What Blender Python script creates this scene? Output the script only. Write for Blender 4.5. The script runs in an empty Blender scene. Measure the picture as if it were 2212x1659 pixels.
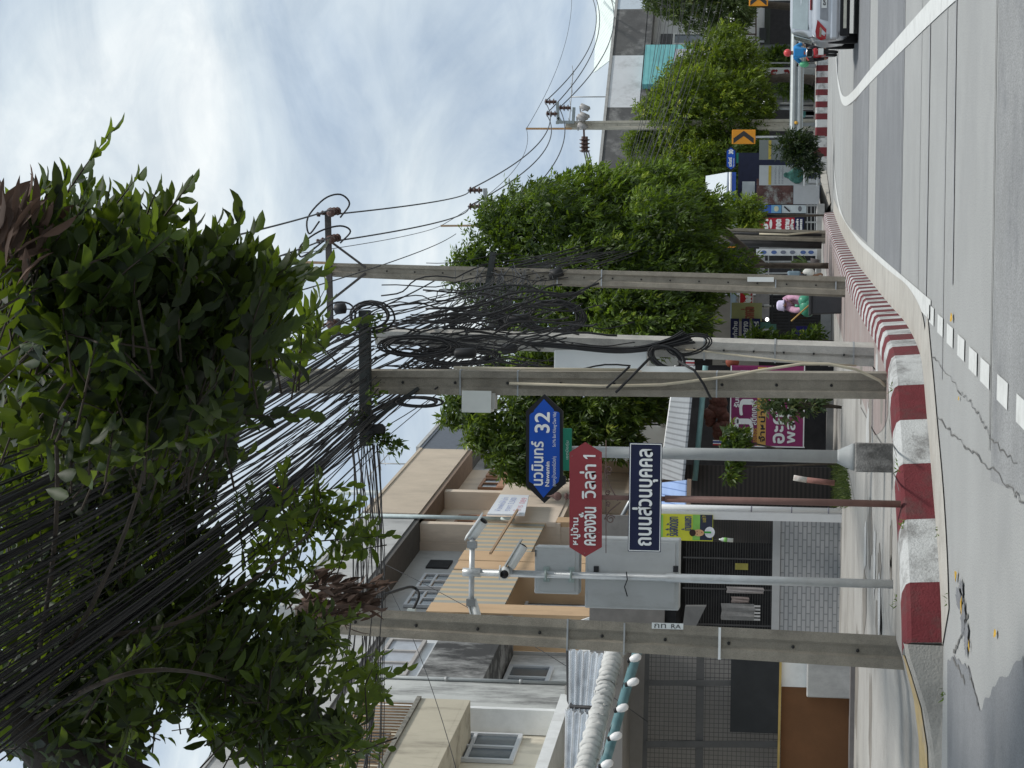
import bpy, bmesh, math, random
import numpy as np
from mathutils import Vector, Matrix
rnd = random.Random(7)
SC = bpy.context.scene
COL = SC.collection
R = math.radians

# ------------------------------------------------------------------ camera
# the photograph was taken upright and stored on its side: the camera is rolled by a quarter turn
FPX, EYE = 4400.0, 1.36              # focal length in picture units (2212 x 1659), eye height in metres
PITCH = math.atan2(599, FPX)
ROLL = 0.0155
_F = Vector((0, math.cos(PITCH), math.sin(PITCH)))
_R0 = Vector((1, 0, 0)); _U0 = Vector((0, -math.sin(PITCH), math.cos(PITCH)))
_R = _R0*math.cos(ROLL) + _U0*math.sin(ROLL)
_U = -_R0*math.sin(ROLL) + _U0*math.cos(ROLL)
CAMP = Vector((0, 0, EYE))
cd = bpy.data.cameras.new('camera'); cam = bpy.data.objects.new('camera', cd); COL.objects.link(cam)
cd.sensor_width = 36; cd.lens = FPX/2212*36; cd.clip_end = 3000; cd.clip_start = 0.1
_m = Matrix((-_U, _R, -_F)).transposed().to_4x4(); _m.translation = CAMP
cam.matrix_world = _m
SC.camera = cam

# ------------------------------------------------------------------ sky, sun, exposure
SUN_EL, SUN_AZ = R(64), R(100)        # azimuth from +Y (ahead) towards +X (right)
W = bpy.data.worlds.new('World'); SC.world = W; W.use_nodes = True
nt = W.node_tree; N = nt.nodes; L = nt.links; N.clear()
out = N.new('ShaderNodeOutputWorld'); bg = N.new('ShaderNodeBackground'); L.new(bg.outputs[0], out.inputs[0])
sky = N.new('ShaderNodeTexSky'); sky.sky_type = 'NISHITA'; sky.sun_disc = False
sky.sun_elevation = SUN_EL; sky.sun_rotation = SUN_AZ; sky.air_density = 1.0; sky.dust_density = 1.5
bg.inputs[1].default_value = 0.1
tc = N.new('ShaderNodeTexCoord')
def wnoise(scale, detail, rough, sc, off=(0, 0, 0), dist=0.0):
    mp = N.new('ShaderNodeMapping'); mp.inputs['Scale'].default_value = sc; mp.inputs['Location'].default_value = off
    L.new(tc.outputs['Generated'], mp.inputs[0])
    n = N.new('ShaderNodeTexNoise'); n.inputs['Scale'].default_value = scale; n.inputs['Detail'].default_value = detail
    n.inputs['Roughness'].default_value = rough; n.inputs['Distortion'].default_value = dist
    L.new(mp.outputs[0], n.inputs[0]); return n.outputs[0]
def wramp(src, pts):
    r = N.new('ShaderNodeValToRGB'); e = r.color_ramp.elements
    while len(e) < len(pts): e.new(0.5)
    for i, (p, c) in enumerate(pts): e[i].position = p; e[i].color = (*c, 1)
    L.new(src, r.inputs[0]); return r.outputs[0]
def wmix(f, a, b, mode='MIX'):
    m = N.new('ShaderNodeMix'); m.data_type = 'RGBA'; m.blend_type = mode
    if isinstance(f, float): m.inputs[0].default_value = f
    else: L.new(f, m.inputs[0])
    for s, i in ((a, 6), (b, 7)):
        if isinstance(s, tuple): m.inputs[i].default_value = (*s, 1)
        else: L.new(s, m.inputs[i])
    return m.outputs[2]
# cloud light and shade (radiance x 10, the background strength is 0.1)
c1 = wramp(wnoise(5.5, 8, 0.54, (1, 1, 2.0), (0.3, 0.1, 0.25), 0.7), [(0.30, (4.0, 5.1, 6.6)), (0.42, (5.5, 6.5, 7.6)), (0.56, (6.9, 7.8, 8.5)), (0.72, (9.2, 9.7, 9.9))])
c2 = wramp(wnoise(14.0, 8, 0.6, (1, 1, 1.8), (1.7, 0.4, 0.1), 0.8), [(0.35, (0.89, 0.91, 0.93)), (0.64, (1.09, 1.08, 1.06))])
cl = wmix(1.0, c1, c2, 'MULTIPLY')
c3 = wramp(wnoise(7.5, 10, 0.58, (1, 1, 1.7), (2.1, 0.7, 1.3), 0.25), [(0.44, (0.965, 0.97, 0.98)), (0.53, (1.03, 1.025, 1.02))])
cl = wmix(1.0, cl, c3, 'MULTIPLY')
hole = wramp(wnoise(3.6, 5, 0.55, (1, 1, 1.6), (0.9, 2.2, 0.55), 0.3), [(0.28, (0.35, 0.35, 0.35)), (0.42, (0.03, 0.03, 0.03))])
L.new(wmix(hole, cl, sky.outputs[0]), bg.inputs[0])

sd = bpy.data.lights.new('sun', 'SUN'); sd.energy = 3.2; sd.angle = R(7); sd.color = (1.0, 0.96, 0.9)
so = bpy.data.objects.new('sun', sd); COL.objects.link(so)
_sdir = Vector((math.sin(SUN_AZ)*math.cos(SUN_EL), math.cos(SUN_AZ)*math.cos(SUN_EL), math.sin(SUN_EL)))
so.rotation_euler = _sdir.to_track_quat('Z', 'Y').to_euler()
SC.view_settings.view_transform = 'Standard'; SC.view_settings.look = 'None'
SC.view_settings.exposure = 0.0; SC.view_settings.gamma = 1.0
SC.cycles.max_bounces = 8; SC.cycles.transparent_max_bounces = 12

# ------------------------------------------------------------------ from picture measurements to places
def ray(X, Y): return _F*FPX + _R*(829.5-Y) + _U*(1106-X)
def at(X, Y, d):
    r = ray(X, Y); return CAMP + r*(d/r.y)
def g(X, Y, z=0.0):
    r = ray(X, Y); return CAMP + r*((z-EYE)/r.z)
def on(X, Y, p, n):
    r = ray(X, Y); return CAMP + r*((p-CAMP).dot(n)/r.dot(n))
V = Vector

# ------------------------------------------------------------------ materials
_mats = {}
def M(name, col, rough=0.75, var=0.14, vs=5.0, dirt=None, da=0.5, ds=1.2, dz=1.0, bump=0.0, bs=60.0, metal=0.0, spec=0.3, emit=0.0, cover=0.0, fine=0.0):
    """plain paint / plaster / metal with noise variation, and stains of their own colour and shape"""
    if name in _mats: return _mats[name]
    m = bpy.data.materials.new(name); m.use_nodes = True; t = m.node_tree; n = t.nodes; l = t.links
    b = n['Principled BSDF']; b.inputs['Roughness'].default_value = rough; b.inputs['Metallic'].default_value = metal
    b.inputs['Specular IOR Level'].default_value = spec
    co = n.new('ShaderNodeTexCoord')
    no = n.new('ShaderNodeTexNoise'); no.inputs['Scale'].default_value = vs; no.inputs['Detail'].default_value = 6
    no.inputs['Roughness'].default_value = 0.65
    l.new(co.outputs['Object'], no.inputs[0])
    rp = n.new('ShaderNodeValToRGB'); e = rp.color_ramp.elements
    e[0].position = 0.3; e[1].position = 0.7
    e[0].color = (*[max(0, c*(1-var)) for c in col], 1); e[1].color = (*[min(1, c*(1+var)) for c in col], 1)
    l.new(no.outputs[0], rp.inputs[0]); c = rp.outputs[0]
    def mix(f, a, bcol, mode='MIX'):
        x = n.new('ShaderNodeMix'); x.data_type = 'RGBA'; x.blend_type = mode
        l.new(f, x.inputs[0]); l.new(a, x.inputs[6]); x.inputs[7].default_value = (*bcol, 1); return x.outputs[2]
    if fine:
        fn = n.new('ShaderNodeTexNoise'); fn.inputs['Scale'].default_value = 90; fn.inputs['Detail'].default_value = 3
        l.new(co.outputs['Object'], fn.inputs[0])
        fr = n.new('ShaderNodeValToRGB'); fr.color_ramp.elements[0].position = 0.45; fr.color_ramp.elements[1].position = 0.62
        l.new(fn.outputs[0], fr.inputs[0])
        mu = n.new('ShaderNodeMath'); mu.operation = 'MULTIPLY'; mu.inputs[1].default_value = fine; l.new(fr.outputs[0], mu.inputs[0])
        c = mix(mu.outputs[0], c, tuple(k*0.45 for k in col))
    if dirt:
        mp = n.new('ShaderNodeMapping'); mp.inputs['Scale'].default_value = (1, 1, dz); l.new(co.outputs['Object'], mp.inputs[0])
        dn = n.new('ShaderNodeTexNoise'); dn.inputs['Scale'].default_value = ds; dn.inputs['Detail'].default_value = 9
        dn.inputs['Roughness'].default_value = 0.72; l.new(mp.outputs[0], dn.inputs[0])
        dr = n.new('ShaderNodeValToRGB'); dr.color_ramp.elements[0].position = 0.5-cover; dr.color_ramp.elements[1].position = 0.68-cover
        l.new(dn.outputs[0], dr.inputs[0])
        mu = n.new('ShaderNodeMath'); mu.operation = 'MULTIPLY'; mu.inputs[1].default_value = da; l.new(dr.outputs[0], mu.inputs[0])
        c = mix(mu.outputs[0], c, dirt)
    l.new(c, b.inputs['Base Color'])
    if bump:
        bn = n.new('ShaderNodeTexNoise'); bn.inputs['Scale'].default_value = bs; bn.inputs['Detail'].default_value = 5
        l.new(co.outputs['Object'], bn.inputs[0])
        bu = n.new('ShaderNodeBump'); bu.inputs['Strength'].default_value = bump; bu.inputs['Distance'].default_value = 0.02
        l.new(bn.outputs[0], bu.inputs['Height']); l.new(bu.outputs[0], b.inputs['Normal'])
    if emit:
        b.inputs['Emission Color'].default_value = (*col, 1); b.inputs['Emission Strength'].default_value = emit
    _mats[name] = m; return m

def STRIPE(name, a, bcol, axis, freq, rough=0.6, duty=0.5, metal=0.0, bump=0.0, var=0.1):
    """two-colour bands along a world direction (awnings, ribbed sheet)"""
    if name in _mats: return _mats[name]
    m = bpy.data.materials.new(name); m.use_nodes = True; t = m.node_tree; n = t.nodes; l = t.links
    b = n['Principled BSDF']; b.inputs['Roughness'].default_value = rough; b.inputs['Metallic'].default_value = metal
    co = n.new('ShaderNodeTexCoord'); dp = n.new('ShaderNodeVectorMath'); dp.operation = 'DOT_PRODUCT'
    l.new(co.outputs['Object'], dp.inputs[0]); dp.inputs[1].default_value = tuple(axis)
    mu = n.new('ShaderNodeMath'); mu.operation = 'MULTIPLY'; mu.inputs[1].default_value = freq; l.new(dp.outputs['Value'], mu.inputs[0])
    fr = n.new('ShaderNodeMath'); fr.operation = 'FRACT'; l.new(mu.outputs[0], fr.inputs[0])
    gt = n.new('ShaderNodeMath'); gt.operation = 'GREATER_THAN'; gt.inputs[1].default_value = duty; l.new(fr.outputs[0], gt.inputs[0])
    x = n.new('ShaderNodeMix'); x.data_type = 'RGBA'; l.new(gt.outputs[0], x.inputs[0]); x.inputs[6].default_value = (*a, 1); x.inputs[7].default_value = (*bcol, 1)
    no = n.new('ShaderNodeTexNoise'); no.inputs['Scale'].default_value = 3; no.inputs['Detail'].default_value = 6; l.new(co.outputs['Object'], no.inputs[0])
    hs = n.new('ShaderNodeHueSaturation'); mr = n.new('ShaderNodeMapRange'); mr.inputs[3].default_value = 1-var*1.5; mr.inputs[4].default_value = 1+var*1.5
    l.new(no.outputs[0], mr.inputs[0]); l.new(mr.outputs[0], hs.inputs['Value']); l.new(x.outputs[2], hs.inputs['Color'])
    l.new(hs.outputs[0], b.inputs['Base Color'])
    _mats[name] = m; return m

def LEAF(name, dark, light, trans, gloss=0.35, tw=0.45, low=0.6):
    """leaf tint comes from a per-leaf value"""
    m = bpy.data.materials.new(name); m.use_nodes = True; t = m.node_tree; n = t.nodes; l = t.links
    b = n['Principled BSDF']; b.inputs['Roughness'].default_value = gloss; b.inputs['Specular IOR Level'].default_value = 0.35
    a = n.new('ShaderNodeAttribute'); a.attribute_name = 'tint'
    r = n.new('ShaderNodeValToRGB'); e = r.color_ramp.elements; e.new(0.93)
    e[0].color = (*dark, 1); e[1].color = (*light, 1); e[1].position = 0.9; e[2].position = 0.96; e[2].color = (light[0]*1.6, light[1]*1.25, light[2]*0.8, 1)
    l.new(a.outputs['Fac'], r.inputs[0]); l.new(r.outputs[0], b.inputs['Base Color'])
    tr = n.new('ShaderNodeBsdfTranslucent')
    r2 = n.new('ShaderNodeValToRGB'); r2.color_ramp.elements[0].color = (*[c*low for c in trans], 1); r2.color_ramp.elements[1].color = (*trans, 1)
    l.new(a.outputs['Fac'], r2.inputs[0]); l.new(r2.outputs[0], tr.inputs[0])
    ms = n.new('ShaderNodeMixShader'); ms.inputs[0].default_value = tw
    l.new(b.outputs[0], ms.inputs[1]); l.new(tr.outputs[0], ms.inputs[2]); l.new(ms.outputs[0], n['Material Output'].inputs[0])
    return m

# ------------------------------------------------------------------ mesh helper
class MB:
    """collects shapes in world coordinates; build() links them as ONE mesh object"""
    def __init__(s): s.v = []; s.f = []; s.mi = []; s.cur = 0; s.smooth = []; s.sm = False
    def mat(s, i): s.cur = i; return s
    def _add(s, vs, fs):
        o = len(s.v); s.v += [tuple(p) for p in vs]
        for f in fs: s.f.append(tuple(o+i for i in f)); s.mi.append(s.cur); s.smooth.append(s.sm)
        return s
    def face(s, *pts): return s._add(pts, [tuple(range(len(pts)))])
    def hexa(s, p):   # 8 corners: 0-3 bottom ring, 4-7 top ring
        return s._add(p, [(3, 2, 1, 0), (4, 5, 6, 7), (0, 1, 5, 4), (1, 2, 6, 5), (2, 3, 7, 6), (3, 0, 4, 7)])
    def obox(s, c, ax, ay, az):  # centre and three half-axes
        c, ax, ay, az = V(c), V(ax), V(ay), V(az)
        return s.hexa([c-ax-ay-az, c+ax-ay-az, c+ax+ay-az, c-ax+ay-az, c-ax-ay+az, c+ax-ay+az, c+ax+ay+az, c-ax+ay+az])
    def box(s, lo, hi):
        (a, b, c), (d, e, f) = lo, hi
        return s.hexa([V((a, b, c)), V((d, b, c)), V((d, e, c)), V((a, e, c)), V((a, b, f)), V((d, b, f)), V((d, e, f)), V((a, e, f))])
    def bar(s, p, q, w, h, up=V((0, 0, 1))):
        p, q, up = V(p), V(q), V(up); d = (q-p); a = d.normalized()
        x = a.cross(up)
        if x.length < 1e-4: x = a.cross(V((0, 1, 0)))
        x.normalize(); y = x.cross(a).normalized()
        return s.obox((p+q)/2, x*w/2, d/2, y*h/2)
    def slab(s, pts, off):  # polygon swept by a vector
        pts = [V(p) for p in pts]; off = V(off); n = len(pts)
        return s._add(pts+[p+off for p in pts], [tuple(range(n))[::-1], tuple(range(n, 2*n))]+[(i, (i+1) % n, n+(i+1) % n, n+i) for i in range(n)])
    def tube(s, pts, r, n=8, cap=True):
        pts = [V(p) for p in pts]; k = len(pts)
        rs = r if isinstance(r, (list, tuple)) else [r]*k
        vs = []; prev = None
        for i, p in enumerate(pts):
            t = (pts[min(i+1, k-1)]-pts[max(i-1, 0)])
            t = t.normalized() if t.length > 1e-9 else V((0, 0, 1))
            if prev is None:
                a = t.cross(V((0, 0, 1)));
                if a.length < 1e-3: a = t.cross(V((1, 0, 0)))
            else: a = prev - t*prev.dot(t)
            a.normalize(); prev = a; b = t.cross(a)
            vs += [p+(a*math.cos(2*math.pi*j/n)+b*math.sin(2*math.pi*j/n))*rs[i] for j in range(n)]
        fs = [(i*n+j, i*n+(j+1) % n, (i+1)*n+(j+1) % n, (i+1)*n+j) for i in range(k-1) for j in range(n)]
        if cap: fs += [tuple(range(n))[::-1], tuple((k-1)*n+j for j in range(n))]
        old = s.sm; s.sm = True; s._add(vs, fs); s.sm = old; return s
    def ball(s, c, r, sx=1, sy=1, sz=1, n=10, m=7):
        c = V(c); vs = [c+V((0, 0, r*sz))]
        for i in range(1, m):
            a = math.pi*i/m
            vs += [c+V((r*sx*math.sin(a)*math.cos(2*math.pi*j/n), r*sy*math.sin(a)*math.sin(2*math.pi*j/n), r*sz*math.cos(a))) for j in range(n)]
        vs.append(c-V((0, 0, r*sz))); last = len(vs)-1
        fs = [(0, 1+j, 1+(j+1) % n) for j in range(n)]
        fs += [(1+i*n+j, 1+(i+1)*n+j, 1+(i+1)*n+(j+1) % n, 1+i*n+(j+1) % n) for i in range(m-2) for j in range(n)]
        fs += [(1+(m-2)*n+j, last, 1+(m-2)*n+(j+1) % n) for j in range(n)]
        old = s.sm; s.sm = True; s._add(vs, fs); s.sm = old; return s
    def lathe(s, base, prof, n=14):  # (r, z) rings
        b = V(base); vs = []
        for r, z in prof: vs += [b+V((r*math.cos(2*math.pi*j/n), r*math.sin(2*math.pi*j/n), z)) for j in range(n)]
        fs = [(i*n+j, i*n+(j+1) % n, (i+1)*n+(j+1) % n, (i+1)*n+j) for i in range(len(prof)-1) for j in range(n)]
        fs += [tuple(range(n))[::-1], tuple((len(prof)-1)*n+j for j in range(n))]
        old = s.sm; s.sm = True; s._add(vs, fs); s.sm = old; return s
    def build(s, name, mats, parent=None, loc=None, bevel=0.0):
        me = bpy.data.meshes.new(name)
        o = bpy.data.objects.new(name, me); COL.objects.link(o)
        base = V((0, 0, 0))
        if parent is not None:
            p = parent
            while p is not None: base += p.location; p = p.parent
        elif loc is not None: base = V(loc); o.location = base
        me.from_pydata([(x-base[0], y-base[1], z-base[2]) for x, y, z in s.v], [], s.f)
        for m in (mats if isinstance(mats, (list, tuple)) else [mats]): me.materials.append(m)
        me.polygons.foreach_set('material_index', s.mi); me.polygons.foreach_set('use_smooth', s.smooth)
        bm = bmesh.new(); bm.from_mesh(me); bmesh.ops.recalc_face_normals(bm, faces=bm.faces); bm.to_mesh(me); bm.free()
        me.update()
        if bevel:
            md = o.modifiers.new('bevel', 'BEVEL'); md.width = bevel; md.segments = 2; md.limit_method = 'ANGLE'
        if parent is not None: o.parent = parent
        return o
def tag(o, label=None, cat=None, group=None, kind=None):
    if label: o['label'] = label
    if cat: o['category'] = cat
    if group: o['group'] = group
    if kind: o['kind'] = kind
    return o
def thing(name, label, cat, loc, group=None):
    o = bpy.data.objects.new(name, None); COL.objects.link(o); o.location = V(loc); o.empty_display_size = 0.2
    return tag(o, label, cat, group)
def copy_tree(o, parent=None):
    c = o.copy(); COL.objects.link(c)
    if parent is not None: c.parent = parent
    for ch in list(o.children): copy_tree(ch, c)
    return c
def struct(mb, name, m, **k): return tag(mb.build(name, m, **k), kind='structure')

def text(name, body, c, right, up, w, h, m, parent, bold=0.0, gap=0.004):
    """flat lettering cut to fit a w x h box centred on c; lies gap in front of its board"""
    right, up = V(right).normalized(), V(up).normalized(); nrm = right.cross(up)
    cu = bpy.data.curves.new('lettering', 'FONT'); cu.body = body; cu.align_x = 'CENTER'; cu.space_line = 0.95
    to = bpy.data.objects.new('lettering', cu); COL.objects.link(to); bpy.context.view_layer.update()
    me = bpy.data.meshes.new_from_object(to.evaluated_get(bpy.context.evaluated_depsgraph_get()))
    bpy.data.objects.remove(to); bpy.data.curves.remove(cu)
    co = np.array([v.co[:] for v in me.vertices]); fs = [tuple(p.vertices) for p in me.polygons]
    bpy.data.meshes.remove(me)
    lo, hi = co[:, :2].min(0), co[:, :2].max(0); size = np.maximum(hi-lo, 1e-6)
    b = MB(); nr = 1 if not bold else 5
    for k, (dx, dy) in enumerate([(0, 0), (bold, 0), (-bold, 0), (0, bold), (0, -bold)][:nr]):
        vs = []
        for p in co:
            q = ((p[:2]-lo)/size-0.5)*(w-2*bold, h-2*bold)
            vs.append(V(c)+right*float(q[0]+dx)+up*float(q[1]+dy)+nrm*(gap+0.0007*k))
        b._add(vs, fs)
    o = b.build(name, m, parent)
    return o
def px(X0, X1, Y0, Y1, d):
    """centre, width and height at distance d of a box measured in the picture (X grows down the upright view, Y grows to its left)"""
    c = at((X0+X1)/2, (Y0+Y1)/2, d); a = at(X1, (Y0+Y1)/2, d); b = at(X0, (Y0+Y1)/2, d)
    l = at((X0+X1)/2, Y1, d); r = at((X0+X1)/2, Y0, d)
    return c, (r-l).length, abs(b.z-a.z)
def board(mb, X0, X1, Y0, Y1, d, t=0.03):
    c, w, h = px(X0, X1, Y0, Y1, d)
    mb.box((c.x-w/2, d, c.z-h/2), (c.x+w/2, d+t, c.z+h/2)); return c, w, h
def ptext(name, body, X0, X1, Y0, Y1, d, m, parent, bold=0.0, gap=0.004):
    c, w, h = px(X0, X1, Y0, Y1, d)
    return text(name, body, c, (1, 0, 0), (0, 0, 1), w, h, m, parent, bold, gap)
def quadpx(X0, X1, Y0, Y1, d): return [at(X1, Y1, d), at(X1, Y0, d), at(X0, Y0, d), at(X0, Y1, d)]

# shared colours
BLACK = M('black cable', (0.018, 0.018, 0.019), 0.6, 0.4, 3)
CONC = M('pole concrete', (0.275, 0.25, 0.205), 0.9, 0.22, 4, (0.10, 0.09, 0.08), 0.55, 1.6, 0.35, 0.5, 90, fine=0.25)
CONCL = M('pale pole concrete', (0.47, 0.45, 0.41), 0.9, 0.18, 4, (0.16, 0.15, 0.14), 0.5, 1.8, 0.4, 0.5, 90, fine=0.2)
GALV = M('galvanised steel', (0.36, 0.375, 0.385), 0.4, 0.15, 8, metal=0.6)
STEEL = M('dull grey steel', (0.33, 0.34, 0.34), 0.5, 0.15, 8, metal=0.3)
RUST = M('rusty steel', (0.36, 0.25, 0.16), 0.8, 0.25, 12)
BROWNI = M('brown porcelain', (0.10, 0.06, 0.05), 0.3, 0.2)
WHITE = M('white paint', (0.74, 0.75, 0.74), 0.5, 0.07, 4, (0.4, 0.39, 0.36), 0.35, 2.2, 0.5)
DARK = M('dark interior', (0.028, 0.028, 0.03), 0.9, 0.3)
GLASS = M('window glass', (0.10, 0.12, 0.135), 0.12, 0.2, 2, spec=0.6)
INKW = M('white lettering', (0.82, 0.83, 0.82), 0.5, 0.03)
INKB = M('black lettering', (0.025, 0.025, 0.03), 0.5, 0.1)

# ================================================================== GROUND
ROADM = M('road concrete', (0.335, 0.34, 0.333), 0.82, 0.09, 0.6, (0.24, 0.245, 0.245), 0.55, 0.35, 1, 0.35, 120, fine=0.55)
PATCH = M('bluish asphalt and shade', (0.19, 0.197, 0.206), 0.85, 0.1, 0.8, (0.28, 0.285, 0.29), 0.4, 0.5, 1, 0.35, 120, fine=0.5)
COARSE = M('coarse near asphalt', (0.275, 0.28, 0.28), 0.9, 0.14, 1.2, (0.14, 0.145, 0.155), 0.75, 0.9, 1, 0.6, 60, fine=0.6)
LINEW = M('road paint', (0.56, 0.57, 0.555), 0.7, 0.08, 6, (0.36, 0.36, 0.35), 0.6, 2.5, 1, fine=0.15)
GUTTER = M('gutter concrete', (0.40, 0.385, 0.35), 0.85, 0.12, 1.5, (0.24, 0.225, 0.2), 0.5, 1.1, 1, 0.4, 80, fine=0.2)
PAVE = M('pavement concrete', (0.33, 0.32, 0.30), 0.85, 0.14, 0.8, (0.17, 0.16, 0.145), 0.75, 0.5, 1, 0.35, 70, fine=0.25)
CRACK = M('crack filler', (0.12, 0.118, 0.112), 0.9, 0.3)

b = MB(); b.face((-1500, -60, 0), (1500, -60, 0), (1500, 1500, 0), (-1500, 1500, 0)); struct(b, 'road', ROADM)

def strip(mb, pts, z):  # list of (left point, right point) pairs
    for (a, c), (e, f) in zip(pts, pts[1:]): mb.face((a[0], a[1], z), (c[0], c[1], z), (f[0], f[1], z), (e[0], e[1], z))
def wob(x, s): return 0.22*math.sin(x*0.9+s)+0.1*math.sin(x*2.3+s*2)
def kx(y): return 0.37+0.106*(y-20.7)          # the near kerb line where it runs along the road
b = MB()
for y0, y1, s in ((25.8, 34.2, 0.4), (37.6, 47.5, 2.2)):
    xs = [kx(y0)+(0.42 if y0 < 30 else .5)+i*1.5 for i in range(34)]; sh = .106*(y1-y0)
    for i, (u, v) in enumerate(zip(xs, xs[1:])):
        b.face((u, y0+0.25*wob(u, s), .004), (v, y0+0.25*wob(v, s), .004), (v+sh, y1+0.3*wob(v, s+1), .004), (u+sh, y1+0.3*wob(u, s+1), .004))
struct(b, 'asphalt_and_shade_bands', PATCH)  # dark asphalt bands; shade is painted in at the left end
b = MB()
xs = [-0.6+i*1.0 for i in range(40)]
for u, v in zip(xs, xs[1:]): b.face((u, 6, .004), (v, 6, .004), (v, 14.05+0.2*wob(v, 3), .004), (u, 14.05+0.2*wob(u, 3), .004))
struct(b, 'near_asphalt', COARSE)
# seams and tyre marks running across the road
b = MB()
for y, w, x0, s in ((14.08, 0.035, -0.4, 1), (17.55, 0.10, 0.9, 4), (20.9, 0.14, 0.9, 2), (18.6, 0.06, 0.1, 6), (22.3, 0.05, 0.4, 7), (26.1, 0.05, 0.9, 8)):
    xs = [x0+i*0.7 for i in range(40)]
    for u, v in zip(xs, xs[1:]):
        k = 0.25 if y < 15 else 0.06
        b.mat(1 if y < 15 else 0).face((u, y+k*wob(u, s), .008), (v, y+k*wob(v, s), .008), (v, y+k*wob(v, s)+w, .008), (u, y+k*wob(u, s)+w, .008))
struct(b, 'road_seams', [M('tar seam', (0.25, 0.255, 0.26), 0.8, 0.2, 3), CRACK])
# jagged crack beside the lane line
b = MB()
cp = [(2044, 0), (1990, 50), (1940, 103), (1893, 160), (1868, 190), (1850, 215), (1832, 226)]
def crack(mb, pts, w, z=.006, n=7, amp=0.025):
    q = [g(*p) for p in pts]; path = []
    for a, c in zip(q, q[1:]):
        for i in range(n):
            t = i/n; p = a.lerp(c, t); path.append(V((p.x+rnd.uniform(-amp, amp), p.y+rnd.uniform(-amp, amp)*2, 0)))
    path.append(q[-1])
    for i, (a, c) in enumerate(zip(path, path[1:])):
        d = (c-a); nn = V((-d.y, d.x, 0)).normalized()*w*0.5*rnd.uniform(0.3, 1.3)
        mb.face((a.x-nn.x, a.y-nn.y, z), (c.x-nn.x, c.y-nn.y, z), (c.x+nn.x, c.y+nn.y, z), (a.x+nn.x, a.y+nn.y, z))
crack(b, cp, 0.035)
crack(b, [(1995, 858), (2031, 905), (2062, 940), (2100, 975), (2140, 1010), (2190, 1060), (2212, 1085)], 0.016, .008)
crack(b, [(1986, 735), (2012, 765), (2040, 800), (2075, 845), (2095, 865), (2122, 905), (2150, 955), (2200, 1000)], 0.012, .008)
crack(b, [(2085, 1470), (2060, 1420), (2075, 1375), (2093, 1330)], 0.03, .008)
crack(b, [(2093, 1440), (2105, 1490), (2118, 1535)], 0.02, .008)
struct(b, 'road_cracks', CRACK)
# lane lines
def linepath(mb, pts, w, z=.010):
    q = [V((p[0], p[1], z)) for p in pts]
    nn = []
    for i in range(len(q)):
        d = q[min(i+1, len(q)-1)]-q[max(i-1, 0)]; nn.append(V((-d.y, d.x, 0)).normalized()*w/2)
    for i in range(len(q)-1): mb.face(q[i]-nn[i], q[i+1]-nn[i+1], q[i+1]+nn[i+1], q[i]+nn[i])
def smooth(pts, n=6):
    q = [V(p) for p in pts]; q = [q[0]*2-q[1]]+q+[q[-1]*2-q[-2]]; out = []
    for i in range(1, len(q)-2):
        p0, p1, p2, p3 = q[i-1], q[i], q[i+1], q[i+2]
        for k in range(n):
            t = k/n; out.append(0.5*((2*p1)+(p2-p0)*t+(2*p0-5*p1+4*p2-p3)*t*t+(3*p1-p0-3*p2+p3)*t**3))
    out.append(q[-2]); return out
b = MB()
linepath(b, smooth([(3.3, 16.5, 0), (3.68, 19.7, 0), (4.54, 27.3, 0), (5.66, 37.4, 0), (6.75, 47.5, 0), (7.75, 55.5, 0), (8.8, 61.0, 0), (10.6, 67.0, 0), (13.5, 71.5, 0), (18, 75, 0), (26, 78, 0)]), 0.24)
linepath(b, smooth([(0.78, 20.2, 0), (2.06, 32.9, 0), (3.1, 43, 0), (4.3, 53.5, 0), (5.6, 61.5, 0), (7.3, 68, 0), (9.6, 73, 0), (13.5, 77.2, 0), (20, 80.5, 0), (30, 83, 0)]), 0.20)
linepath(b, [(3.0+.11*0, 49, 0), (3.45, 53, 0)], 0.10)
for X, Y in ((2014, 681), (2033, 703), (2054, 725), (2078, 751), (2104, 780), (2130, 806), (2168, 846), (2212, 893)):
    p = g(X, Y); linepath(b, [(p.x-.032, p.y-.33, 0), (p.x+.032, p.y+.33, 0)], 0.17)
struct(b, 'lane_markings', LINEW)
# gutter along the near kerb
kb = [(2038, 1395), (2035, 1300), (2028, 1180), (2018, 1060), (2010, 960), (2003, 880), (1996, 800), (1989, 762), (1975, 727), (1955, 693), (1930, 665), (1905, 636), (1880, 604), (1858, 576), (1841, 547), (1825, 517), (1813, 490), (1801, 458)]
kp = smooth([g(*p) for p in kb], 4)
nor = []
for i in range(len(kp)):
    d = kp[min(i+1, len(kp)-1)]-kp[max(i-1, 0)]; nor.append(V((-d.y, d.x, 0)).normalized())   # towards the pavement
b = MB()
gw = [0.75 if i < 24 else 0.45 for i in range(len(kp))]
for i in range(len(kp)-1):
    a, c = kp[i], kp[i+1]
    b.face((a-nor[i]*gw[i]).xy[:]+(.012,), (c-nor[i+1]*gw[i+1]).xy[:]+(.012,), c.xy[:]+(.012,), a.xy[:]+(.012,))
struct(b, 'gutter', GUTTER)
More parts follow.
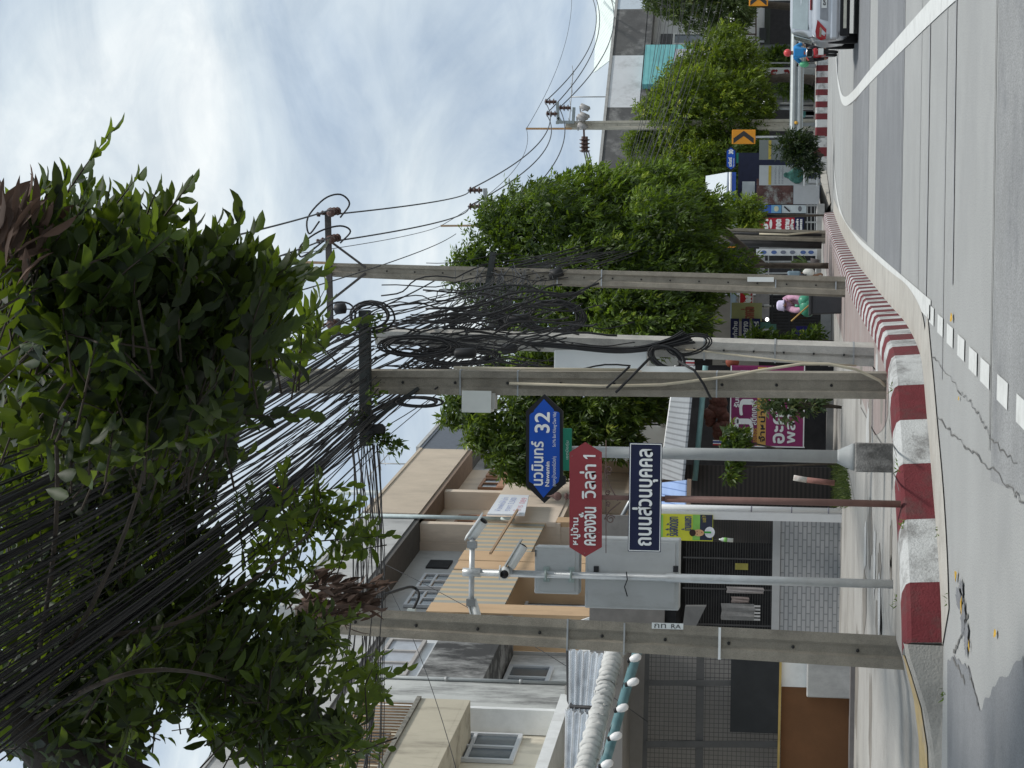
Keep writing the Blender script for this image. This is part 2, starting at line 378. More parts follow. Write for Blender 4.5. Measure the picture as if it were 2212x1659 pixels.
# wet grey and dark streaks in the side street mouth
b = MB()
def blot(X, Y, rx, ry, z, n=18):
    p = g(X, Y); b.face(*[(p.x+rx*math.cos(6.283*i/n)*rnd.uniform(.6, 1.15), p.y+ry*math.sin(6.283*i/n)*rnd.uniform(.6, 1.15), z) for i in range(n)])
for X, Y, rx, ry in ((2076, 1295, 0.10, 0.35), (2084, 1335, 0.16, 0.22), (2091, 1378, 0.14, 0.2), (2080, 1270, .07, .2)): blot(X, Y, rx, ry, .016, 40)
struct(b, 'tar_blots', M('old tar', (0.19, 0.195, 0.205), 0.9, 0.25, 6, bump=0.6, fine=0.6))
b = MB()
q = []
P_ = [g(2047, 1430), g(2062, 1418), g(2080, 1432), g(2095, 1444), g(2106, 1490), g(2118, 1532), g(2150, 1480), g(2212, 1420), g(2230, 1720), g(2047, 1720)]
for i, (a, c) in enumerate(zip(P_, P_[1:]+P_[:1])):
    n_ = 10 if i < 7 else 1
    for k in range(n_):
        w_ = a.lerp(c, k/n_); j = .012*math.sin(k*1.1+i*2)+rnd.uniform(-.005, .005); q.append((w_.x+j, w_.y+j*2.5, .004))
b.face(*q); struct(b, 'side_street_patch', PATCH)

# ------------------------------------------------------------------ kerb with red and white blocks, rounded shoulder
KRED = M('red kerb paint', (0.125, 0.021, 0.026), 0.85, 0.16, 5, (0.085, 0.045, 0.042), 0.8, 3, 1, 0.5, 50, fine=0.15)
KWHT = M('white kerb paint', (0.47, 0.48, 0.475), 0.85, 0.1, 4, (0.12, 0.115, 0.11), 0.85, 2.6, 1, 0.5, 50, cover=0.03, fine=0.25)
KBARE = M('bare kerb concrete', (0.34, 0.325, 0.295), 0.9, 0.15, 4, (0.1, 0.095, 0.085), 0.6, 2, 1, 0.5, 50)
prof = [(0.0, 0.0), (0.02, 0.27), (0.05, 0.305), (0.17, 0.335), (0.30, 0.338)]   # (inward, height)
def kerb(name, pts, nrm, bounds, first_red, prof, mats):
    b = MB(); acc = 0; k = 0; L_ = [0]
    for i in range(len(pts)-1): L_.append(L_[-1]+(pts[i+1]-pts[i]).length)
    def P(t):
        for i in range(len(pts)-1):
            if t <= L_[i+1]+1e-9:
                f = (t-L_[i])/max(L_[i+1]-L_[i], 1e-9); return pts[i].lerp(pts[i+1], f), nrm[i].lerp(nrm[i+1], f).normalized()
        return pts[-1], nrm[-1]
    for j, (t0, t1) in enumerate(zip(bounds, bounds[1:])):
        n = max(1, int((t1-t0)/0.2)); b.mat(j % 2 if first_red else (j+1) % 2)
        for i in range(n):
            a0, n0 = P(t0+(t1-t0)*i/n); a1, n1 = P(t0+(t1-t0)*(i+1)/n)
            for (u, h), (u2, h2) in zip(prof, prof[1:]):
                b.face(V((a0.x+n0.x*u, a0.y+n0.y*u, h)), V((a1.x+n1.x*u, a1.y+n1.y*u, h)), V((a1.x+n1.x*u2, a1.y+n1.y*u2, h2)), V((a0.x+n0.x*u2, a0.y+n0.y*u2, h2)))
    for t in (bounds[0], bounds[-1]):
        a, n_ = P(t); b.mat(2).face(*[V((a.x+n_.x*u, a.y+n_.y*u, h)) for u, h in prof]+[V((a.x+n_.x*.3, a.y+n_.y*.3, 0))])
    return struct(b, name, mats)
cl_ = [0]
for i in range(len(kp)-1): cl_.append(cl_[-1]+(kp[i+1]-kp[i]).length)
def arc_at(Y):  # arc length where the kerb foot passes the picture column Y
    for i in range(len(kp)-1):
        ya, yb = [829.5-FPX*(q-CAMP).dot(_R)/(q-CAMP).dot(_F) for q in (kp[i], kp[i+1])]
        if (ya-Y)*(yb-Y) <= 0 and ya != yb: return cl_[i]+(cl_[i+1]-cl_[i])*(ya-Y)/(ya-yb)
    return None
bd = [arc_at(y) for y in (1388, 1257, 1120, 1000, 905, 830, 765)]
while bd[-1]+0.52 < cl_[-1]: bd.append(bd[-1]+0.52)
bd.append(cl_[-1])
kerb('kerb', kp, nor, bd, True, prof, [KRED, KWHT, KBARE])

# pavement behind the kerb, flush with its back edge
b = MB(); Z = 0.334
inner = [p+n_*0.285 for p, n_ in zip(kp, nor)]
n = len(inner)
b.face(*[(p.x, p.y, Z) for p in inner], (1.8, 66.5, Z), (-8, 66.5, Z), (-8, 80, Z), (-40, 80, Z), (-40, 24, Z), (kp[0].x, 24, Z))
struct(b, 'pavement', PAVE)
# pinkish painted band behind the kerb where it runs along the road
b = MB()
for i in range(26, n-1):
    a, c = inner[i], inner[i+1]; w0 = min(1.0, (i-26)/10)*0.8+0.3; w1 = min(1.0, (i-25)/10)*0.8+0.3
    p, q = a+nor[i]*w0, c+nor[i+1]*w1
    b.face((a.x, a.y, Z+.004), (c.x, c.y, Z+.004), (q.x, q.y, Z+.004), (p.x, p.y, Z+.004))
struct(b, 'pavement_band', M('faded red pavement', (0.25, 0.205, 0.192), 0.9, 0.15, 2, (0.28, 0.265, 0.25), 0.85, 1.5))
# the dropped crossing of the side street
b = MB()
s0 = kp[0]
cols = [(0.0, .334), (-.12, .31), (-.32, .24), (-.6, .15), (-.95, .09), (-1.5, .06), (-3, .05), (-8, .05), (-40, .05)]
def fz(h, y):
    t = min(1, max(0, (y-s0.y-.3)/(24-s0.y-.3))); t = t**0.7; return h+(.333-h)*t
ys = [s0.y, s0.y+.03, s0.y+.06, s0.y+.3, s0.y+.7, s0.y+1.2, s0.y+2, s0.y+3, s0.y+4.5, 24]
def fp_(x, h, j): return (s0.x+x, ys[j], 0 if j == 0 else (h-.03 if j == 1 else fz(h, ys[j])))
for (x0, h0), (x1, h1) in zip(cols, cols[1:]):
    for j in range(len(ys)-1):
        b.mat(0 if j < 4 else 1).face(fp_(x0, h0, j), fp_(x1, h1, j), fp_(x1, h1, j+1), fp_(x0, h0, j+1))
struct(b, 'dropped_kerb', [KBARE, PAVE])
b = MB()
for (x0, h0), (x1, h1) in zip(cols[1:], cols[2:]):
    y0, y1 = s0.y+.34, s0.y+.85
    b.face((s0.x+x0, y0, fz(h0, y0)+.008), (s0.x+x1, y0, fz(h1, y0)+.008), (s0.x+x1, y1, fz(h1, y1)+.008), (s0.x+x0, y1, fz(h0, y1)+.008))
struct(b, 'yellow_line', M('worn yellow paint', (0.40, 0.30, 0.15), 0.9, 0.2, 6, (0.33, 0.3, 0.26), 0.85, 4))
# joints in the pavement
b = MB()
def zc(X, Y): p = g(X, Y, Z); return (p.x, p.y)
for pts in ([(1916, 1005), (1924, 1010), (1935, 1030), (1943, 1060)], [(1917, 860), (1921, 905), (1930, 960), (1938, 985)], [(1917, 1105), (1918, 1200), (1919, 1280)],
            [(1860, 880), (1890, 935), (1916, 975)], [(1866, 740), (1885, 790), (1915, 830)], [(1850, 1145), (1858, 1250), (1866, 1390)], [(1834, 1020), (1848, 1090), (1851, 1180)]):
    q = [V((*zc(*p), 0)) for p in pts]
    for a, c in zip(q, q[1:]):
        for k in range(5):
            e, f = a.lerp(c, k/5), a.lerp(c, (k+1)/5); j = 0.0
            b.face((e.x-.012, e.y+j, Z+.004), (f.x-.012, f.y-j, Z+.004), (f.x+.012, f.y+.035-j, Z+.004), (e.x+.012, e.y+.035+j, Z+.004))
struct(b, 'pavement_joints', CRACK)

# far kerb on the outside of the bend, and the pavement behind it
fkx = [(376, 1784), (340, 1784.5), (300, 1784), (260, 1786), (220, 1787), (180, 1789), (140, 1791), (100, 1792), (40, 1795), (-60, 1799)]
FD = 83.0
fp = []
for Y, X in fkx: fp.append(V(((829.5-Y)/FPX*FD*1.0+0.2, FD+0.02*(376-Y)/10, 0)))
fn_ = [V((0.03, 1, 0)).normalized()]*len(fp)
fl = [0]
for i in range(len(fp)-1): fl.append(fl[-1]+(fp[i+1]-fp[i]).length)
bd = [0, .62, 1.0, 1.44, 1.82, 2.14]
while bd[-1]+0.25 < fl[-1]: bd.append(bd[-1]+0.25)
kerb('far_kerb', fp, fn_, bd, False, [(0, 0), (.02, .42), (.05, .46), (.14, .48), (.3, .482)], [KRED, KWHT, KBARE])
b = MB()
b.face((5.2, 66.5, .33), (8.9, 83.3, .47), (40, 84.2, .47), (40, 140, .47), (-8, 140, .34), (-8, 66.5, .33))
struct(b, 'far_pavement', PAVE)
b = MB()   # the mouth of the next side street, between the two kerbs
b.face((6.5, 72, .03), (8.8, 82.9, .02), (8.8, 83.3, .40), (6.5, 84, .40)); struct(b, 'side_street_apron', GUTTER)

# stains and pale worn areas on the pavement
for nm, col, spots in (('pavement_stains', (0.19, 0.175, 0.155), ((1880, 1150, .5, .8), (1900, 1240, .35, .5), (1868, 1300, .5, .9), (1895, 1340, .25, .4), (1880, 900, .4, .6), (1905, 870, .3, .4), (1860, 820, .4, .8), (1925, 1180, .3, .25), (1850, 1480, .9, .8), (1880, 1560, .7, .6), (1925, 1235, .2, .2))), ('pavement_worn', (0.42, 0.42, 0.41), ((1890, 1205, .5, .4), (1870, 1180, .4, .5), (1900, 1310, .45, .35), (1875, 950, .5, .6), (1895, 800, .3, .4)))):
    b = MB()
    for X, Y, rx, ry in spots:
        p = g(X, Y, Z); n = 34; f = [rnd.uniform(.55, 1.15) for _ in range(n)]; f = [(f[i-1]+f[i]*2+f[(i+1) % n])/4 for i in range(n)]
        z = (Z if Y < 1400 else .33)+(.005 if nm == 'pavement_stains' else .007)
        if p.y-rx < kp[0].y+1.4 and Y > 1400: continue
        b.face(*[(p.x+rx*f[i]*math.cos(6.283*i/n), p.y+ry*f[i]*math.sin(6.283*i/n), z) for i in range(n)])
    struct(b, nm, M(nm, col, .9, .25, 2.5, tuple(c*.75 for c in col), .6, 2.0, 1, fine=.25))

# ================================================================== POLES, SIGNS, CAMERAS
ZP = 0.334
def pole_shaft(b, base, top, w, dp, yaw, taper=0.68, n=10, holes=True, wide=0.24):
    prof = [(-.5, -.5), (-wide, -.5), (-wide+.08, -.34), (wide-.08, -.34), (wide, -.5), (.5, -.5), (.5, .5), (wide, .5), (wide-.08, .34), (-wide+.08, .34), (-wide, .5), (-.5, .5)]
    ca, sa = math.cos(yaw), math.sin(yaw); k = len(prof)
    vs = []
    for i in range(n+1):
        t = i/n; c = V(base).lerp(V(top), t); s = 1+(taper-1)*t
        for u, v in prof:
            x, y = u*w*s, v*dp*s; vs.append(V((c.x+x*ca-y*sa, c.y+x*sa+y*ca, c.z)))
    fs = [(i*k+j, i*k+(j+1) % k, (i+1)*k+(j+1) % k, (i+1)*k+j) for i in range(n) for j in range(k)]
    fs += [tuple(range(k))[::-1], tuple(n*k+j for j in range(k))]
    b.mat(0)._add(vs, fs)
    if holes:
        L_ = (V(top)-V(base)).length; m = int(L_/0.55)
        for i in range(1, m):
            t = i/m; c = V(base).lerp(V(top), t); s = 1+(taper-1)*t
            y = -.34*dp*s-.004; p = V((c.x-y*sa, c.y+y*ca, c.z))
            b.mat(1).tube([p, p+V((-sa*-.02, ca*.02, 0))*-.5], 0.017, 6)
        b.mat(0)
def ring(b, c, w, dp, yaw, h=0.012, mat=0):
    ca, sa = math.cos(yaw), math.sin(yaw)
    b.mat(mat).obox(c, V((ca, sa, 0))*(w/2+.006), V((-sa, ca, 0))*(dp/2+.006), (0, 0, h))
def insulator(b, p, axis, n=3, r=0.07, L_=0.26):
    p = V(p); a = V(axis).normalized()
    b.tube([p, p+a*L_], r*0.45, 8)
    for i in range(n):
        c = p+a*L_*(i+0.7)/n; b.tube([c-a*.012, c+a*.03], [r, r*0.72], 10)
HOLE = M('bolt hole', (0.03, 0.03, 0.03), 0.9, 0.1)

# --- pole by the side street (nearest, leaning)
b0 = g(1934, 1411, ZP); D1 = b0.y
T = thing('utility_pole', 'thick weathered concrete pole nearest the side street corner, brown leaves hanging over it', 'utility pole', b0, 'concrete utility poles')
top = at(640, 1336, D1)
b = MB(); pole_shaft(b, b0-V((0, 0, .25)), top, 0.315, 0.21, R(7), 0.80, wide=0.2); P1TOP = top
b.build('shaft', [CONC, HOLE], T)
for X, Y, m in ((1555, 1390, WHITE), (1228, 1371, GALV), (1350, 1380, STEEL)):
    b = MB(); ring(b, at(X, Y, D1), .29, .2, R(7), .008 if m != WHITE else .012); b.build('strap', m, T)
b = MB(); c, w, h = board(b, 1408, 1476, 1346, 1359, D1-.125, .006); b.build('number_plate', M('plate white', (0.72, 0.74, 0.72), 0.5, 0.05), T)
text('plate_number', 'กท', V((c.x, D1-.126, c.z+.07)), (0, 0, -1), (1, 0, 0), .11, .04, INKB, T)
text('plate_number', 'RA', V((c.x, D1-.126, c.z-.08)), (0, 0, -1), (1, 0, 0), .09, .04, INKB, T)

# --- middle pole carrying the cable arm
b1 = g(1915, 832, ZP); D2 = b1.y
T = thing('utility_pole', 'grey concrete pole carrying a black arm full of cables and a pale grey box', 'utility pole', b1, 'concrete utility poles')
top2 = at(540, 822, D2)
b = MB(); pole_shaft(b, b1, top2, 0.275, 0.2, R(-7), 0.92); b.build('shaft', [CONC, HOLE], T)
for X in (1135, 1560, 1010): 
    b = MB(); ring(b, b1.lerp(top2, (1915-X)/1375), .26, .19, R(-7), .008); b.build('strap', GALV, T)
b = MB(); A0 = at(790, 963, D2-.17); A1 = at(788, 670, D2-.17); b.bar(A0, A1, .1, .125); ARM0, ARM1 = A0, A1
b.bar(at(760, 940, D2-.2), at(905, 838, D2-.1), .04, .04)
b.build('cable_arm', M('blackened arm', (0.032, 0.036, 0.035), 0.7, 0.35), T, bevel=.008)
b = MB(); c, w, h = px(1002, 1062, 845, 889, D2-.1); b.box((c.x-w/2, D2-.16, c.z-h/2), (c.x+w/2, D2+.12, c.z+h/2))
JB = b.build('junction_box', M('pale box grey', (0.56, 0.58, 0.55), 0.5, 0.05), T, bevel=.012)
b = MB(); b.box((c.x-w/2-.01, D2-.185, c.z-h/2-.005), (c.x+w/2+.005, D2-.162, c.z+h/2+.01)); b.build('lid', M('pale box grey', (0.5, 0.5, 0.5)), JB)
b = MB(); b.box((c.x-w/2+.03, D2-.12, c.z-h/2-.04), (c.x+w/2-.02, D2+.06, c.z-h/2+.0)); b.build('gland_plate', M('box underside', (0.42, 0.42, 0.4), 0.6), JB)
COND = M('beige conduit', (0.45, 0.40, 0.30), 0.7, 0.12)
b = MB(); b.tube([at(1100, 828, D2-.13), at(1300, 834, D2-.14), at(1430, 831, D2-.15), at(1560, 815, D2-.17), at(1640, 800, D2-.2), at(1730, 786, D2-.25), at(1790, 786, D2-.25), at(1850, 798, D2-.25), at(1900, 822, D2-.2), at(1912, 834, D2-.17)], 0.016, 7)
b.build('conduit', COND, T)
b = MB(); b.tube([at(980, 794, D2-.12), at(1160, 797, D2-.13), at(1380, 799, D2-.13)], 0.016, 6); b.build('side_conduit', COND, T)
b = MB(); b.box(*[tuple(q) for q in (at(1477, 798, D2-.16)-V((.03, 0, .12)), at(1477, 798, D2-.14)+V((.03, 0, .45)))]); b.build('number_plate', M('plate white', (0.7, 0.7, 0.7)), T)
for X0, Y0, X1, Y1, r in ((1360, 792, 1310, 838, .013), (1405, 772, 1330, 848, .016)):
    b = MB(); b.tube([at(X0, Y0, D2-.2), at((X0+X1)/2, (Y0+Y1)/2, D2-.22), at(X1, Y1, D2-.2)], r, 6); b.build('strap_cable', BLACK, T)
b = MB(); b.tube([at(1465, 780, D2-.1), at(1500, 800, D2-.22), at(1520, 830, D2-.22), at(1536, 862, D2-.12)], .014, 6)
b.build('strap_cable', BLACK, T)

# --- pale pole just behind, with a white cabinet
b2 = g(1888, 766, ZP); D3 = b2.y
T = thing('utility_pole', 'pale smooth concrete pole with a white cabinet and hanging cable loops', 'utility pole', b2, 'concrete utility poles')
top3 = at(812, 725, D3)
b = MB(); pole_shaft(b, b2, top3, 0.245, 0.2, R(-20), 0.72, holes=False, wide=0.1)
for i in range(1, 9):
    p = b2.lerp(top3, i/17); b.mat(1).tube([p-V((.02, .112, 0)), p-V((.02, .09, 0))], .014, 6)
b.build('shaft', [CONCL, HOLE], T)
for X in (1680, 1845, 1530): 
    b = MB(); ring(b, b2.lerp(top3, (1888-X)/1076), .235, .2, R(-20), .01); b.build('strap', STEEL, T)
b = MB(); c, w, h = px(1200, 1400, 757, 800, D3+.1); b.box((c.x-w/2-.05, D3-.08, c.z-h/2), (c.x+w/2, D3+.3, c.z+h/2)); 
b.build('cabinet', M('cabinet white', (0.70, 0.73, 0.73), 0.45, 0.05, 3, (0.5, 0.5, 0.48), 0.3, 3), T, bevel=.015)
b = MB(); b.tube([at(1480, 754, D3-.13), at(1700, 780, D3-.15), at(1850, 790, D3-.13)], .012, 6); b.build('conduit', COND, T)

# --- tall high voltage pole
b3 = g(1826, 620, ZP); D4 = b3.y
T = thing('high_voltage_pole', 'tall concrete pole with a steel cross arm, brown insulators and rusty top bars', 'utility pole', b3, 'concrete utility poles')
top4 = at(718, 583, D4)
b = MB(); pole_shaft(b, b3, top4, 0.35, 0.3, R(6), 0.70); b.build('shaft', [CONC, HOLE], T)
for X in (1680, 1806, 1215, 1310):
    b = MB(); ring(b, b3.lerp(top4, (1826-X)/1108), .31, .27, R(6), .012); b.build('strap', GALV, T)
b = MB(); HX0, HX1 = at(708, 456, D4-.2), at(714, 706, D4-.2)
b.bar(HX0, HX1, .09, .11); b.bar(at(712, 520, D4-.2), at(790, 578, D4-.15), .04, .04); b.bar(at(714, 650, D4-.2), at(790, 590, D4-.15), .04, .04)
b.build('cross_arm', M('dark steel arm', (0.07, 0.065, 0.06), 0.6, 0.3, 6, metal=0.3), T)
HVI = []
for Y, dy in ((458, 0), (516, 0), (700, 0)):
    for s in (-1, 1):
        b = MB(); p = at(711, Y, D4-.2); insulator(b, p+V((0.0, -.05*s, 0)), V((0.12*s, .95*s, -0.3)), 3, .085, .40)
        insulator(b, p+V((0, -.04, .05)), V((-.3, -.2*s, .9)), 2, .05, .2)
        b.build('insulator', BROWNI, T)
    HVI.append(p)
for Y in (566, 594):
    b = MB(); b.bar(at(705, Y+2, D4-.16), at(528 if Y < 580 else 560, Y-3, D4-.16), .045, .05); b.build('top_bar', RUST, T)
b = MB(); b.box(*[tuple(q) for q in (at(1643, 603, D4-.2)-V((.05, 0, .25)), at(1643, 603, D4-.19)+V((.04, 0, .25)))]); b.build('number_plate', M('plate white', (0.7, 0.7, 0.7)), T)
b = MB(); b.bar(at(1050, 640, D4-.2), at(1066, 545, D4-.2), .09, .11); b.build('lower_arm', M('blackened arm', (0.03, 0.03, 0.03)), T)
b = MB(); b.tube([at(1195, 598, D4), at(1195, 592, D4-.2), at(1215, 585, D4-.2)], .1, 8); b.build('cable_wrap', BLACK, T)

# --- pole half way, in front of the shops with red banners
b4 = g(1783, 512, ZP); D5 = b4.y
T = thing('high_voltage_pole', 'concrete pole rising through the large tree, wrapped low down with black cables', 'utility pole', b4, 'concrete utility poles')
top5 = at(1062, 487, D5)
b = MB(); pole_shaft(b, b4, top5, 0.36, 0.3, R(4), 0.62); b.build('shaft', [CONC, HOLE], T)
b = MB(); b.bar(at(1060, 487, D5-.2), at(952, 488, D5-.2), .05, .06); b.build('top_bar', RUST, T)
b = MB(); b.bar(at(1048, 407, D5-.2), at(1050, 500, D5-.2), .10, .12); b.bar(at(1051, 470, D5-.2), at(1085, 486, D5-.2), .06, .06); b.build('cross_arm', STEEL, T)
HVJ = []
for Y in (411, 446):
    b = MB(); p = at(1042, Y, D5-.2); insulator(b, p, (0, 0, 1), 3, .12, .42); b.build('insulator', BROWNI, T); HVJ.append(p+V((0, 0, .45)))
b = MB(); b.tube([at(1560, 502, D5-.25), at(1680, 507, D5-.25), at(1775, 508, D5-.25)], .045, 6); b.tube([at(1540, 524, D5-.2), at(1660, 527, D5-.2), at(1775, 530, D5-.2)], .11, 7); b.build('cable_wrap', BLACK, T)
b = MB(); b.tube([at(1640, 505, D5-.3), at(1700, 507, D5-.3), at(1770, 500, D5-.3)], .03, 6); b.build('conduit', COND, T)

# --- far pole on the outside of the bend
b5 = at(1772, 270, 86.5); D6 = b5.y
T = thing('high_voltage_pole', 'far concrete pole standing behind the guard rail with fuse cut-outs and insulators', 'utility pole', (b5.x, b5.y, .47), 'concrete utility poles')
b5 = V((b5.x, b5.y, .47)); top6 = at(1222, 271, D6)
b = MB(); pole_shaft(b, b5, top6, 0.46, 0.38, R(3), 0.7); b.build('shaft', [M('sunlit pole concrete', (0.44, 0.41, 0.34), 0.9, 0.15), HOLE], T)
b = MB(); b.bar(at(1235, 278, D6-.25), at(1136, 278, D6-.25), .07, .08); b.build('top_bar', M('orange rust', (0.4, 0.24, 0.12), 0.8, 0.2), T)
b = MB()
for p, q in (((1206, 266), (1204, 220)), ((1238, 266), (1240, 232)), ((1206, 264), (1240, 264)), ((1204, 262), (1204, 268)), ((1214, 266), (1206, 254))): b.bar(at(*p, D6-.3), at(*q, D6-.3), .11, .12)
b.build('cross_arm', M('grey arm paint', (0.26, 0.29, 0.29), 0.5, 0.1), T)
HVK = []
for X, Y in ((1196, 220), (1199, 246), (1227, 233)):
    b = MB(); p = at(X+6, Y, D6-.3); insulator(b, p, (0, 0, 1), 3, .15, .5); b.build('insulator', BROWNI, T); HVK.append(p+V((0, 0, .5)))
for i, (X, Y) in enumerate(((1263, 232), (1262, 250), (1256, 255), (1258, 272))):
    b = MB(); b.tube([at(X-9, Y-4, D6-.4), at(X+9, Y+4, D6-.4)], .12, 7); b.tube([at(X-6, Y+6, D6-.4), at(X+12, Y+2, D6-.4)], .05, 5); b.bar(at(X-10, Y-3, D6-.4), at(X-9, Y+10, D6-.4), .06, .06)
    b.build('fuse_cutout', M('pale porcelain', (0.32, 0.31, 0.3), 0.4, 0.3), T)
b = MB()
for X in (1260, 1266):
    for i in range(4): insulator(b, at(X, 295+i*8, D6-.4), (-1, 0, 0), 1, .18, .2)
b.bar(at(1261, 275, D6-.4), at(1262, 300, D6-.4), .05, .08); b.build('string_insulator', BROWNI, T)

# ------------------------------------------------------------------ street name sign 32 on its lamp post like pole
pb = g(1928, 989, ZP); DS = pb.y
T = thing('street_sign', 'blue and black street name sign reading 32 on a grey post with dark square plinth', 'street sign', pb)
b = MB(); c, w, h = px(1846, 1928, 958, 1020, DS); b.box((pb.x-w/2, DS-w/2, ZP-.01), (pb.x+w/2, DS+w/2, c.z+h/2))
b.build('plinth', M('blackened plinth', (0.30, 0.29, 0.275), 0.9, 0.15, 5, (0.06, 0.058, 0.055), 0.85, 3, 0.6, 0.6, 60, cover=0.1), T, bevel=.012)
zt = c.z+h/2
b = MB(); b.lathe((pb.x, DS, zt), [(.135, 0), (.135, .03), (.115, .06), (.10, .10), (.075, .15), (.068, .17)], 16); b.build('collar', M('post grey', (0.33, 0.345, 0.345), 0.55, 0.1, 6, (0.2, 0.2, 0.2), 0.4, 2, 0.3), T)
SPT = at(1190, 972, DS)
b = MB(); b.tube([V((pb.x, DS, zt+.16)), V((pb.x, DS, SPT.z))], [.066, .055], 16); b.build('post', M('post grey', (0.4, 0.4, 0.4)), T)
def hexa_sign(mb, X0, X1, Ya, Yb, Xm, Yt, Yu, d, t):
    """flat six cornered plate: shoulders at Ya/Yb, points at Yt (right) and Yu (left)"""
    P = [at(X1, Yb, d), at(X1, Ya, d), at(Xm, Yt, d), at(X0, Ya, d), at(X0, Yb, d), at(Xm, Yu, d)]
    mb.slab([V((p.x, d, p.z)) for p in P], (0, t, 0))
ds = DS-.10
b = MB(); hexa_sign(b, 1136, 1216, 888, 1049, 1176, 851, 1087, ds, .035)
for X, Y in ((1213, 1046),): hexa_sign(b, 1200, 1222, 1030, 1045, 1212, 1025, 1052, ds+.002, .03)
bl = b.build('name_plate', M('sign black', (0.012, 0.012, 0.014), 0.45, 0.1), T)
BLUE = M('sign blue', (0.008, 0.075, 0.42), 0.4, 0.08, 3)
b = MB(); 
ip = [(1207, 1040), (1209, 1028), (1209, 893), (1207, 890), (1197, 888), (1196, 884), (1175, 862), (1154, 886), (1153, 890), (1147, 893), (1144, 897), (1143, 1040), (1150, 1044), (1153, 1046), (1155, 1050), (1174, 1075), (1196, 1050), (1197, 1047), (1203, 1044)]
b.slab([V((p.x, ds-.006, p.z)) for p in (at(X, Y, ds) for X, Y in ip)], (0, .005, 0)); b.build('blue_field', BLUE, bl)
for body, X0, X1, Y0, Y1, bo in (('นวมินทร์', 1147, 1174, 953, 1049, .0035), ('32', 1155, 1188, 890, 935, .0045), ('Nawamin', 1178, 1187, 997, 1051, .0018),
                                 ('(ซอยหมู่บ้านคลองจั่นวิลล่า)', 1192, 1203, 986, 1050, 0), ('Soi Mu Ban Khlong Chan Villa)', 1194, 1203, 890, 965, 0)):
    ptext('lettering', body, X0, X1, Y0, Y1, ds-.008, INKW, bl, bo)
b = MB(); c, w, h = board(b, 1214, 1235, 925, 1017, ds+.004, .02); gp = b.build('district_plate', M('sign green', (0.01, 0.17, 0.105), 0.45, 0.08), T, bevel=.01)
ptext('lettering', 'เขตบึงกุ่ม', 1221, 1230, 952, 992, ds+.002, M('dim white lettering', (0.45, 0.55, 0.5)), gp)

# ------------------------------------------------------------------ village sign post
vb = g(1941, 1089, ZP); DV = vb.y
T = thing('village_sign', 'brown iron post with red pointed village sign above a navy private road sign', 'sign post', vb)
POSTB = M('brown post paint', (0.17, 0.095, 0.08), 0.6, 0.18, 10, (0.08, 0.05, 0.045), 0.5, 5)
vx = vb.x
def vz(X): return at(X, 1080, DV).z
b = MB(); b.tube([vb-V((0, 0, .02)), V((vx, DV, vz(1436)))], .034, 10); b.tube([V((vx, DV, vz(1440))), V((vx, DV, vz(1222)))], .024, 10)
b.lathe((vx, DV, vz(1226)), [(.024, 0), (.034, .01), (.034, .02), (.02, .03)], 12); b.build('post', POSTB, T)
b = MB(); b.ball((vx, DV, vz(1204)), .042); b.lathe((vx, DV, vz(1197)), [(.02, 0), (.02, .015), (.012, .02), (.006, .05), (.001, .075)], 8); b.build('finial', POSTB, T)
dv = DV-.045
b = MB(); hexa_sign(b, 1230, 1300, 977, 1182, 1264, 955, 1203, dv, .015)
rs = b.build('village_plate', M('sign red', (0.27, 0.042, 0.05), 0.55, 0.07, 3), T)
ptext('lettering', 'หมู่บ้าน', 1233, 1254, 1118, 1177, dv, INKW, rs, .002)
ptext('lettering', 'คลองจั่น', 1250, 1288, 1095, 1178, dv, INKW, rs, .0035); ptext('lettering', 'วิลล่า', 1252, 1288, 1003, 1078, dv, INKW, rs, .0035)
b = MB(); c, w, h = px(1260, 1288, 983, 990, dv); b.slab([V((c.x+u, dv-.004, c.z+v)) for u, v in ((.016, -.055), (.016, .062), (.002, .062), (-.022, .035), (-.022, .018), (-.001, .032), (-.001, -.055))], (0, .002, 0)); b.build('numeral', INKW, rs)
for X, Y in ((1236, 985), (1297, 990), (1297, 1035), (1294, 1150), (1235, 1150), (1263, 1195)):
    p = at(X, Y, dv); b = MB(); b.tube([p-V((0, .004, 0)), p], .006, 6); b.build('rivet', M('rivet grey', (0.25, 0.12, 0.12), 0.5), rs)
b = MB(); c, w, h = board(b, 1358, 1429, 957, 1192, dv, .015); nv = b.build('road_plate', M('sign navy', (0.009, 0.013, 0.05), 0.45, 0.08), T)
b = MB()
e = .010
for s in (-1, 1):
    b.box((c.x-w/2+e, dv-.003, c.z+s*(h/2-e)-.004), (c.x+w/2-e, dv-.001, c.z+s*(h/2-e)+.004))
    b.box((c.x+s*(w/2-e)-.004, dv-.0032, c.z-h/2+e), (c.x+s*(w/2-e)+.004, dv-.0012, c.z+h/2-e))
b.build('white_border', INKW, nv)
ptext('lettering', 'ถนนส่วนบุคคล', 1366, 1421, 970, 1179, dv-.004, INKW, nv, .0045)
IRON = M('scroll iron', (0.14, 0.09, 0.08), 0.6, 0.1)
def spiral(b, X, Y, r, s, turns=1.4, d=DV):
    c = at(X, Y, d); pts = []
    for i in range(22):
        t = i/21; a = s*(turns*2*math.pi*t)+1.2; q = r*(0.3+0.7*t); pts.append(c+V((q*math.cos(a), 0, q*math.sin(a))))
    b.tube(pts, .0055, 5)
b = MB()
for X, Y, s in ((1315, 1015, 1), (1319, 1122, -1), (1313, 1065, -1), (1314, 1088, 1)): spiral(b, X, Y, .043 if abs(Y-1075) > 30 else .025, s)
for pts in ([(1306, 1018), (1312, 1035), (1322, 1058), (1335, 1082)], [(1306, 1122), (1316, 1105), (1326, 1096), (1340, 1085)]): b.tube([at(*p, DV) for p in pts], .0055, 5)
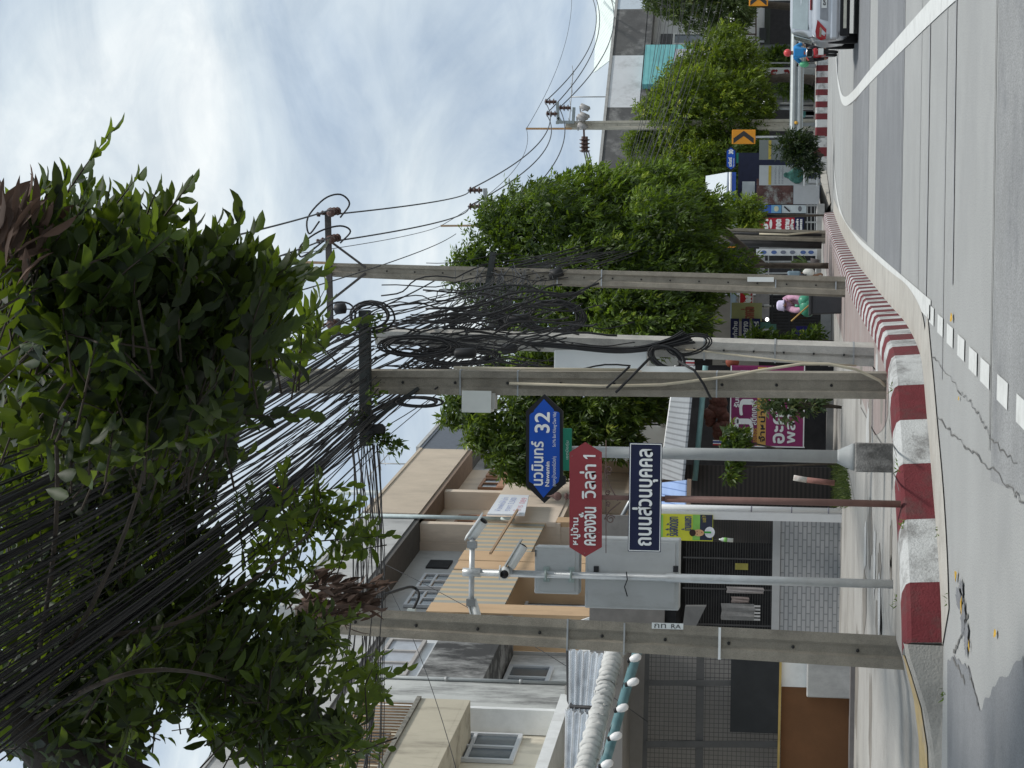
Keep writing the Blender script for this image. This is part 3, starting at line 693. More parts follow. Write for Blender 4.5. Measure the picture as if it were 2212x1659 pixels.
b.tube([at(1309, 950, DV), at(1309, 1195, DV)], .004, 5)
b.build('scrollwork', IRON, T)

# ------------------------------------------------------------------ surveillance camera pole
cb = g(1929, 1262, ZP); DC = cb.y
T = thing('camera_pole', 'silver pipe pole carrying four white cameras and two grey equipment cabinets', 'camera pole', cb)
GP = M('galvanised pipe', (0.52, 0.54, 0.545), 0.42, 0.12, 8, (0.38, 0.38, 0.38), 0.4, 3, 0.3, metal=0.35)
cx = cb.x
def cz(X): return at(X, 1245, DC).z
b = MB(); b.tube([cb-V((0, 0, .06)), V((cx, DC, cz(1440))), V((cx, DC, cz(1438))), V((cx, DC, cz(1006)))], [.044, .044, .035, .035], 14); b.build('pipe', GP, T)
tb = cz(1019)
b = MB(); xl, xr = at(1019, 1312, DC).x, at(1019, 1166, DC).x
b.tube([V((xl, DC, tb)), V((xr, DC, tb))], .028, 10); b.tube([V((cx, DC, tb-.09)), V((cx, DC, tb+.09))], .044, 12)
b.build('cross_pipe', GP, T)
WCAM = M('camera white', (0.70, 0.71, 0.69), 0.4, 0.06); CBLK = M('camera black', (0.015, 0.015, 0.017), 0.25, 0.1)
def camera(p, d, n=1):
    """bullet camera: sun shield, body and dark lens, on a knuckle"""
    p, d = V(p), V(d).normalized()
    b = MB(); b.tube([p-d*.12, p-d*.115, p+d*.10, p+d*.13], [.03, .045, .05, .05], 12)
    side = d.cross(V((0, 0, 1))).normalized(); up = side.cross(d)
    b.obox(p+up*.048+d*.02, side*.05, d*.16, up*.006); c_ = b.build('camera', WCAM, T)
    b = MB(); b.tube([p+d*.128, p+d*.137], .042, 12); b.tube([p+d*.136, p+d*.142], .024, 10); b.build('lens', CBLK, c_)
    return c_
def knuckle(a, q):
    b = MB(); b.tube([a, V(a).lerp(V(q), .5), q], [.03, .022, .026], 9); b.obox(a, (.035, 0, 0), (0, .045, 0), (0, 0, .045)); b.build('bracket', GALV, T)
pA = at(1030, 1146, DC); camera(pA, (.62, -.25, -.45)); knuckle(V((xr-.05, DC, tb)), at(1021, 1162, DC))
pB = at(1090, 1236, DC-.14); camera(pB, (-.06, -1, -.12)); knuckle(V((cx, DC-.03, cz(1090))), pB+V((0, .09, 0)))
pC = at(1116, 1203, DC-.02); camera(pC, (.72, .1, -.42)); knuckle(V((cx+.03, DC, cz(1098))), at(1106, 1216, DC))
pD = at(1027, 1322, DC); camera(pD, (-.8, -.15, -.25)); knuckle(V((xl+.05, DC, tb)), at(1021, 1308, DC))
CAB = M('cabinet grey', (0.50, 0.52, 0.52), 0.5, 0.05, 3, (0.32, 0.32, 0.31), 0.5, 2.4, 0.35)
def cabinet(X0, X1, Y0, Y1, dep, nm):
    c, w, h = px(X0, X1, Y0, Y1, DC+.06); b = MB(); b.box((c.x-w/2, DC+.055, c.z-h/2), (c.x+w/2, DC+.055+dep, c.z+h/2))
    o = b.build(nm, CAB, T, bevel=.012)
    b = MB(); b.box((c.x-w/2+.03, DC+.045, c.z-h/2+.04), (c.x+w/2-.03, DC+.056, c.z+h/2-.03)); b.build('panel', CAB, o, bevel=.004); return o, c, w, h
o, c, w, h = cabinet(1155, 1251, 1181, 1283, .24, 'small_cabinet')
b = MB()
for i in range(5): b.box((c.x+w/2-.10+i*.013, DC+.05, c.z+h/2-.016), (c.x+w/2-.093+i*.013, DC+.056, c.z+h/2+.002))
b.build('vent_slots', CBLK, o)
for X in (1180, 1234):
    b = MB(); b.box((cx-.075, DC+.02, cz(X)-.03), (cx+.075, DC+.054, cz(X)+.03)); b.tube([V((cx-.05, DC-.04, cz(X))), V((cx+.05, DC-.04, cz(X)))], .012, 6)
    b.build('pipe_clamp', M('greenish clamp', (0.35, 0.42, 0.40), 0.4, 0.2, 9, metal=0.4), T)
o, c, w, h = cabinet(1264, 1467, 1163, 1316, .28, 'large_cabinet')
for X in (1287, 1459):
    b = MB(); b.box((at(X, 1230, DC).x-.03, DC+.03, cz(X)-.025), (at(X, 1230, DC).x+.03, DC+.05, cz(X)+.025))
    b.build('latch', CBLK, o)
b = MB(); b.tube([at(1353, 1235, DC-.05), at(1355, 1252, DC-.05), at(1349, 1268, DC-.02), at(1355, 1288, DC+.03)], .006, 5); b.build('loose_tie', BLACK, T)

# ================================================================== LEFT: TOWNHOUSE ROW AND SHOPS
RD, RN, RP = V((.1733, .9849, 0)), V((.9849, -.1733, 0)), V((-6.33, 33, 0))
def rw(s, z, n): return RP+RD*s+RN*n+V((0, 0, z))
def rbox(b, s0, s1, z0, z1, n0, n1):
    return b.hexa([rw(s0, z0, n0), rw(s1, z0, n0), rw(s1, z0, n1), rw(s0, z0, n1), rw(s0, z1, n0), rw(s1, z1, n0), rw(s1, z1, n1), rw(s0, z1, n1)])
def rwindow(parent, s0, s1, z0, z1, n, cols, fm, transom=None, gl=GLASS, fw=.07):
    b = MB()
    rbox(b, s0, s1, z0, z0+fw, n, n+.07); rbox(b, s0, s1, z1-fw, z1, n, n+.07)
    for i in range(cols+1):
        s = s0+(s1-s0-fw)*i/cols; rbox(b, s, s+fw, z0+fw, z1-fw, n, n+.07)
    if transom: rbox(b, s0+fw, s1-fw, transom, transom+fw*.8, n+.002, n+.068)
    f = b.build('window', fm, parent)
    b = MB(); rbox(b, s0+.01, s1-.01, z0+.01, z1-.01, n+.01, n+.03); b.build('pane', gl, f)
    return f
CREAM = M('cream plaster', (0.66, 0.61, 0.50), 0.85, 0.06, 1, (0.25, 0.23, 0.19), 0.7, 1.1, 0.22)
DIRTW = M('stained white plaster', (0.62, 0.63, 0.62), 0.85, 0.07, 1.5, (0.07, 0.07, 0.07), 0.75, 0.9, 0.45, cover=0.02)
MOSS = M('mould-blackened plaster', (0.34, 0.34, 0.33), 0.9, 0.1, 2, (0.035, 0.035, 0.035), 0.95, 1.1, 0.5, cover=0.14)
GREYC = M('raw grey plaster', (0.42, 0.42, 0.41), 0.9, 0.08, 1.2, (0.2, 0.2, 0.2), 0.55, 1.4, 0.5)
TAN = M('tan painted plaster', (0.55, 0.38, 0.23), 0.85, 0.07, 1, (0.30, 0.21, 0.14), 0.6, 1.5, 0.2)
PEACH = M('peach plaster', (0.67, 0.56, 0.45), 0.85, 0.05, 1, (0.40, 0.33, 0.27), 0.65, 1.2, 0.22)
TANP = M('tan parapet', (0.50, 0.42, 0.33), 0.9, 0.08, 1.4, (0.33, 0.28, 0.23), 0.5, 0.7, 0.5)
GREYF = M('grey window frame', (0.52, 0.54, 0.56), 0.5, 0.05)
BRFR = M('brown shutter wood', (0.36, 0.19, 0.11), 0.6, 0.12, 4)
AWN = STRIPE('striped awning', (0.50, 0.38, 0.24), (0.32, 0.32, 0.28), tuple(RD), 2.7, 0.75, 0.5, var=0.06)
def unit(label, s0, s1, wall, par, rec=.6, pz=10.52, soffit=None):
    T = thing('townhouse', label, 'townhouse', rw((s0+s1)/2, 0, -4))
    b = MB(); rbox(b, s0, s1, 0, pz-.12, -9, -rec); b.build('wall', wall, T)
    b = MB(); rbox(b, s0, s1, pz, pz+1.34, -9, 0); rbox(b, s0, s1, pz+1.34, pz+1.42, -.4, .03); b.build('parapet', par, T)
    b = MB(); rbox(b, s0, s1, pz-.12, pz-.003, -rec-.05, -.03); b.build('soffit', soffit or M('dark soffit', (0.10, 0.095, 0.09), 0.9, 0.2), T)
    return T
# cream house
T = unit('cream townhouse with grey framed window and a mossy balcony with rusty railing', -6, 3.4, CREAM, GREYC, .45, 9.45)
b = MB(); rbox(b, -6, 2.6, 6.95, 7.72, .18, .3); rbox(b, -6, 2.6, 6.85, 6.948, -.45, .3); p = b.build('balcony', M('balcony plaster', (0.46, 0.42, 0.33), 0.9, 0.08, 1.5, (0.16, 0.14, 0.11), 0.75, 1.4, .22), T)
b = MB(); rbox(b, -6, 2.6, 7.722, 7.80, .15, .34); b.build('balcony_coping', M('mossy coping', (0.22, 0.21, 0.18), 0.95, 0.3, 8, (0.07, 0.07, 0.06), 0.8, 5), p)
b = MB()
for i in range(24): 
    s = -1+i*.15; b.tube([rw(s, 7.8, .24), rw(s, 8.75, .24)], .016, 5)
rbox(b, -1.1, 2.5, 8.73, 8.78, .21, .27); b.build('railing', RUST, T)
b = MB(); rbox(b, 2.95, 3.07, 5.2, 9.3, -.43, .03); b.build('white_trim', WHITE, T)
rwindow(T, 1.5, 2.85, 5.95, 7.0, -.44, 2, GREYF, 6.75)
rwindow(T, -.6, 1.0, 5.95, 7.0, -.44, 2, GREYF, 6.75)
rwindow(T, 1.3, 2.7, 8.3, 9.1, -.44, 2, M('dark frame', (0.2, 0.2, 0.21)), 8.8)
b = MB(); rbox(b, -6, 3.1, 5.1, 5.3, -.45, .3); b.build('white_beam', WHITE, T)
# stained white house
T = unit('stained white townhouse with black mould streaks and recessed balcony beside the cream one', 3.4, 8.9, DIRTW, GREYC, .85, 9.45)
b = MB(); rbox(b, 3.12, 4.65, 5.2, 9.3, -.85, 0); b.build('pilaster', M('pilaster plaster', (0.50, 0.51, 0.49), 0.9, 0.08, 1.5, (0.07, 0.07, 0.07), 0.85, 1.3, 0.25, cover=.03), T)
b = MB(); rbox(b, 4.66, 8.9, 7.05, 8.2, -.15, -.004); rbox(b, 4.66, 8.9, 6.95, 7.048, -.85, -.004); b.build('balcony', MOSS, T)
b = MB(); rbox(b, 4.66, 8.9, 8.203, 9.33, -.3, -.12); b.build('upper_wall', M('white upper wall', (0.66, 0.68, 0.69), 0.85, 0.06, 1, (0.2, 0.2, 0.2), 0.4, 0.9, 0.4), T)
rwindow(T, 4.9, 7.2, 8.45, 9.2, -.11, 3, M('weathered frame', (0.40, 0.38, 0.36)), None, M('pale curtain glass', (0.36, 0.38, 0.41), 0.3, .15))
rwindow(T, 6.5, 8.0, 6.0, 6.9, -.83, 2, GREYF)
b = MB(); rbox(b, 3.1, 8.9, 5.1, 5.28, -.85, .0); b.build('ledge', WHITE, T)
# two houses with striped awnings
def awning_unit(label, s0, s1, f0, f1, wall, winm):
    T = unit(label, s0, s1, wall, GREYC, .8)
    b = MB(); rbox(b, s0+.02, s0+f0, 4.2, 8.8, -.8, 0); b.build('fin', TAN, T)
    b = MB(); rbox(b, s1-f1, s1-.02, 4.2, 8.78, -.8, -.002); b.build('fin', TAN, T)
    a, c = s0+f0+.01, s1-f1-.01
    b = MB(); b.slab([rw(a, 8.8, -.03), rw(c, 8.8, -.03), rw(c, 7.25, -.03), rw(a, 7.25, -.03)], RN*-.05); b.build('awning', AWN, T)
    rwindow(T, a+1.9, c+.3, 5.2, 7.15, -.78, 2, GREYF); 
    b = MB(); rbox(b, a, c, 4.2, 5.1, -.2, -.02); b.build('balcony_wall', TAN, T)
    b = MB(); rbox(b, s0, s1, 3.9, 4.19, -.8, .02); b.build('floor_slab', GREYC, T)
    return T
T = awning_unit('townhouse with striped tan awning between tan fins, right behind the leaning pole', 9.0, 13.2, .7, .75, GREYC, GREYF)
rwindow(T, 11.9, 13.1, 8.95, 9.85, -.78, 2, GREYF, 9.5)
T = awning_unit('townhouse with striped tan awning beside the peach walled house', 13.2, 17.6, .9, .55, GREYC, GREYF)
rwindow(T, 13.4, 14.6, 8.95, 9.85, -.78, 2, GREYF, 9.5)
b = MB(); rbox(b, 15.3, 16.0, 9.4, 9.95, -.79, -.76); b.build('vent_hole', DARK, T)
# peach houses
def peach(label, s0, s1, wins):
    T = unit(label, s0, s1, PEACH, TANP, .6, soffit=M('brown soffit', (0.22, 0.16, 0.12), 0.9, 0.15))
    b = MB(); rbox(b, s0, s1, 7.0, 8.8, -.12, 0); b.build('screen_wall', M('pale peach wall', (0.72, 0.61, 0.50), 0.85, 0.05, 1, (0.5, 0.42, 0.35), 0.4, 1.3, 0.5), T)
    b = MB(); rbox(b, s0+.02, s0+.3, 4.2, 10.39, -.6, -.125); b.build('fin', PEACH, T)
    for a, w in wins:
        f = rwindow(T, a, a+w, 8.3, 9.85, -.58, 2, BRFR, 9.3, GLASS)
        b = MB(); rbox(b, a+.08, a+w-.08, 8.4, 9.3, -.56, -.50); b.build('shutter', BRFR, f)
    b = MB(); rbox(b, s0, s1, 6.88, 6.998, -.6, -.02); b.build('floor_slab', PEACH, T)
    return T
T = peach('peach townhouse with brown shutters behind the hanging white notice board', 17.0, 20.6, [(17.4, .9), (18.5, 1.2)])
b = MB(); b.tube([rw(17.0, 8.3, .06), rw(17.0, 11.9, .06)], .05, 8); b.tube([rw(17.0, 8.35, .06), rw(16.8, 8.1, .12), rw(16.75, 8.0, .1)], .045, 7); b.build('drain_pipe', M('pale blue pipe', (0.5, 0.58, 0.58)), T)
T = peach('peach townhouse with brown shutters, next to the dark slate end house', 20.6, 25.5, [(21.0, 1.5), (22.9, 1.2), (24.4, .9)])
T = unit('end townhouse with dark slate parapet and dark gridded windows, partly behind mango tree', 25.5, 30.6, M('end house wall', (0.42, 0.42, 0.43), 0.85), M('dark slate', (0.075, 0.085, 0.105), 0.5, 0.25, 12), .6)
b = MB(); rbox(b, 25.5, 30.6, 10.3, 10.56, -.05, .06); b.build('white_ledge', WHITE, T)
b = MB(); rbox(b, 25.5, 30.6, 11.95, 12.05, -9, .05); b.build('coping', GREYC, T)
for k in range(3): rwindow(T, 25.8+k*1.6, 27.2+k*1.6, 8.0, 10.1, -.58, 3, M('dark frame', (0.2, 0.2, 0.21)), 9.2)
b = MB(); rbox(b, 25.5, 30.59, 0, 7.4, -.59, -.1); b.build('lower_wall', PEACH, T)
T = thing('drain_pipe', 'thin grey drain pipe running down the stained white pilaster', 'pipe', rw(4.5, 5.2, .04)); b = MB(); b.tube([rw(4.5, 5.3, .04), rw(4.5, 9.3, .04)], .035, 7); b.build('pipe', M('drain grey', (.36, .38, .38), .6, .1), T)
for z in (6.2, 7.6, 8.9):
    b = MB(); b.tube([rw(4.5, z-.03, .04), rw(4.5, z+.03, .04)], .048, 7); b.build('clip', STEEL, T)
# hanging white notice board
n0 = rw(16.5, 8.6, .32)
T = thing('notice_board', 'white rental notice board with blue and pink writing on rusty bracket above awnings', 'notice board', n0)
p = [at(1053, 1108, 49), at(1145, 1104, 49.2), at(1134, 1069, 51), at(1072, 1069, 51)]
q = [rw(16.5, 8.62, .3), rw(18.6, 8.6, .3), rw(18.6, 7.86, .3), rw(16.5, 7.7, .3)]
b = MB(); b.slab(q, RN*-.04); b.build('sheet', M('notice white', (0.74, 0.77, 0.82), 0.5, 0.03), T)
INK1 = M('faded blue ink', (0.40, 0.45, 0.66)); INK2 = M('faded pink ink', (0.68, 0.40, 0.46))
for i, (tx_, m) in enumerate((('ห้องพักให้เช่า', INK1), ('ราคา 3,500', INK1), ('โทร 089', INK2))):
    text('lettering', tx_, rw(17.55, 8.42-i*.24, .3), RD, (0, 0, 1), 1.45, .17, m, T)
b = MB(); b.bar(rw(16.7, 7.9, .36), rw(12.5, 7.95, .36), .05, .05); b.build('bracket', RUST, T)
# roof antenna
def antenna(p, label, L_=1.3, n=7, sc=1.0, dirv=(0.5, 0.5, -.35)):
    p = V(p); T = thing('roof_antenna', label, 'antenna', p)
    b = MB(); d = V(dirv).normalized(); s = d.cross(V((0, 0, 1))).normalized(); h = p+V((0, 0, 1.2*sc))
    b.tube([p, h], .02*sc, 5); b.tube([h-d*L_*.5, h+d*L_*.5], .014*sc, 5)
    b.build('mast', STEEL, T)
    for i in range(n):
        b = MB(); q = h+d*L_*(i/(n-1)-.5); k = .34*sc*(1-.3*i/n); b.tube([q-s*k, q+s*k], .008*sc, 4); b.build('rod', STEEL, T)
antenna(rw(25.2, 11.86, -.4), 'fishbone roof antenna leaning beside the dark slate parapet')

# ------------------------------------------------------------------ mesh fronted shop with silver fascia
DM = 31.0
T = thing('mesh_shop', 'shop front with wire mesh screen, silver corrugated fascia and orange panel', 'shop', at(1838, 1560, DM))
def corr(X0, X1, Y0, Y1, d0, d1, waves, amp, mt, name, jag=False):
    b = MB(); b.sm = True; k = waves*8
    rows = []
    for i in range(k+1):
        t = i/k; o = amp*math.sin(2*math.pi*waves*t)*(1+.25*math.sin(7*t))
        l = at(X0[1]+(X1[1]-X0[1])*t, Y1, d1); r = at(X0[0]+(X1[0]-X0[0])*t, Y0, d0)
        rows.append((V((l.x, l.y-o-.9*t, l.z)), V((r.x, r.y-o-.9*t, r.z))))
    for (a, c), (e, f) in zip(rows, rows[1:]):
        for j in range(6): b.face(a.lerp(c, j/6), a.lerp(c, (j+1)/6), e.lerp(f, (j+1)/6), e.lerp(f, j/6))
    return b.build(name, mt, T)
SILV = M('silver sheet', (0.74, 0.76, 0.78), 0.22, 0.08, 3, (0.35, 0.36, 0.37), 0.5, 1.2, 1, metal=0.75)
corr((1228, 1228), (1345, 1320), 1400, 1536, 30.5, 29.3, 7, .085, SILV, 'corrugated_fascia')
corr((1221, 1218), (1325, 1300), 1530, 1700, 29.1, 27.6, 6, .085, SILV, 'corrugated_fascia')
b = MB(); b.tube([at(1226, 1395, 30.6), at(1228, 1512, 29.6), at(1234, 1526, 29.3), at(1300, 1530, 28.6)], .03, 6); b.build('edge_trim', BLACK, T)
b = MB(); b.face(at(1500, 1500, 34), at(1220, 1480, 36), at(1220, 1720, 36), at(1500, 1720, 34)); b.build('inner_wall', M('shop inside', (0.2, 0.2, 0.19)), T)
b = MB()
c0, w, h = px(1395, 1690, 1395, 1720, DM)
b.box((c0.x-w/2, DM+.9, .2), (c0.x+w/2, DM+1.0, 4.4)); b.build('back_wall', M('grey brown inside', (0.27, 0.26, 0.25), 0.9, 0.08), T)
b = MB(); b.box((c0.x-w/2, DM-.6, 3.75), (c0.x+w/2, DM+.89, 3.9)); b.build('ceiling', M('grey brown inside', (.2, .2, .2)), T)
b = MB(); zt, zb = c0.z+h/2, c0.z-h/2
nx = int(w/.068)
for i in range(nx+1):
    x = c0.x-w/2+w*i/nx; b.box((x-.004, DM, zb), (x+.004, DM+.008, zt))
nz = int((zt-zb)/.068)
for i in range(nz+1):
    z = zb+(zt-zb)*i/nz; b.box((c0.x-w/2, DM-.008, z-.004), (c0.x+w/2, DM, z+.004))
b.build('mesh_screen', M('mesh wire', (0.07, 0.07, 0.07), 0.6), T)
FRM = M('dark frame bar', (0.075, 0.075, 0.075), 0.6, 0.15)
for p, q, t in ((at(1399, 1395, DM), at(1391, 1720, DM), .07), (at(1514, 1395, DM), at(1510, 1720, DM), .11), (at(1400, 1474, DM), at(1688, 1474, DM), .085), (at(1395, 1606, DM), at(1680, 1606, DM), .1), (at(1395, 1700, DM), at(1680, 1700, DM), .1)):
    o_ = .03 if abs(p.x-q.x) > abs(p.z-q.z) else .06
    b = MB(); b.bar(V((p.x, DM-o_, p.z)), V((q.x, DM-o_, q.z)), t, .026, up=V((0, 1, 0))); b.build('frame_bar', FRM, T)
b = MB(); board(b, 1578, 1683, 1426, 1583, DM-.14, .05); b.build('black_board', M('black board', (0.02, 0.022, 0.024), 0.6, 0.2), T)
b = MB(); b.bar(at(1687, 1400, DM-.1), at(1680, 1720, DM-.1), .1, .035); b.build('yellow_ledge', M('ochre ledge', (0.42, 0.30, 0.10), 0.7, 0.15), T)
b = MB(); board(b, 1686, 1838, 1485, 1725, DM-.02, .06); b.build('orange_panel', M('orange brown panel', (0.165, 0.078, 0.034), 0.75, 0.12, 2, (0.2, 0.09, 0.04), 0.55, 1.0, 1, fine=.1), T)
b = MB(); board(b, 1687, 1746, 1400, 1484, DM-.03, .05); b.build('white_panel', WHITE, T)
b = MB(); board(b, 1743, 1842, 1400, 1508, DM-.25, .3); b.build('concrete_base', GREYC, T, bevel=.02)
b = MB(); board(b, 1836, 1852, 1395, 1725, DM-.6, .9); b.build('floor_edge', M('dark floor edge', (0.16, 0.15, 0.15)), T)
# rolled tarpaulin, teal pipe with bulbs
p0, p1 = at(1330, 1398, 28.9), at(1258, 1690, 26.6)
T = thing('rolled_awning', 'rolled pale grey canvas awning under the silver fascia', 'awning', p0)
b = MB(); b.sm = True
k = 90; pts = []; rs = []
for i in range(k+1):
    t = i/k; p = p0.lerp(p1, t); pts.append(p+V((0, .02*math.sin(i*1.9), .015*math.sin(i*2.7)))); rs.append(.115+.02*abs(math.sin(i*.9))+.012*rnd.random())
b.tube(pts, rs, 12); b.build('canvas', M('canvas grey', (0.52, 0.52, 0.50), 0.9, 0.1, 8, (0.3, 0.3, 0.29), 0.5, 4), T)
p0, p1 = at(1376, 1410, 28.6), at(1292, 1700, 26.4)
b = MB(); b.tube([p0, p1], .07, 12); T2 = thing('awning_pipe', 'faded teal pipe slanting below the rolled canvas awning', 'pipe', p0); b.build('pipe', M('faded teal pipe', (0.10, 0.20, 0.22), 0.6, 0.15, 6, (0.3, 0.36, 0.36), 0.4, 3), T2)
T = thing('string_lights', 'string of fat white light bulbs wired along the teal pipe', 'string lights', p0)
b = MB(); b.tube([p0.lerp(p1, i/12)+V((0, -.075, .03+.03*(i % 2))) for i in range(13)], .012, 5); b.build('cord', BLACK, T)
BULB = M('frosted bulb', (0.72, 0.71, 0.70), 0.35, 0.04)
for X, Y in ((1373, 1421), (1368, 1473), (1345, 1529), (1331, 1590), (1312, 1650)):
    c = at(X+1, Y, 28.1-(Y-1421)*.0075); a = V((.25, -.1, -.6)).normalized()
    b = MB(); b.tube([c-a*.09, c-a*.05, c, c+a*.055, c+a*.075], [.032, .05, .058, .045, .015], 10); o = b.build('bulb', BULB, T)
    b = MB(); b.tube([c-a*.13, c-a*.088], .034, 8); b.build('socket', BLACK, o)

# ------------------------------------------------------------------ dark shop with the white brick dwarf wall
DW = 40.0
T = thing('brick_shop', 'dark open shop behind a white brick dwarf wall and iron grille', 'shop', at(1790, 1240, DW))
b = MB(); pt = [at(1671, 1122, DW), at(1668, 1400, DW)]
xr, xl = pt[0].x, pt[1].x; zt = pt[0].z
BRK = bpy.data.materials.new('white painted brick'); BRK.use_nodes = True
_n = BRK.node_tree.nodes; _l = BRK.node_tree.links; _b = _n['Principled BSDF']; _b.inputs['Roughness'].default_value = .8
_c = _n.new('ShaderNodeTexCoord'); _mp = _n.new('ShaderNodeMapping'); _mp.inputs['Rotation'].default_value = (R(90), 0, 0); _l.new(_c.outputs['Object'], _mp.inputs[0])
_t = _n.new('ShaderNodeTexBrick'); _t.inputs['Color1'].default_value = (.36, .37, .385, 1); _t.inputs['Color2'].default_value = (.42, .425, .44, 1); _t.inputs['Mortar'].default_value = (.24, .25, .26, 1)
_t.inputs['Scale'].default_value = 1; _t.inputs['Brick Width'].default_value = .26; _t.inputs['Row Height'].default_value = .085; _t.inputs['Mortar Size'].default_value = .012; _l.new(_mp.outputs[0], _t.inputs[0]); _l.new(_t.outputs[0], _b.inputs['Base Color'])
_u = _n.new('ShaderNodeBump'); _u.inputs['Strength'].default_value = .6; _u.inputs['Distance'].default_value = .01; _l.new(_t.outputs[1], _u.inputs['Height']); _u.invert = True; _l.new(_u.outputs[0], _b.inputs['Normal'])
b.box((xl, DW, .2), (xr, DW+.15, zt-.14)); b.build('dwarf_wall', BRK, T)
b = MB(); b.box((xl, DW-.03, zt-.139), (xr, DW+.17, zt+.01)); b.build('wall_cap', M('grey cap', (0.40, 0.41, 0.42), 0.7, .05), T)
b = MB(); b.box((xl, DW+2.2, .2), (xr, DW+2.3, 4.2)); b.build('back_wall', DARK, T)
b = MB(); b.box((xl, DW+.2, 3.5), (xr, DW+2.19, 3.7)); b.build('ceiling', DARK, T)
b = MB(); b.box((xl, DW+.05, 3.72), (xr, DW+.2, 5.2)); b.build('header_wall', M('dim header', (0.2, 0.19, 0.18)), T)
b = MB()
for i in range(34):
    z = zt+.03+i*.05; b.box((xl, DW+.08, z), (xr, DW+.095, z+.011))
for x in (xl+.4, xl+1.1, xl+1.7): b.box((x, DW+.06, zt+.01), (x+.03, DW+.079, zt+1.75))
b.build('grille', M('grille iron', (0.06, 0.06, 0.062), 0.6), T)
b = MB(); c, w, h = board(b, 1510, 1672, 1122, 1172, DW+.3, .03); b.build('bamboo_blind', STRIPE('bamboo blind', (0.07, 0.06, 0.055), (0.035, 0.032, 0.03), (0, 0, 1), 22), T)
b = MB()
b.slab([at(1525, 1310, DW-.4), at(1500, 1360, DW-.4), at(1474, 1360, DW-.4), at(1480, 1310, DW-.4)], (0, .3, 0)); b.build('tiled_eave', M('grey tile', (0.16, 0.16, 0.16)), T)
def towel(label, X0, X1, Y0, Y1, d, col, fr=True, name='towel'):
    T = thing(name, label, 'towel', at(X1, (Y0+Y1)/2, d)); b = MB(); b.sm = True; n = 8
    c, w, h = px(X0, X1, Y0, Y1, d)
    rows = []
    for j in range(7): rows.append([V((c.x-w/2+w*i/n, d+.02*math.sin(i*1.7+j*.3)*(j/6), c.z+h/2-h*j/6+.01*math.sin(i))) for i in range(n+1)])
    for r0, r1 in zip(rows, rows[1:]):
        for i in range(n): b.face(r0[i], r0[i+1], r1[i+1], r1[i])
    b.build('cloth', M('towel '+label[:12], col, 0.95, 0.15, 12, bump=.4), T)
    if fr:
        b = MB()
        for i in range(5): x = c.x-w/2+w*(i+.1)/5; b.box((x, d-.005, c.z-h/2-.11), (x+w/9, d+.005, c.z-h/2+.01))
        b.build('fringe', M('fringe white', (0.45, 0.45, 0.45)), T)
towel('grey towel with white striped fringe hanging in the dark shop', 1558, 1630, 1304, 1340, DW+.02, (0.21, 0.21, 0.21))
towel('narrow pale towel with red edge hanging between pole and grey towel', 1570, 1650, 1268, 1282, DW+.02, (0.30, 0.28, 0.28), False)
towel('small folded pinkish cloth hanging beside the grey towel', 1580, 1618, 1289, 1302, DW+.03, (0.24, 0.20, 0.19), False)
T = thing('paper_note', 'small mustard yellow note tied to the shop grille', 'note', at(1600, 1224, DW)); b = MB(); board(b, 1588, 1616, 1217, 1231, DW+.03, .01); b.build('sheet', M('mustard paper', (0.26, 0.24, 0.06)), T)
# white pillar with drain pipe and poster
DPL = 39.2
pb_ = at(1809, 1112, DPL)
T = thing('shop_pillar', 'white square pillar with a round white drain pipe at its side', 'pillar', (pb_.x, DPL, .2))
b = MB(); x0, x1 = at(1700, 1126, DPL).x, at(1700, 1109, DPL).x; zt = at(1425, 1115, DPL).z; b.box((x0, DPL, .2), (x1, DPL+.25, zt)); b.build('shaft', M('pillar white', (0.62, 0.63, 0.64), 0.6, 0.05), T)
b = MB(); x = at(1700, 1101.5, DPL).x; b.tube([V((x, DPL+.06, .22)), V((x, DPL+.06, zt+.6))], .055, 10); o = b.build('drain_pipe', M('pipe white', (0.70, 0.71, 0.72), 0.4, 0.03), T)
for X in (1623, 1710, 1790):
    b = MB(); z = at(X, 1102, DPL).z; b.tube([V((x, DPL+.06, z-.012)), V((x, DPL+.06, z+.012))], .06, 10); b.build('pipe_tie', M('pipe tie', (0.2, 0.2, 0.24)), o)
T = thing('election_poster', 'yellow and green poster of a man in white coat fixed to the white pillar', 'poster', at(1539, 1139, DPL))
d = DPL-.05
b = MB(); c, w, h = board(b, 1428, 1540, 1111, 1168, d, .02); pl = b.build('sheet', M('poster yellow', (0.55, 0.56, 0.045), 0.6, 0.06), T)
def patch(nm, X0, X1, Y0, Y1, dd, m, par):
    b = MB(); board(b, X0, X1, Y0, Y1, dd, .002); return b.build(nm, m, par)
patch('band', 1496, 1512, 1112, 1167, d-.004, M('poster green', (0.22, 0.48, 0.10)), pl); patch('band', 1512, 1539, 1112, 1167, d-.004, M('poster navy', (0.03, 0.035, 0.06)), pl)
patch('band', 1428, 1432, 1112, 1167, d-.004, M('poster green', (0.2, .4, .1)), pl)
INKN = M('navy lettering', (0.06, 0.07, 0.16))
ptext('lettering', 'รับสั่งตัดยา', 1437, 1465, 1116, 1158, d-.004, INKN, pl, .004); ptext('lettering', 'บ้านคนชรา', 1472, 1494, 1115, 1146, d-.004, INKN, pl, .004)
ptext('lettering', 'เบอร์ 9', 1516, 1525, 1114, 1128, d-.006, M('yellow lettering', (0.6, 0.5, 0.08)), pl)
def disc(nm, X, Y, rx, ry, dd, m, par, n=16):
    c = at(X, Y, dd); sx, sz = rx/FPX*dd, ry/FPX*dd
    b = MB(); b.slab([V((c.x+sx*math.cos(6.283*i/n), dd, c.z+sz*math.sin(6.283*i/n))) for i in range(n)], (0, .002, 0)); return b.build(nm, m, par)
disc('coat', 1533, 1150, 12, 11, d-.008, M('coat white', (0.68, 0.7, 0.74)), pl)
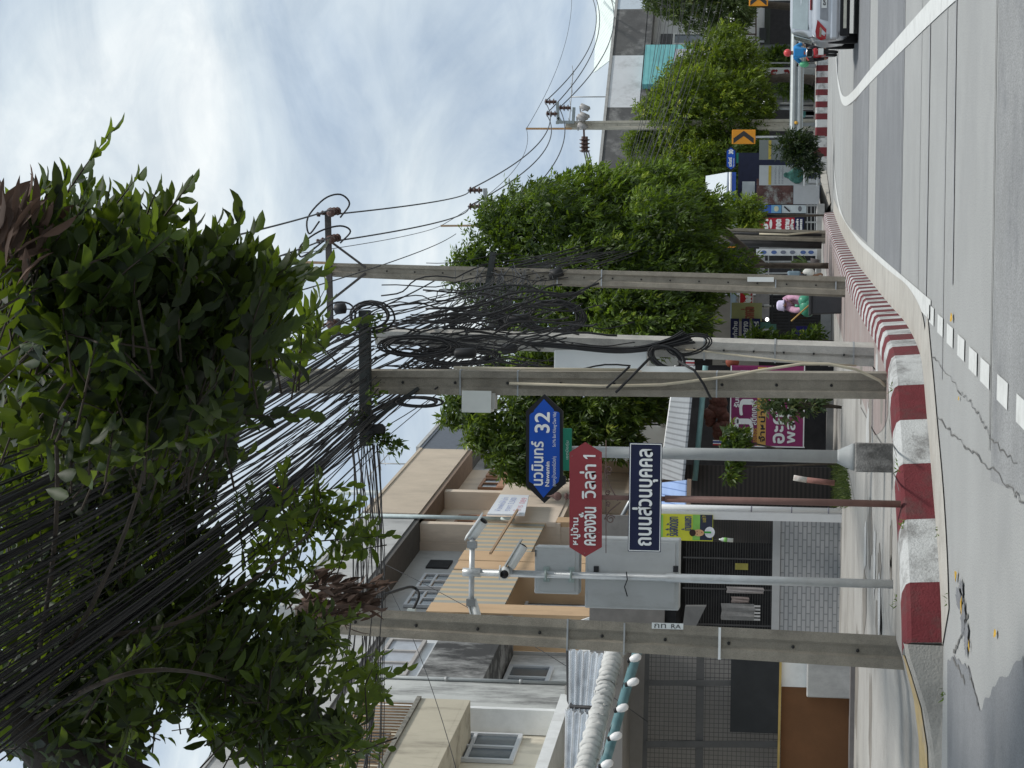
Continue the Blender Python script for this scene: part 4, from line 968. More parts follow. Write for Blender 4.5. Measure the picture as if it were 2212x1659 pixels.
patch('tie', 1521, 1536, 1148, 1152, d-.011, M('tie green', (0.05, 0.35, 0.05)), pl)
disc('face', 1509, 1151, 7.5, 12, d-.014, M('poster skin', (0.60, 0.36, 0.19)), pl)
disc('hair', 1496, 1151, 7.5, 7, d-.017, M('poster hair', (0.03, 0.018, 0.015)), pl)
for Y in (1148, 1154): disc('eye', 1506, Y, 1.2, .9, d-.018, INKB, pl)
disc('mouth', 1516, 1150, 2, .9, d-.018, M('mouth', (0.3, 0.05, 0.04)), pl)
bt = at(1553, 1165, DPL-.3)
T = thing('plastic_bottle', 'green labelled plastic bottle hung upright below the yellow poster', 'bottle', bt)
b = MB(); a = (at(1582, 1167, DPL-.3)-bt).normalized(); L_ = .27; b.tube([bt, bt+a*.03, bt+a*.06, bt+a*L_], [.014, .018, .038, .04], 10); b.build('body', M('clear plastic', (0.55, 0.58, 0.56), 0.2, .05), T)
b = MB(); b.tube([bt+a*.09, bt+a*.16], .042, 10); b.build('bottle_label', M('label green', (0.2, 0.45, 0.12)), T)
b = MB(); b.tube([bt, at(1540, 1166, DPL-.03)], .004, 4); b.build('string', BLACK, T)

# ================================================================== MIDDLE AND RIGHT: SHOPS, WALLS, BUILDINGS
def flat(nm, X0, X1, Y0, Y1, d, m, par, t=.04, bevel=0):
    b = MB(); board(b, X0, X1, Y0, Y1, d, t); return b.build(nm, m, par, bevel=bevel)
def T_at(name, label, cat, X, Y, d, group=None): return thing(name, label, cat, at(X, Y, d), group)
IRONB = M('black iron', (0.035, 0.035, 0.037), 0.6, 0.2)
# white house behind the mango tree
D = 56.0
T = T_at('house', 'white two storey house with black balcony railing behind the dark tree', 'house', 1790, 900, D)
c, w, h = px(1280, 1800, 700, 1000, D); b = MB(); b.box((c.x-w/2, D, .3), (c.x+w/2, D+8, c.z+h/2)); b.build('wall', M('bluish white wall', (0.62, 0.66, 0.67), 0.8, 0.04, 1, (0.42, 0.45, 0.45), 0.5, .8, .3), T)
b = MB()
for i in range(9): b.bar(at(1350, 872+i*5.6, D-.6), at(1425, 872+i*5.6, D-.6), .05, .05)
b.bar(at(1352, 868, D-.6), at(1352, 920, D-.6), .06, .06); b.bar(at(1425, 868, D-.6), at(1425, 920, D-.6), .07, .07); b.build('railing', IRONB, T)
b = MB(); board(b, 1427, 1433, 866, 924, D-.7, .69); b.build('balcony_floor', M('balcony slab', (.5, .52, .52)), T)
b = MB(); b.bar(at(1432, 838, D-.9), at(1447, 947, D-3.4), .08, .08); b.build('roof_brace', IRONB, T)
# low shop with a grey ribbed roof and the magenta banner
D = 46.0
T = T_at('sign_shop', 'low dark sign shop under a grey ribbed roof with teal beam', 'shop', 1800, 940, D)
RIB = STRIPE('grey ribbed roof', (0.36, 0.38, 0.40), (0.22, 0.23, 0.245), (1, 0, 0), 8.5, .45, .7, .3)
b = MB(); b.slab([at(1502, 790, D-3), at(1478, 1040, D-3), at(1428, 1034, D+1), at(1462, 790, D+1)], (0, 0, .05)); b.build('roof', RIB, T)
b = MB(); b.tube([at(1462, 790, D+.9), at(1428, 1036, D+.9)], .06, 6); b.build('ridge_pipe', WHITE, T)
b = MB(); b.tube([at(1524, 790, D-2.6), at(1501, 1038, D-2.6)], .06, 7); b.build('teal_beam', M('teal pipe', (0.20, 0.36, 0.36), 0.5), T)
flat('back_wall', 1480, 1800, 790, 1105, D+2.5, DARK, T, .1)
b = MB(); b.box(*[tuple(q) for q in (V((at(1700, 1105, D).x, D-2.2, .3)), V((at(1700, 1000, D).x, D-2.1, 3.6)))]); b.build('shutter', STRIPE('dark brown shutter', (0.055, 0.045, 0.04), (0.03, 0.025, 0.023), (0, 0, 1), 11, .7), T)
flat('side_panel', 1785, 1800, 865, 1000, D-1.5, M('grey kerb stone', (.25, .25, .24)), T, .3)
b = MB(); board(b, 1735, 1745, 862, 880, D-.5, .1); b.build('pale_box', WHITE, T)
D = 44.0
T = T_at('shop_banner', 'large magenta and orange shop banner in front of the low sign shop', 'banner', 1738, 905, D)
b = MB(); c, w, h = board(b, 1577, 1738, 790, 966, D, .05); P_ = b.build('sheet', M('banner magenta', (0.27, 0.03, 0.13), 0.5, 0.06), T)
flat('band', 1636, 1655, 793, 964, D-.005, M('banner orange', (0.62, 0.36, 0.10), 0.5), P_, .003)
flat('border', 1577, 1579.5, 790, 966, D-.006, INKW, P_, .003); flat('border', 1735.5, 1738, 790, 966, D-.006, INKW, P_, .003); flat('border', 1577, 1738, 963.5, 966, D-.007, INKW, P_, .003)
flat('lower_field', 1579, 1636, 793, 963, D-.003, M('banner plum', (0.20, 0.02, 0.10), 0.5), P_, .002)
for body, X0, X1, Y0, Y1, m, bo in (('ป้าย', 1583, 1628, 800, 953, INKW, .014), ('รับทำ', 1585, 1597, 845, 880, INKW, .004), ('เลเซอร์', 1624, 1635, 925, 955, M('gold lettering', (.55, .3, .05)), .003),
                                   ('สติกเกอร์', 1621, 1635, 865, 918, INKW, .003), ('จำหน่าย', 1638, 1653, 872, 955, INKB, .005), ('อะคริลิค', 1664, 1696, 820, 958, INKW, .012), ('พลาสวูด', 1700, 1726, 826, 958, INKW, .008)):
    ptext('lettering', body, X0, X1, Y0, Y1, D-.008, m, P_, bo)
T = T_at('thai_flag', 'small red white and blue flag hanging beside the magenta banner', 'flag', 1577, 956, D-.3)
for i, (col, Ya, Yb) in enumerate((('red', 959, 962), ('white', 957, 959), ('blue', 953, 957), ('white', 951, 953))):
    flat('stripe', 1540, 1577, Ya, Yb, D-.3, M('flag '+col, {'red': (.45, .04, .05), 'white': (.7, .7, .7), 'blue': (.04, .06, .25)}[col]), T, .01)
T = T_at('carved_dragon', 'dark reddish carved figures on the shelf above the magenta banner', 'carving', 1575, 900, D+1.2)
b = MB()
for i in range(14): b.ball(at(1545+rnd.uniform(-12, 22), 865+i*6, D+1.2), rnd.uniform(.09, .2), n=7, m=5)
b.build('figures', M('reddish carving', (0.13, 0.055, 0.04), 0.6, 0.5, 14), T)
# blue striped roof next to the pillar
D = 41.0
T = T_at('blue_canopy', 'small blue ribbed canopy roof beside the white pillar', 'canopy', 1487, 1068, D)
b = MB(); b.slab([at(1486, 1037, D-1.5), at(1484, 1098, D-1.5), at(1428, 1098, D+.3), at(1428, 1043, D+.3)], (0, 0, .04)); b.build('sheet', STRIPE('blue ribbed sheet', (0.28, 0.40, 0.66), (0.12, 0.2, 0.42), (1, 0, 0), 7, .5, .85), T)
b = MB(); b.bar(at(1489, 1035, D-1.5), at(1487, 1098, D-1.5), .1, .08); b.build('gutter', M('rusty gutter', (.3, .22, .17)), T)
b = MB(); board(b, 1488, 1800, 1096, 1108, D+.6, .2); b.build('support_wall', GREYC, T)
# slanting silver awning arm seen between the two sign plates
T = T_at('awning_support', 'slanting silver awning arm and white bracket seen between the two sign plates', 'frame', 1395, 1110, 42)
b = MB(); b.tube([at(1395, 1020, 42), at(1325, 1150, 42)], .045, 7); b.build('arm', GALV, T)
b = MB(); b.bar(at(1430, 1080, 43), at(1345, 1170, 43), .22, .1); b.build('white_beam', WHITE, T)
b = MB(); b.bar(at(1255, 1345, 41), at(1330, 1320, 41), .16, .1); b.build('bracket', WHITE, T)
# planting strip with weeds
GR = M('weed green', (0.085, 0.13, 0.035), 0.8, 0.3, 9)
T = T_at('bollard', 'short slanting red and white post in the weedy strip', 'bollard', 1778, 1042, 36)
p, q = at(1778, 1043, 36), at(1714, 1032, 36)
b = MB(); b.tube([p.lerp(q, .55), q], .05, 8); b.build('white_part', M('chipped white', (.6, .58, .54), .8, .1, 9, (.3, .15, .12), .7, 6), T)
b = MB(); b.tube([p-V((0, 0, .2)), p.lerp(q, .55)], .05, 8); b.build('rusty_part', M('rusty red', (.24, .12, .10), .8, .3, 9), T)

# ------------------------------------------------------------------ shop with fence between the middle pole and the tall pole
D = 52.0
T = T_at('fenced_shop', 'dark fenced shop with grey pillars and bars behind the person in pink', 'shop', 1790, 690, D)
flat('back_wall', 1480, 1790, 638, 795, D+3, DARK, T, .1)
flat('upper_wall', 1540, 1640, 640, 790, D+1.5, M('dirty cream wall', (.36, .35, .32), .9, .08, 1, (.2, .2, .19), .5, 1, .4), T, .1)
flat('lintel', 1632, 1662, 632, 690, D+1, M('grey lintel', (.30, .30, .30), .8, .2, 3), T, .15)
b = MB()
for i in range(24): b.bar(at(1662, 632+i*6.5, D), at(1772, 632+i*6.5, D), .03, .03)
for X in (1668, 1705, 1768): b.bar(at(X, 630, D-.03), at(X, 785, D-.03), .05, .04)
b.build('bars', IRONB, T)
flat('plinth', 1773, 1795, 632, 790, D-.2, M('plinth grey', (.38, .38, .37), .8), T, .4)
flat('door_panel', 1706, 1745, 655, 690, D+.4, M('brown door', (.10, .06, .035)), T, .05)
T = T_at('vertical_sign', 'three navy strips with white lettering on the fence, rounded at top', 'sign', 1642, 715, D-.4)
for k, (X0, X1, body) in enumerate(((1578, 1596, 'รับทำป้าย'), (1602, 1619, 'ตรายาง'), (1624, 1642, 'สติกเกอร์'))):
    b = MB(); board(b, X0, X1, 688, 742, D-.4, .04); o = b.build('strip', M('strip navy', (.012, .016, .07)), T)
    ptext('lettering', body, X0+4, X1-3, 694, 741, D-.405, M('grey white lettering', (.5, .52, .54)), o, .006)
T = T_at('yellow_banner', 'faded yellow green banner with red lettering above the fence', 'banner', 1640, 672, D-.3)
P_ = flat('sheet', 1580, 1646, 654, 694, D-.3, M('faded yellow green', (.33, .34, .15), .7, .15, 3, (.2, .28, .2), .5, 2), T)
ptext('lettering', 'ราคาส่ง', 1600, 1630, 662, 690, D-.305, M('red brown lettering', (.28, .10, .06)), P_, .01)
T = T_at('red_sign', 'red sign with white Thai lettering and white border behind the tall pole', 'sign', 1625, 645, D+.2)
P_ = flat('sheet', 1597, 1627, 615, 668, D+.2, M('sign scarlet', (.5, .025, .035)), T); ptext('lettering', 'สั่งลด', 1604, 1624, 625, 664, D+.19, INKW, P_, .02)
flat('border', 1597, 1598.5, 615, 668, D+.19, INKW, P_, .01); flat('border', 1625.5, 1627, 615, 668, D+.19, INKW, P_, .01)
T = T_at('scalloped_awning', 'pale blue awning with scalloped edge', 'awning', 1590, 650, D+.6)
b = MB()
pts = [at(1578, 690, D+.6), at(1578, 615, D+.6)]
for i in range(13): pts += [at(1590 if i % 2 else 1595, 618+i*6, D+.4)]
b.slab(pts, (0, .05, 0)); b.build('canvas', M('pale blue canvas', (.40, .50, .58), .8, .08), T)
for lb, X0, X1, Y0, Y1 in (('green topped poster page pinned to the fence beside navy strips', 1642, 1664, 696, 730), ('faded green and white poster page hanging lowest on the fence', 1664, 1677, 700, 742)):
    T = T_at('poster', lb, 'poster', X1, Y0, D-.2); o = flat('sheet', X0, X1, Y0+14, Y1, D-.2, M('poster white', (.52, .55, .57), .6, .1), T, .01)
    flat('green_part', X0, X1, Y0, Y0+14, D-.2, M('poster sea green', (.08, .20, .16), .6, .15), T, .01)
T = T_at('blue_sign', 'deep blue sign with yellow lettering low on the fence', 'sign', 1760, 722, D-.5)
P_ = flat('sheet', 1719, 1762, 705, 745, D-.5, M('sign violet blue', (.025, .02, .16)), T); ptext('lettering', 'นัม', 1724, 1738, 712, 742, D-.51, M('lemon lettering', (.55, .55, .08)), P_, .012)
T = T_at('lit_bulb', 'small lit white bulb glowing in the dark fenced shop', 'lamp', 1657, 690, D+.5)
b = MB(); b.ball(at(1657, 690, D+.5), .045); b.build('bulb', M('lit bulb', (1, 1, .97), .5, 0, emit=6), T)
b = MB(); b.tube([at(1652, 690, D+.5), at(1640, 690, D+.5)], .02, 5); b.build('socket', IRONB, T)
T = T_at('strip_lamp', 'pale tube lamp hanging in the dark fenced shop', 'lamp', 1660, 661, D+.4); b = MB(); b.tube([at(1650, 662, D+.4), at(1672, 661, D+.4)], .05, 7); b.build('tube', M('lamp white', (.5, .5, .47)), T)
b = MB(); b.tube([at(1650, 662, D+.4), at(1638, 662, D+.4)], .015, 5); b.build('rod', IRONB, T)
# flags seen between the middle and pale poles
T = T_at('striped_flag', 'red white and dark striped cloth between the middle pole and the pale pole', 'flag', 1530, 788, 44)
for i in range(5): flat('stripe', 1470+i*0, 1500, 778+i*3.6, 781.6+i*3.6, 44+.02*i, M('flag red' if i % 2 else 'flag white', (.45, .04, .05) if i % 2 else (.7, .7, .7)), T, .01)
T = T_at('paper_lantern', 'round dark red lantern between the two poles', 'lantern', 1590, 786, 44.2); b = MB(); b.ball(at(1582, 782, 44.2), .13, sz=1.15); b.build('paper', M('lantern red', (.25, .07, .04), .7), T)
b = MB(); b.tube([at(1560, 782, 44.2), at(1572, 782, 44.2)], .01, 4); b.build('string', BLACK, T)

# ------------------------------------------------------------------ shops between the tall pole and the half way pole and beyond
D = 70.0
T = T_at('grille_shop', 'dark shop front with steel grille and grey pillars beyond the tall pole', 'shop', 1768, 560, D)
flat('back_wall', 1500, 1770, 440, 625, D+3, DARK, T, .1)
flat('lintel', 1637, 1652, 540, 610, D+.4, M('grey lintel', (.3, .3, .3)), T, .2)
flat('step', 1764, 1780, 440, 620, D-.5, M('plinth grey', (.38, .38, .37)), T, 3)
b = MB()
for Y in (536, 546, 565, 578, 590, 602): b.bar(at(1640, Y, D-.1), at(1766, Y, D-.1), .09, .05)
for X in (1660, 1712): b.bar(at(X, 530, D-.16), at(X, 612, D-.16), .04, .04)
b.build('grille', STEEL, T)
T = T_at('white_banner', 'tall narrow white banner with blue print on the shop grille', 'banner', 1766, 544, D-.6)
P_ = flat('sheet', 1633, 1765, 538, 552, D-.6, M('banner white', (.62, .65, .68), .6, .06), T)
for X, m in ((1650, 'b'), (1672, 'b'), (1692, 'k'), (1712, 'k'), (1735, 'b'), (1752, 'b')): disc('blue_print', X, 545, 4, 6, D-.61, M('print blue', (.08, .14, .34)) if m == 'b' else M('print dark', (.16, .18, .24)), P_)
T = T_at('flower_pot', 'green leafy plant in a pot at the foot of the grille shop', 'potted plant', 1766, 570, D-1)
b = MB(); b.lathe(at(1767, 570, D-1)-V((0, 0, .05)), [(.14, 0), (.2, .3)], 10); b.build('pot', M('dark pot', (.08, .07, .07)), T)
b = MB()
for i in range(16):
    a = rnd.uniform(0, 6.28); p = at(1762, 570, D-1)+V((0, 0, .25)); q = p+V((math.cos(a)*.3, math.sin(a)*.3, rnd.uniform(.1, .6))); b.bar(p, q, .07, .01)
b.build('foliage', GR, T)
T = T_at('red_banner', 'tall red banner with white Thai lettering and navy foot beside the half way pole', 'banner', 1736, 482, D-2)
P_ = flat('sheet', 1641, 1716, 470, 498, D-2, M('banner red', (.40, .02, .04), .5, .08), T); flat('navy_foot', 1716, 1736, 470, 498, D-2, M('strip navy', (.012, .016, .07)), T)
for body, X0, X1 in (('ยา', 1648, 1660), ('ลอด', 1676, 1688), ('ตาม', 1696, 1706), ('สั่ง', 1706.5, 1715)): ptext('lettering', body, X0, X1, 473, 497, D-2.01, INKW, P_, .02)
disc('oval', 1665, 484, 10, 3, D-2.01, INKW, P_); ptext('lettering', 'เสื้อผ้า', 1719, 1725, 473, 497, D-2.01, INKW, P_, .01); ptext('lettering', '089222', 1728, 1733, 473, 497, D-2.01, INKW, P_, .01)
T = T_at('blue_shop', 'blue fronted shop with white roof sheet, blue fascia and picture panels', 'shop', 1768, 400, D+3)
flat('back_wall', 1594, 1772, 330, 475, D+5, M('shop navy wall', (.012, .016, .04), .7, .2), T, .1)
b = MB(); b.slab([at(1575, 372, D+1), at(1570, 470, D+1), at(1523, 475, D+8), at(1528, 380, D+8)], (0, 0, .06)); b.build('roof', M('white roof sheet', (.56, .60, .63), .4, .04), T)
flat('fascia', 1574, 1589, 372, 470, D+.6, M('fascia blue', (.03, .09, .40), .5, .08), T, .2)
b = MB(); b.tube([at(1578, 372, D+.5), at(1577, 470, D+.5)], .05, 5); b.build('fascia_edge', INKW, T)
flat('photo_panel', 1634, 1713, 386, 441, D+1, M('photo print', (.09, .045, .04), .6, .6, 3, (.36, .40, .38), .9, 2.2, 1), T)
flat('white_panel', 1714, 1770, 386, 441, D+1, M('panel white', (.42, .44, .46), .6, .05), T)
flat('fluted_beam', 1603, 1630, 392, 442, D+1.2, M('white beam', (.46, .50, .50), .6, .1, 4), T, .3)
flat('blue_panel', 1634, 1687, 443, 460, D-.2, M('panel blue', (.035, .10, .38), .5, .15), T); flat('sky_panel', 1666, 1688, 443, 460, D-.21, M('panel sky', (.15, .33, .52)), T); disc('emblem', 1677, 451, 6, 5, D-.22, M('emblem pale', (.55, .55, .4)), T)
flat('icon_panel', 1689, 1742, 443, 460, D-.2, M('panel pale', (.50, .56, .58)), T)
b = MB(); b.bar(at(1694, 446, D-.21), at(1706, 457, D-.21), .05, .02, up=V((0, 1, 0))); b.build('icon', INKB, T); disc('icon', 1728, 451, 6, 4, D-.21, M('icon grey', (.15, .16, .18)), T)
b = MB()
for X in (1744, 1752, 1760, 1768): b.bar(at(X, 440, D-.3), at(X, 500, D-.3), .03, .03)
for Y in (444, 463, 480): b.bar(at(1740, Y, D-.3), at(1772, Y, D-.3), .05, .05)
b.build('gate', STEEL, T)
b = MB(); b.lathe(at(1592, 462, D+1)-V((0, 0, .3)), [(.5, 0), (.55, .3), (.4, .6), (.05, .72)], 14); b.build('canopy_dome', M('grey canopy', (.2, .22, .22), .7, .1), T)
for nm, lb, Y0, Y1, dd in (('poster_board', 'white poster board with green statue picture beside the blue shop, sharp and bright', 357, 400, D-.5), ('poster_board', 'darker poster board with green picture in tree shade left of the lamp post', 302, 345, D+1)):
    T = T_at(nm, lb, 'poster', 1747, (Y0+Y1)/2, dd); w_ = (.40, .43, .44) if Y0 > 350 else (.17, .19, .18)  # tree shade painted in: both whites darkened, the second one more
    P_ = flat('sheet', 1640, 1747, Y0, Y1, dd, M('shaded board white %d' % Y0, w_, .6, .05), T)
    flat('stripe', 1660, 1666, Y0+1, Y1-1, dd-.01, M('stripe ochre', (.42, .33, .06)), P_, .005)
    for X in (1672, 1680, 1687): ptext('lettering', 'ตรายางด่วน', X, X+5, Y0+3, Y1-3, dd-.01, M('grey lettering', (.16, .17, .2)), P_)
    b = MB()
    for X, Y, r in ((1698, 21, .12), (1704, 22, .15), (1710, 21, .2), (1717, 23, .3), (1722, 19, .32), (1722, 27, .28)): b.ball(at(X, Y0+Y, dd-.02), r*.75, sy=.1, n=8, m=5)
    b.build('green_picture', M('picture green', (.04, .13, .11), .6, .6, 9), P_)
    b = MB(); b.bar(at(1745, Y0+3, dd+.05), at(1775, Y0+3, dd+.05), .06, .06); b.build('leg', STEEL, T); b = MB(); b.bar(at(1745, Y1-3, dd+.05), at(1775, Y1-3, dd+.05), .06, .06); b.build('leg', STEEL, T)
T = T_at('handrail', 'white tube handrail standing in front of the blue shop', 'railing', 1768, 370, D-1)
b = MB()
for p, q in (((1736, 372), (1768, 372)), ((1736, 350), (1768, 350)), ((1738, 345), (1738, 402)), ((1766, 345), (1766, 402))): b.tube([at(*p, D-1), at(*q, D-1)], .035, 5)
b.build('tubes', M('rail white', (.55, .57, .58)), T)
# far shade: long dark ground floor under the trees
D = 96.0
T = T_at('dark_shophouse', 'dark open ground floor shop with white upper wall and bright roof edge behind the rider', 'shop', 1776, 60, D)
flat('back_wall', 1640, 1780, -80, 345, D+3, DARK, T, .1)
flat('upper_wall', 1604, 1652, -70, 90, D+1, M('white upper wall', (.66, .68, .69)), T, .2)
flat('wall_strip', 1652, 1664, -70, 110, D+.9, M('dark foliage strip', (.05, .06, .05)), T, .2)
flat('window', 1640, 1655, 60, 86, D+.8, M('dark window', (.05, .055, .06)), T, .1)
b = MB(); b.slab([at(1604, -70, D-1), at(1602, 112, D-1), at(1580, 104, D+2), at(1584, -70, D+2)], (0, 0, .08)); b.build('roof_edge', M('bright white roof', (.78, .79, .79), .5, .03), T)
b = MB()
for Y in range(30, 110, 22): b.bar(at(1604, Y, D-.8), at(1634, Y, D-.8), .12, .05)
b.bar(at(1606, -20, D-.8), at(1606, 108, D-.8), .14, .06); b.bar(at(1633, -20, D-.8), at(1633, 108, D-.8), .12, .06); b.build('awning_frame', M('rust brown frame', (.09, .055, .045)), T)
flat('step', 1768, 1786, -80, 345, D-2, M('step dark', (.1, .1, .1)), T, 2)
T = T_at('roller_shutter', 'grey ribbed shutter panel half lowered behind the tree trunk', 'shutter', 1715, 102, D-2)
flat('panel', 1640, 1706, 96, 112, D-2, STRIPE('grey shutter', (.17, .18, .18), (.10, .11, .11), (1, 0, 0), 6), T)
T = T_at('white_sign', 'white sign board with dark red Thai lettering partly behind the slanting trunk', 'sign', 1690, 158, 90)
P_ = flat('sheet', 1626, 1782-12, 146, 174, 90, M('board bright', (.66, .68, .68), .6, .04), T)
for body, X0, X1 in (('ฤ', 1665, 1680), ('ข', 1693, 1706), ('ด', 1633, 1645)): ptext('lettering', body, X0, X1, 150, 166, 89.98, M('dark red lettering', (.25, .03, .03)), P_, .03)
flat('side_band', 1690, 1760, 166, 173, 89.97, M('dark red lettering', (.25, .03, .03)), P_, .01)
for Y in (148, 172):
    b = MB(); b.bar(at(1765, Y, 90.08), at(1785, Y, 90.08), .1, .1); b.build('leg', STEEL, T)
T = T_at('number_sign', 'small white square notice with black writing near the crown edge', 'sign', 1650, 136, 90); P_ = flat('sheet', 1630, 1650, 130, 141, 90, M('board bright', (.66, .68, .68)), T); ptext('lettering', '2', 1638, 1643, 132, 139, 89.98, INKB, P_, .01)
b = MB(); b.bar(at(1650, 136, 90.05), at(1780, 136, 90.05), .06, .06); b.build('post', STEEL, T)
T = T_at('water_tank', 'round white water tank and grey fence panels behind the guard rail', 'tank', 1690, 228, 92)
b = MB(); b.lathe(at(1658, 228, 92)-V((0, 0, .35)), [(.2, 0), (.33, .06), (.38, .3), (.33, .55), (.12, .66)], 14); b.build('drum', M('tank white', (.62, .64, .62), .5, .05), T)
b = MB(); b.tube([at(1664, 223, 92), at(1778, 222, 92)], .09, 6); b.tube([at(1664, 233, 92), at(1778, 234, 92)], .09, 6); b.build('stand', STEEL, T)
for i, (Y0, Y1) in enumerate(((203, 211), (212, 221))):
    T = T_at('fence_panel', ('ribbed grey metal fence panel nearer the white sign', 'ribbed grey metal fence panel touching the white tank')[i], 'fence panel', 1770, Y0, 91); flat('sheet', 1665, 1775, Y0, Y1, 91, STRIPE('grey shutter', (.17, .18, .18), (.10, .11, .11), (1, 0, 0), 6), T)
for lb, X0, X1, Y0, Y1, col in (('orange crate on the ground behind the guard rail end', 1760, 1772, 246, 254, (.5, .08, .04)), ('teal box stacked behind the guard rail above a crate', 1728, 1741, 240, 250, (.10, .28, .26)), ('pale grey box behind the guard rail next to teal box', 1716, 1727, 240, 250, (.4, .42, .4)), ('yellow labelled box beside the rider behind the rail', 1716, 1770, 118, 128, (.30, .24, .06))):
    T = T_at('crate', lb, 'crate', X1, Y0, 89); flat('body', X0, X1, Y0, Y1, 89, M('crate '+lb[:8], col, .7, .2, 4), T, .6, bevel=.05)
    b = MB(); board(b, X0-1.2, X0+1.2, Y0-.4, Y1+.4, 88.96, .68); b.build('rim', M('crate '+lb[:8], col), T)
    if X1 < 1760: b = MB(); board(b, X1+.1, 1785, Y0+1, Y1-1, 89.05, .5); b.build('stand', STEEL, T)
# guard rail
T = T_at('guard_rail', 'galvanised steel guard rail along the far red and white kerb', 'guard rail', 1775, 200, 84.2)
DG = 84.2; xa, xb = at(1740, 287, DG).x, at(1740, -60, DG).x; z0, z1 = .47+.5, .47+1.05
b = MB(); b.sm = True
prof_ = [(0, z0), (.0, z0+.04), (-.09, z0+.12), (-.09, z0+.2), (0, z0+.28), (-.09, z0+.36), (-.09, z0+.44), (0, z0+.52), (0, z0+.55)]
for (y0, za), (y1, zb) in zip(prof_, prof_[1:]): b.face((xa, DG+y0, za), (xb, DG+y0, za), (xb, DG+y1, zb), (xa, DG+y1, zb))
b.build('rail', M('rail zinc', (.40, .43, .43), .45, .12, 4, metal=.4), T)
b = MB(); b.tube([V((xa-.02, DG-.05, z0)), V((xa-.1, DG-.05, z0+.1)), V((xa-.1, DG-.05, z0+.45)), V((xa-.02, DG-.05, z1))], .06, 6); b.build('end_cap', M('rail zinc', (.4, .43, .43)), T)
b = MB(); b.ball((xa+.4, DG-.12, z0+.28), .07); b.build('reflector', M('amber reflector', (.6, .34, .05)), T)
for i in range(7):
    x = xa+.35+i*2.4; b = MB(); b.box((x-.07, DG+.02, .4), (x+.07, DG+.14, z1)); b.build('post', M('rail post', (.22, .23, .23)), T)
# chevrons and the second street sign
CHO = M('chevron orange', (.68, .27, .02), .5, .04)
def chevron(label, X0, X1, Y0, Y1, d, post_to):
    T = T_at('chevron_sign', label, 'road sign', post_to, (Y0+Y1)/2, d, 'chevron curve signs')
    b = MB(); c, w, h = board(b, X0, X1, Y0, Y1, d, .04); P_ = b.build('plate', CHO, T, bevel=.02)
    b = MB(); x0, x1, zc, hh = c.x-w*.46, c.x+w*.42, c.z, h*.43; t = w*.36
    b.slab([V((x, d-.006, z)) for x, z in ((x0, zc+hh), (x0+t, zc+hh), (x1, zc), (x0+t, zc-hh), (x0, zc-hh), (x1-t, zc))], (0, .004, 0)); b.build('arrow', M('chevron black', (.035, .035, .035), .6), P_)
    b = MB(); b.tube([V((c.x, d+.06, c.z+h*.4)), V((c.x, d+.06, at(post_to, Y0, d).z))], .045, 8); b.build('post', STEEL, T)
chevron('orange chevron sign on a grey post beside the blue Soi 30 sign', 1581, 1632, 280, 311, 82.5, 1782)
chevron('orange chevron sign above the silver car at the picture corner', 1618, 1659, -14, 13, 83.8, 1782)
chevron('orange chevron sign half hidden in leaves beside the half way pole', 1548, 1600, 509, 535, 64, 1784)
DS2 = 81.5
pb = at(1765, 338, DS2)
T = thing('street_sign', 'small distant blue street name sign reading 30 on a pale grey post', 'street sign', pb)
b = MB(); board(b, 1735, 1764, 331, 345, DS2, .5); b.build('plinth', M('plinth pale', (.45, .46, .45)), T, bevel=.05)
b = MB(); b.tube([V((pb.x, DS2+.2, pb.z)), V((pb.x, DS2+.2, at(1590, 338, DS2).z))], [.1, .075], 8); b.build('post', M('post pale', (.42, .44, .44), .5), T)
b = MB(); hexa_sign(b, 1568, 1590, 325, 360, 1579, 315, 370, DS2+.05, .06); P_ = b.build('name_plate', M('sign black', (.01, .01, .01)), T)
b = MB(); hexa_sign(b, 1570, 1588, 326, 359, 1579, 319, 366, DS2+.035, .01); b.build('blue_field', BLUE, P_)
ptext('lettering', '30', 1574, 1584, 323, 333, DS2+.03, INKW, P_, .01); ptext('lettering', 'นวมินทร์', 1573, 1581, 340, 360, DS2+.03, INKW, P_, .006); ptext('lettering', 'Nawamin', 1583, 1586, 342, 361, DS2+.03, INKW, P_)
flat('district_plate', 1589, 1596, 330, 352, DS2+.1, M('sign green', (.01, .17, .1)), T)

# ------------------------------------------------------------------ long old concrete block in the distance
QA, QB = V((9.6, 98, 0)), V((24.5, 110.5, 0)); QD = (QB-QA).normalized(); QN = V((QD.y, -QD.x, 0))
def qon(X, Y, n=0):
    p = on(X, Y, QA+QN*n, QN); return (p-QA).dot(QD), p.z
def qw(s, z, n): return QA+QD*s+QN*n+V((0, 0, z))
def qbox(b, s0, s1, z0, z1, n0, n1): return b.hexa([qw(s0, z0, n0), qw(s1, z0, n0), qw(s1, z0, n1), qw(s0, z0, n1), qw(s0, z1, n0), qw(s1, z1, n0), qw(s1, z1, n1), qw(s0, z1, n1)])
OLD = M('blackened concrete', (.10, .10, .10), .95, .2, 1.2, (.30, .30, .29), .75, .9, .8)
OLDW = M('whitewashed concrete', (.56, .58, .60), .9, .06, 1, (.28, .28, .28), .55, 1.3, .8)
s1_, z1_ = qon(1300, 385); s2_, _ = qon(1310, 232); s3_, _ = qon(1325, 120); s4_, _ = qon(1330, 20); zt_ = 10.6; zb_ = qon(1385, 180)[1]
segs = ((s1_-6, s2_, OLD, 'old concrete block section with blackened parapet right of the large tree'), (s2_, s3_, OLDW, 'whitewashed section of the old concrete block with turquoise shutters'), (s3_, s4_, OLD, 'old concrete block section with black parapet above white framed windows'), (s4_, s4_+12, M('pale blue parapet', (.50, .56, .62), .9, .05, 1, (.2, .2, .2), .5, 1.2), 'old concrete block section with pale blue parapet under a green white roof'))
SPAR = None
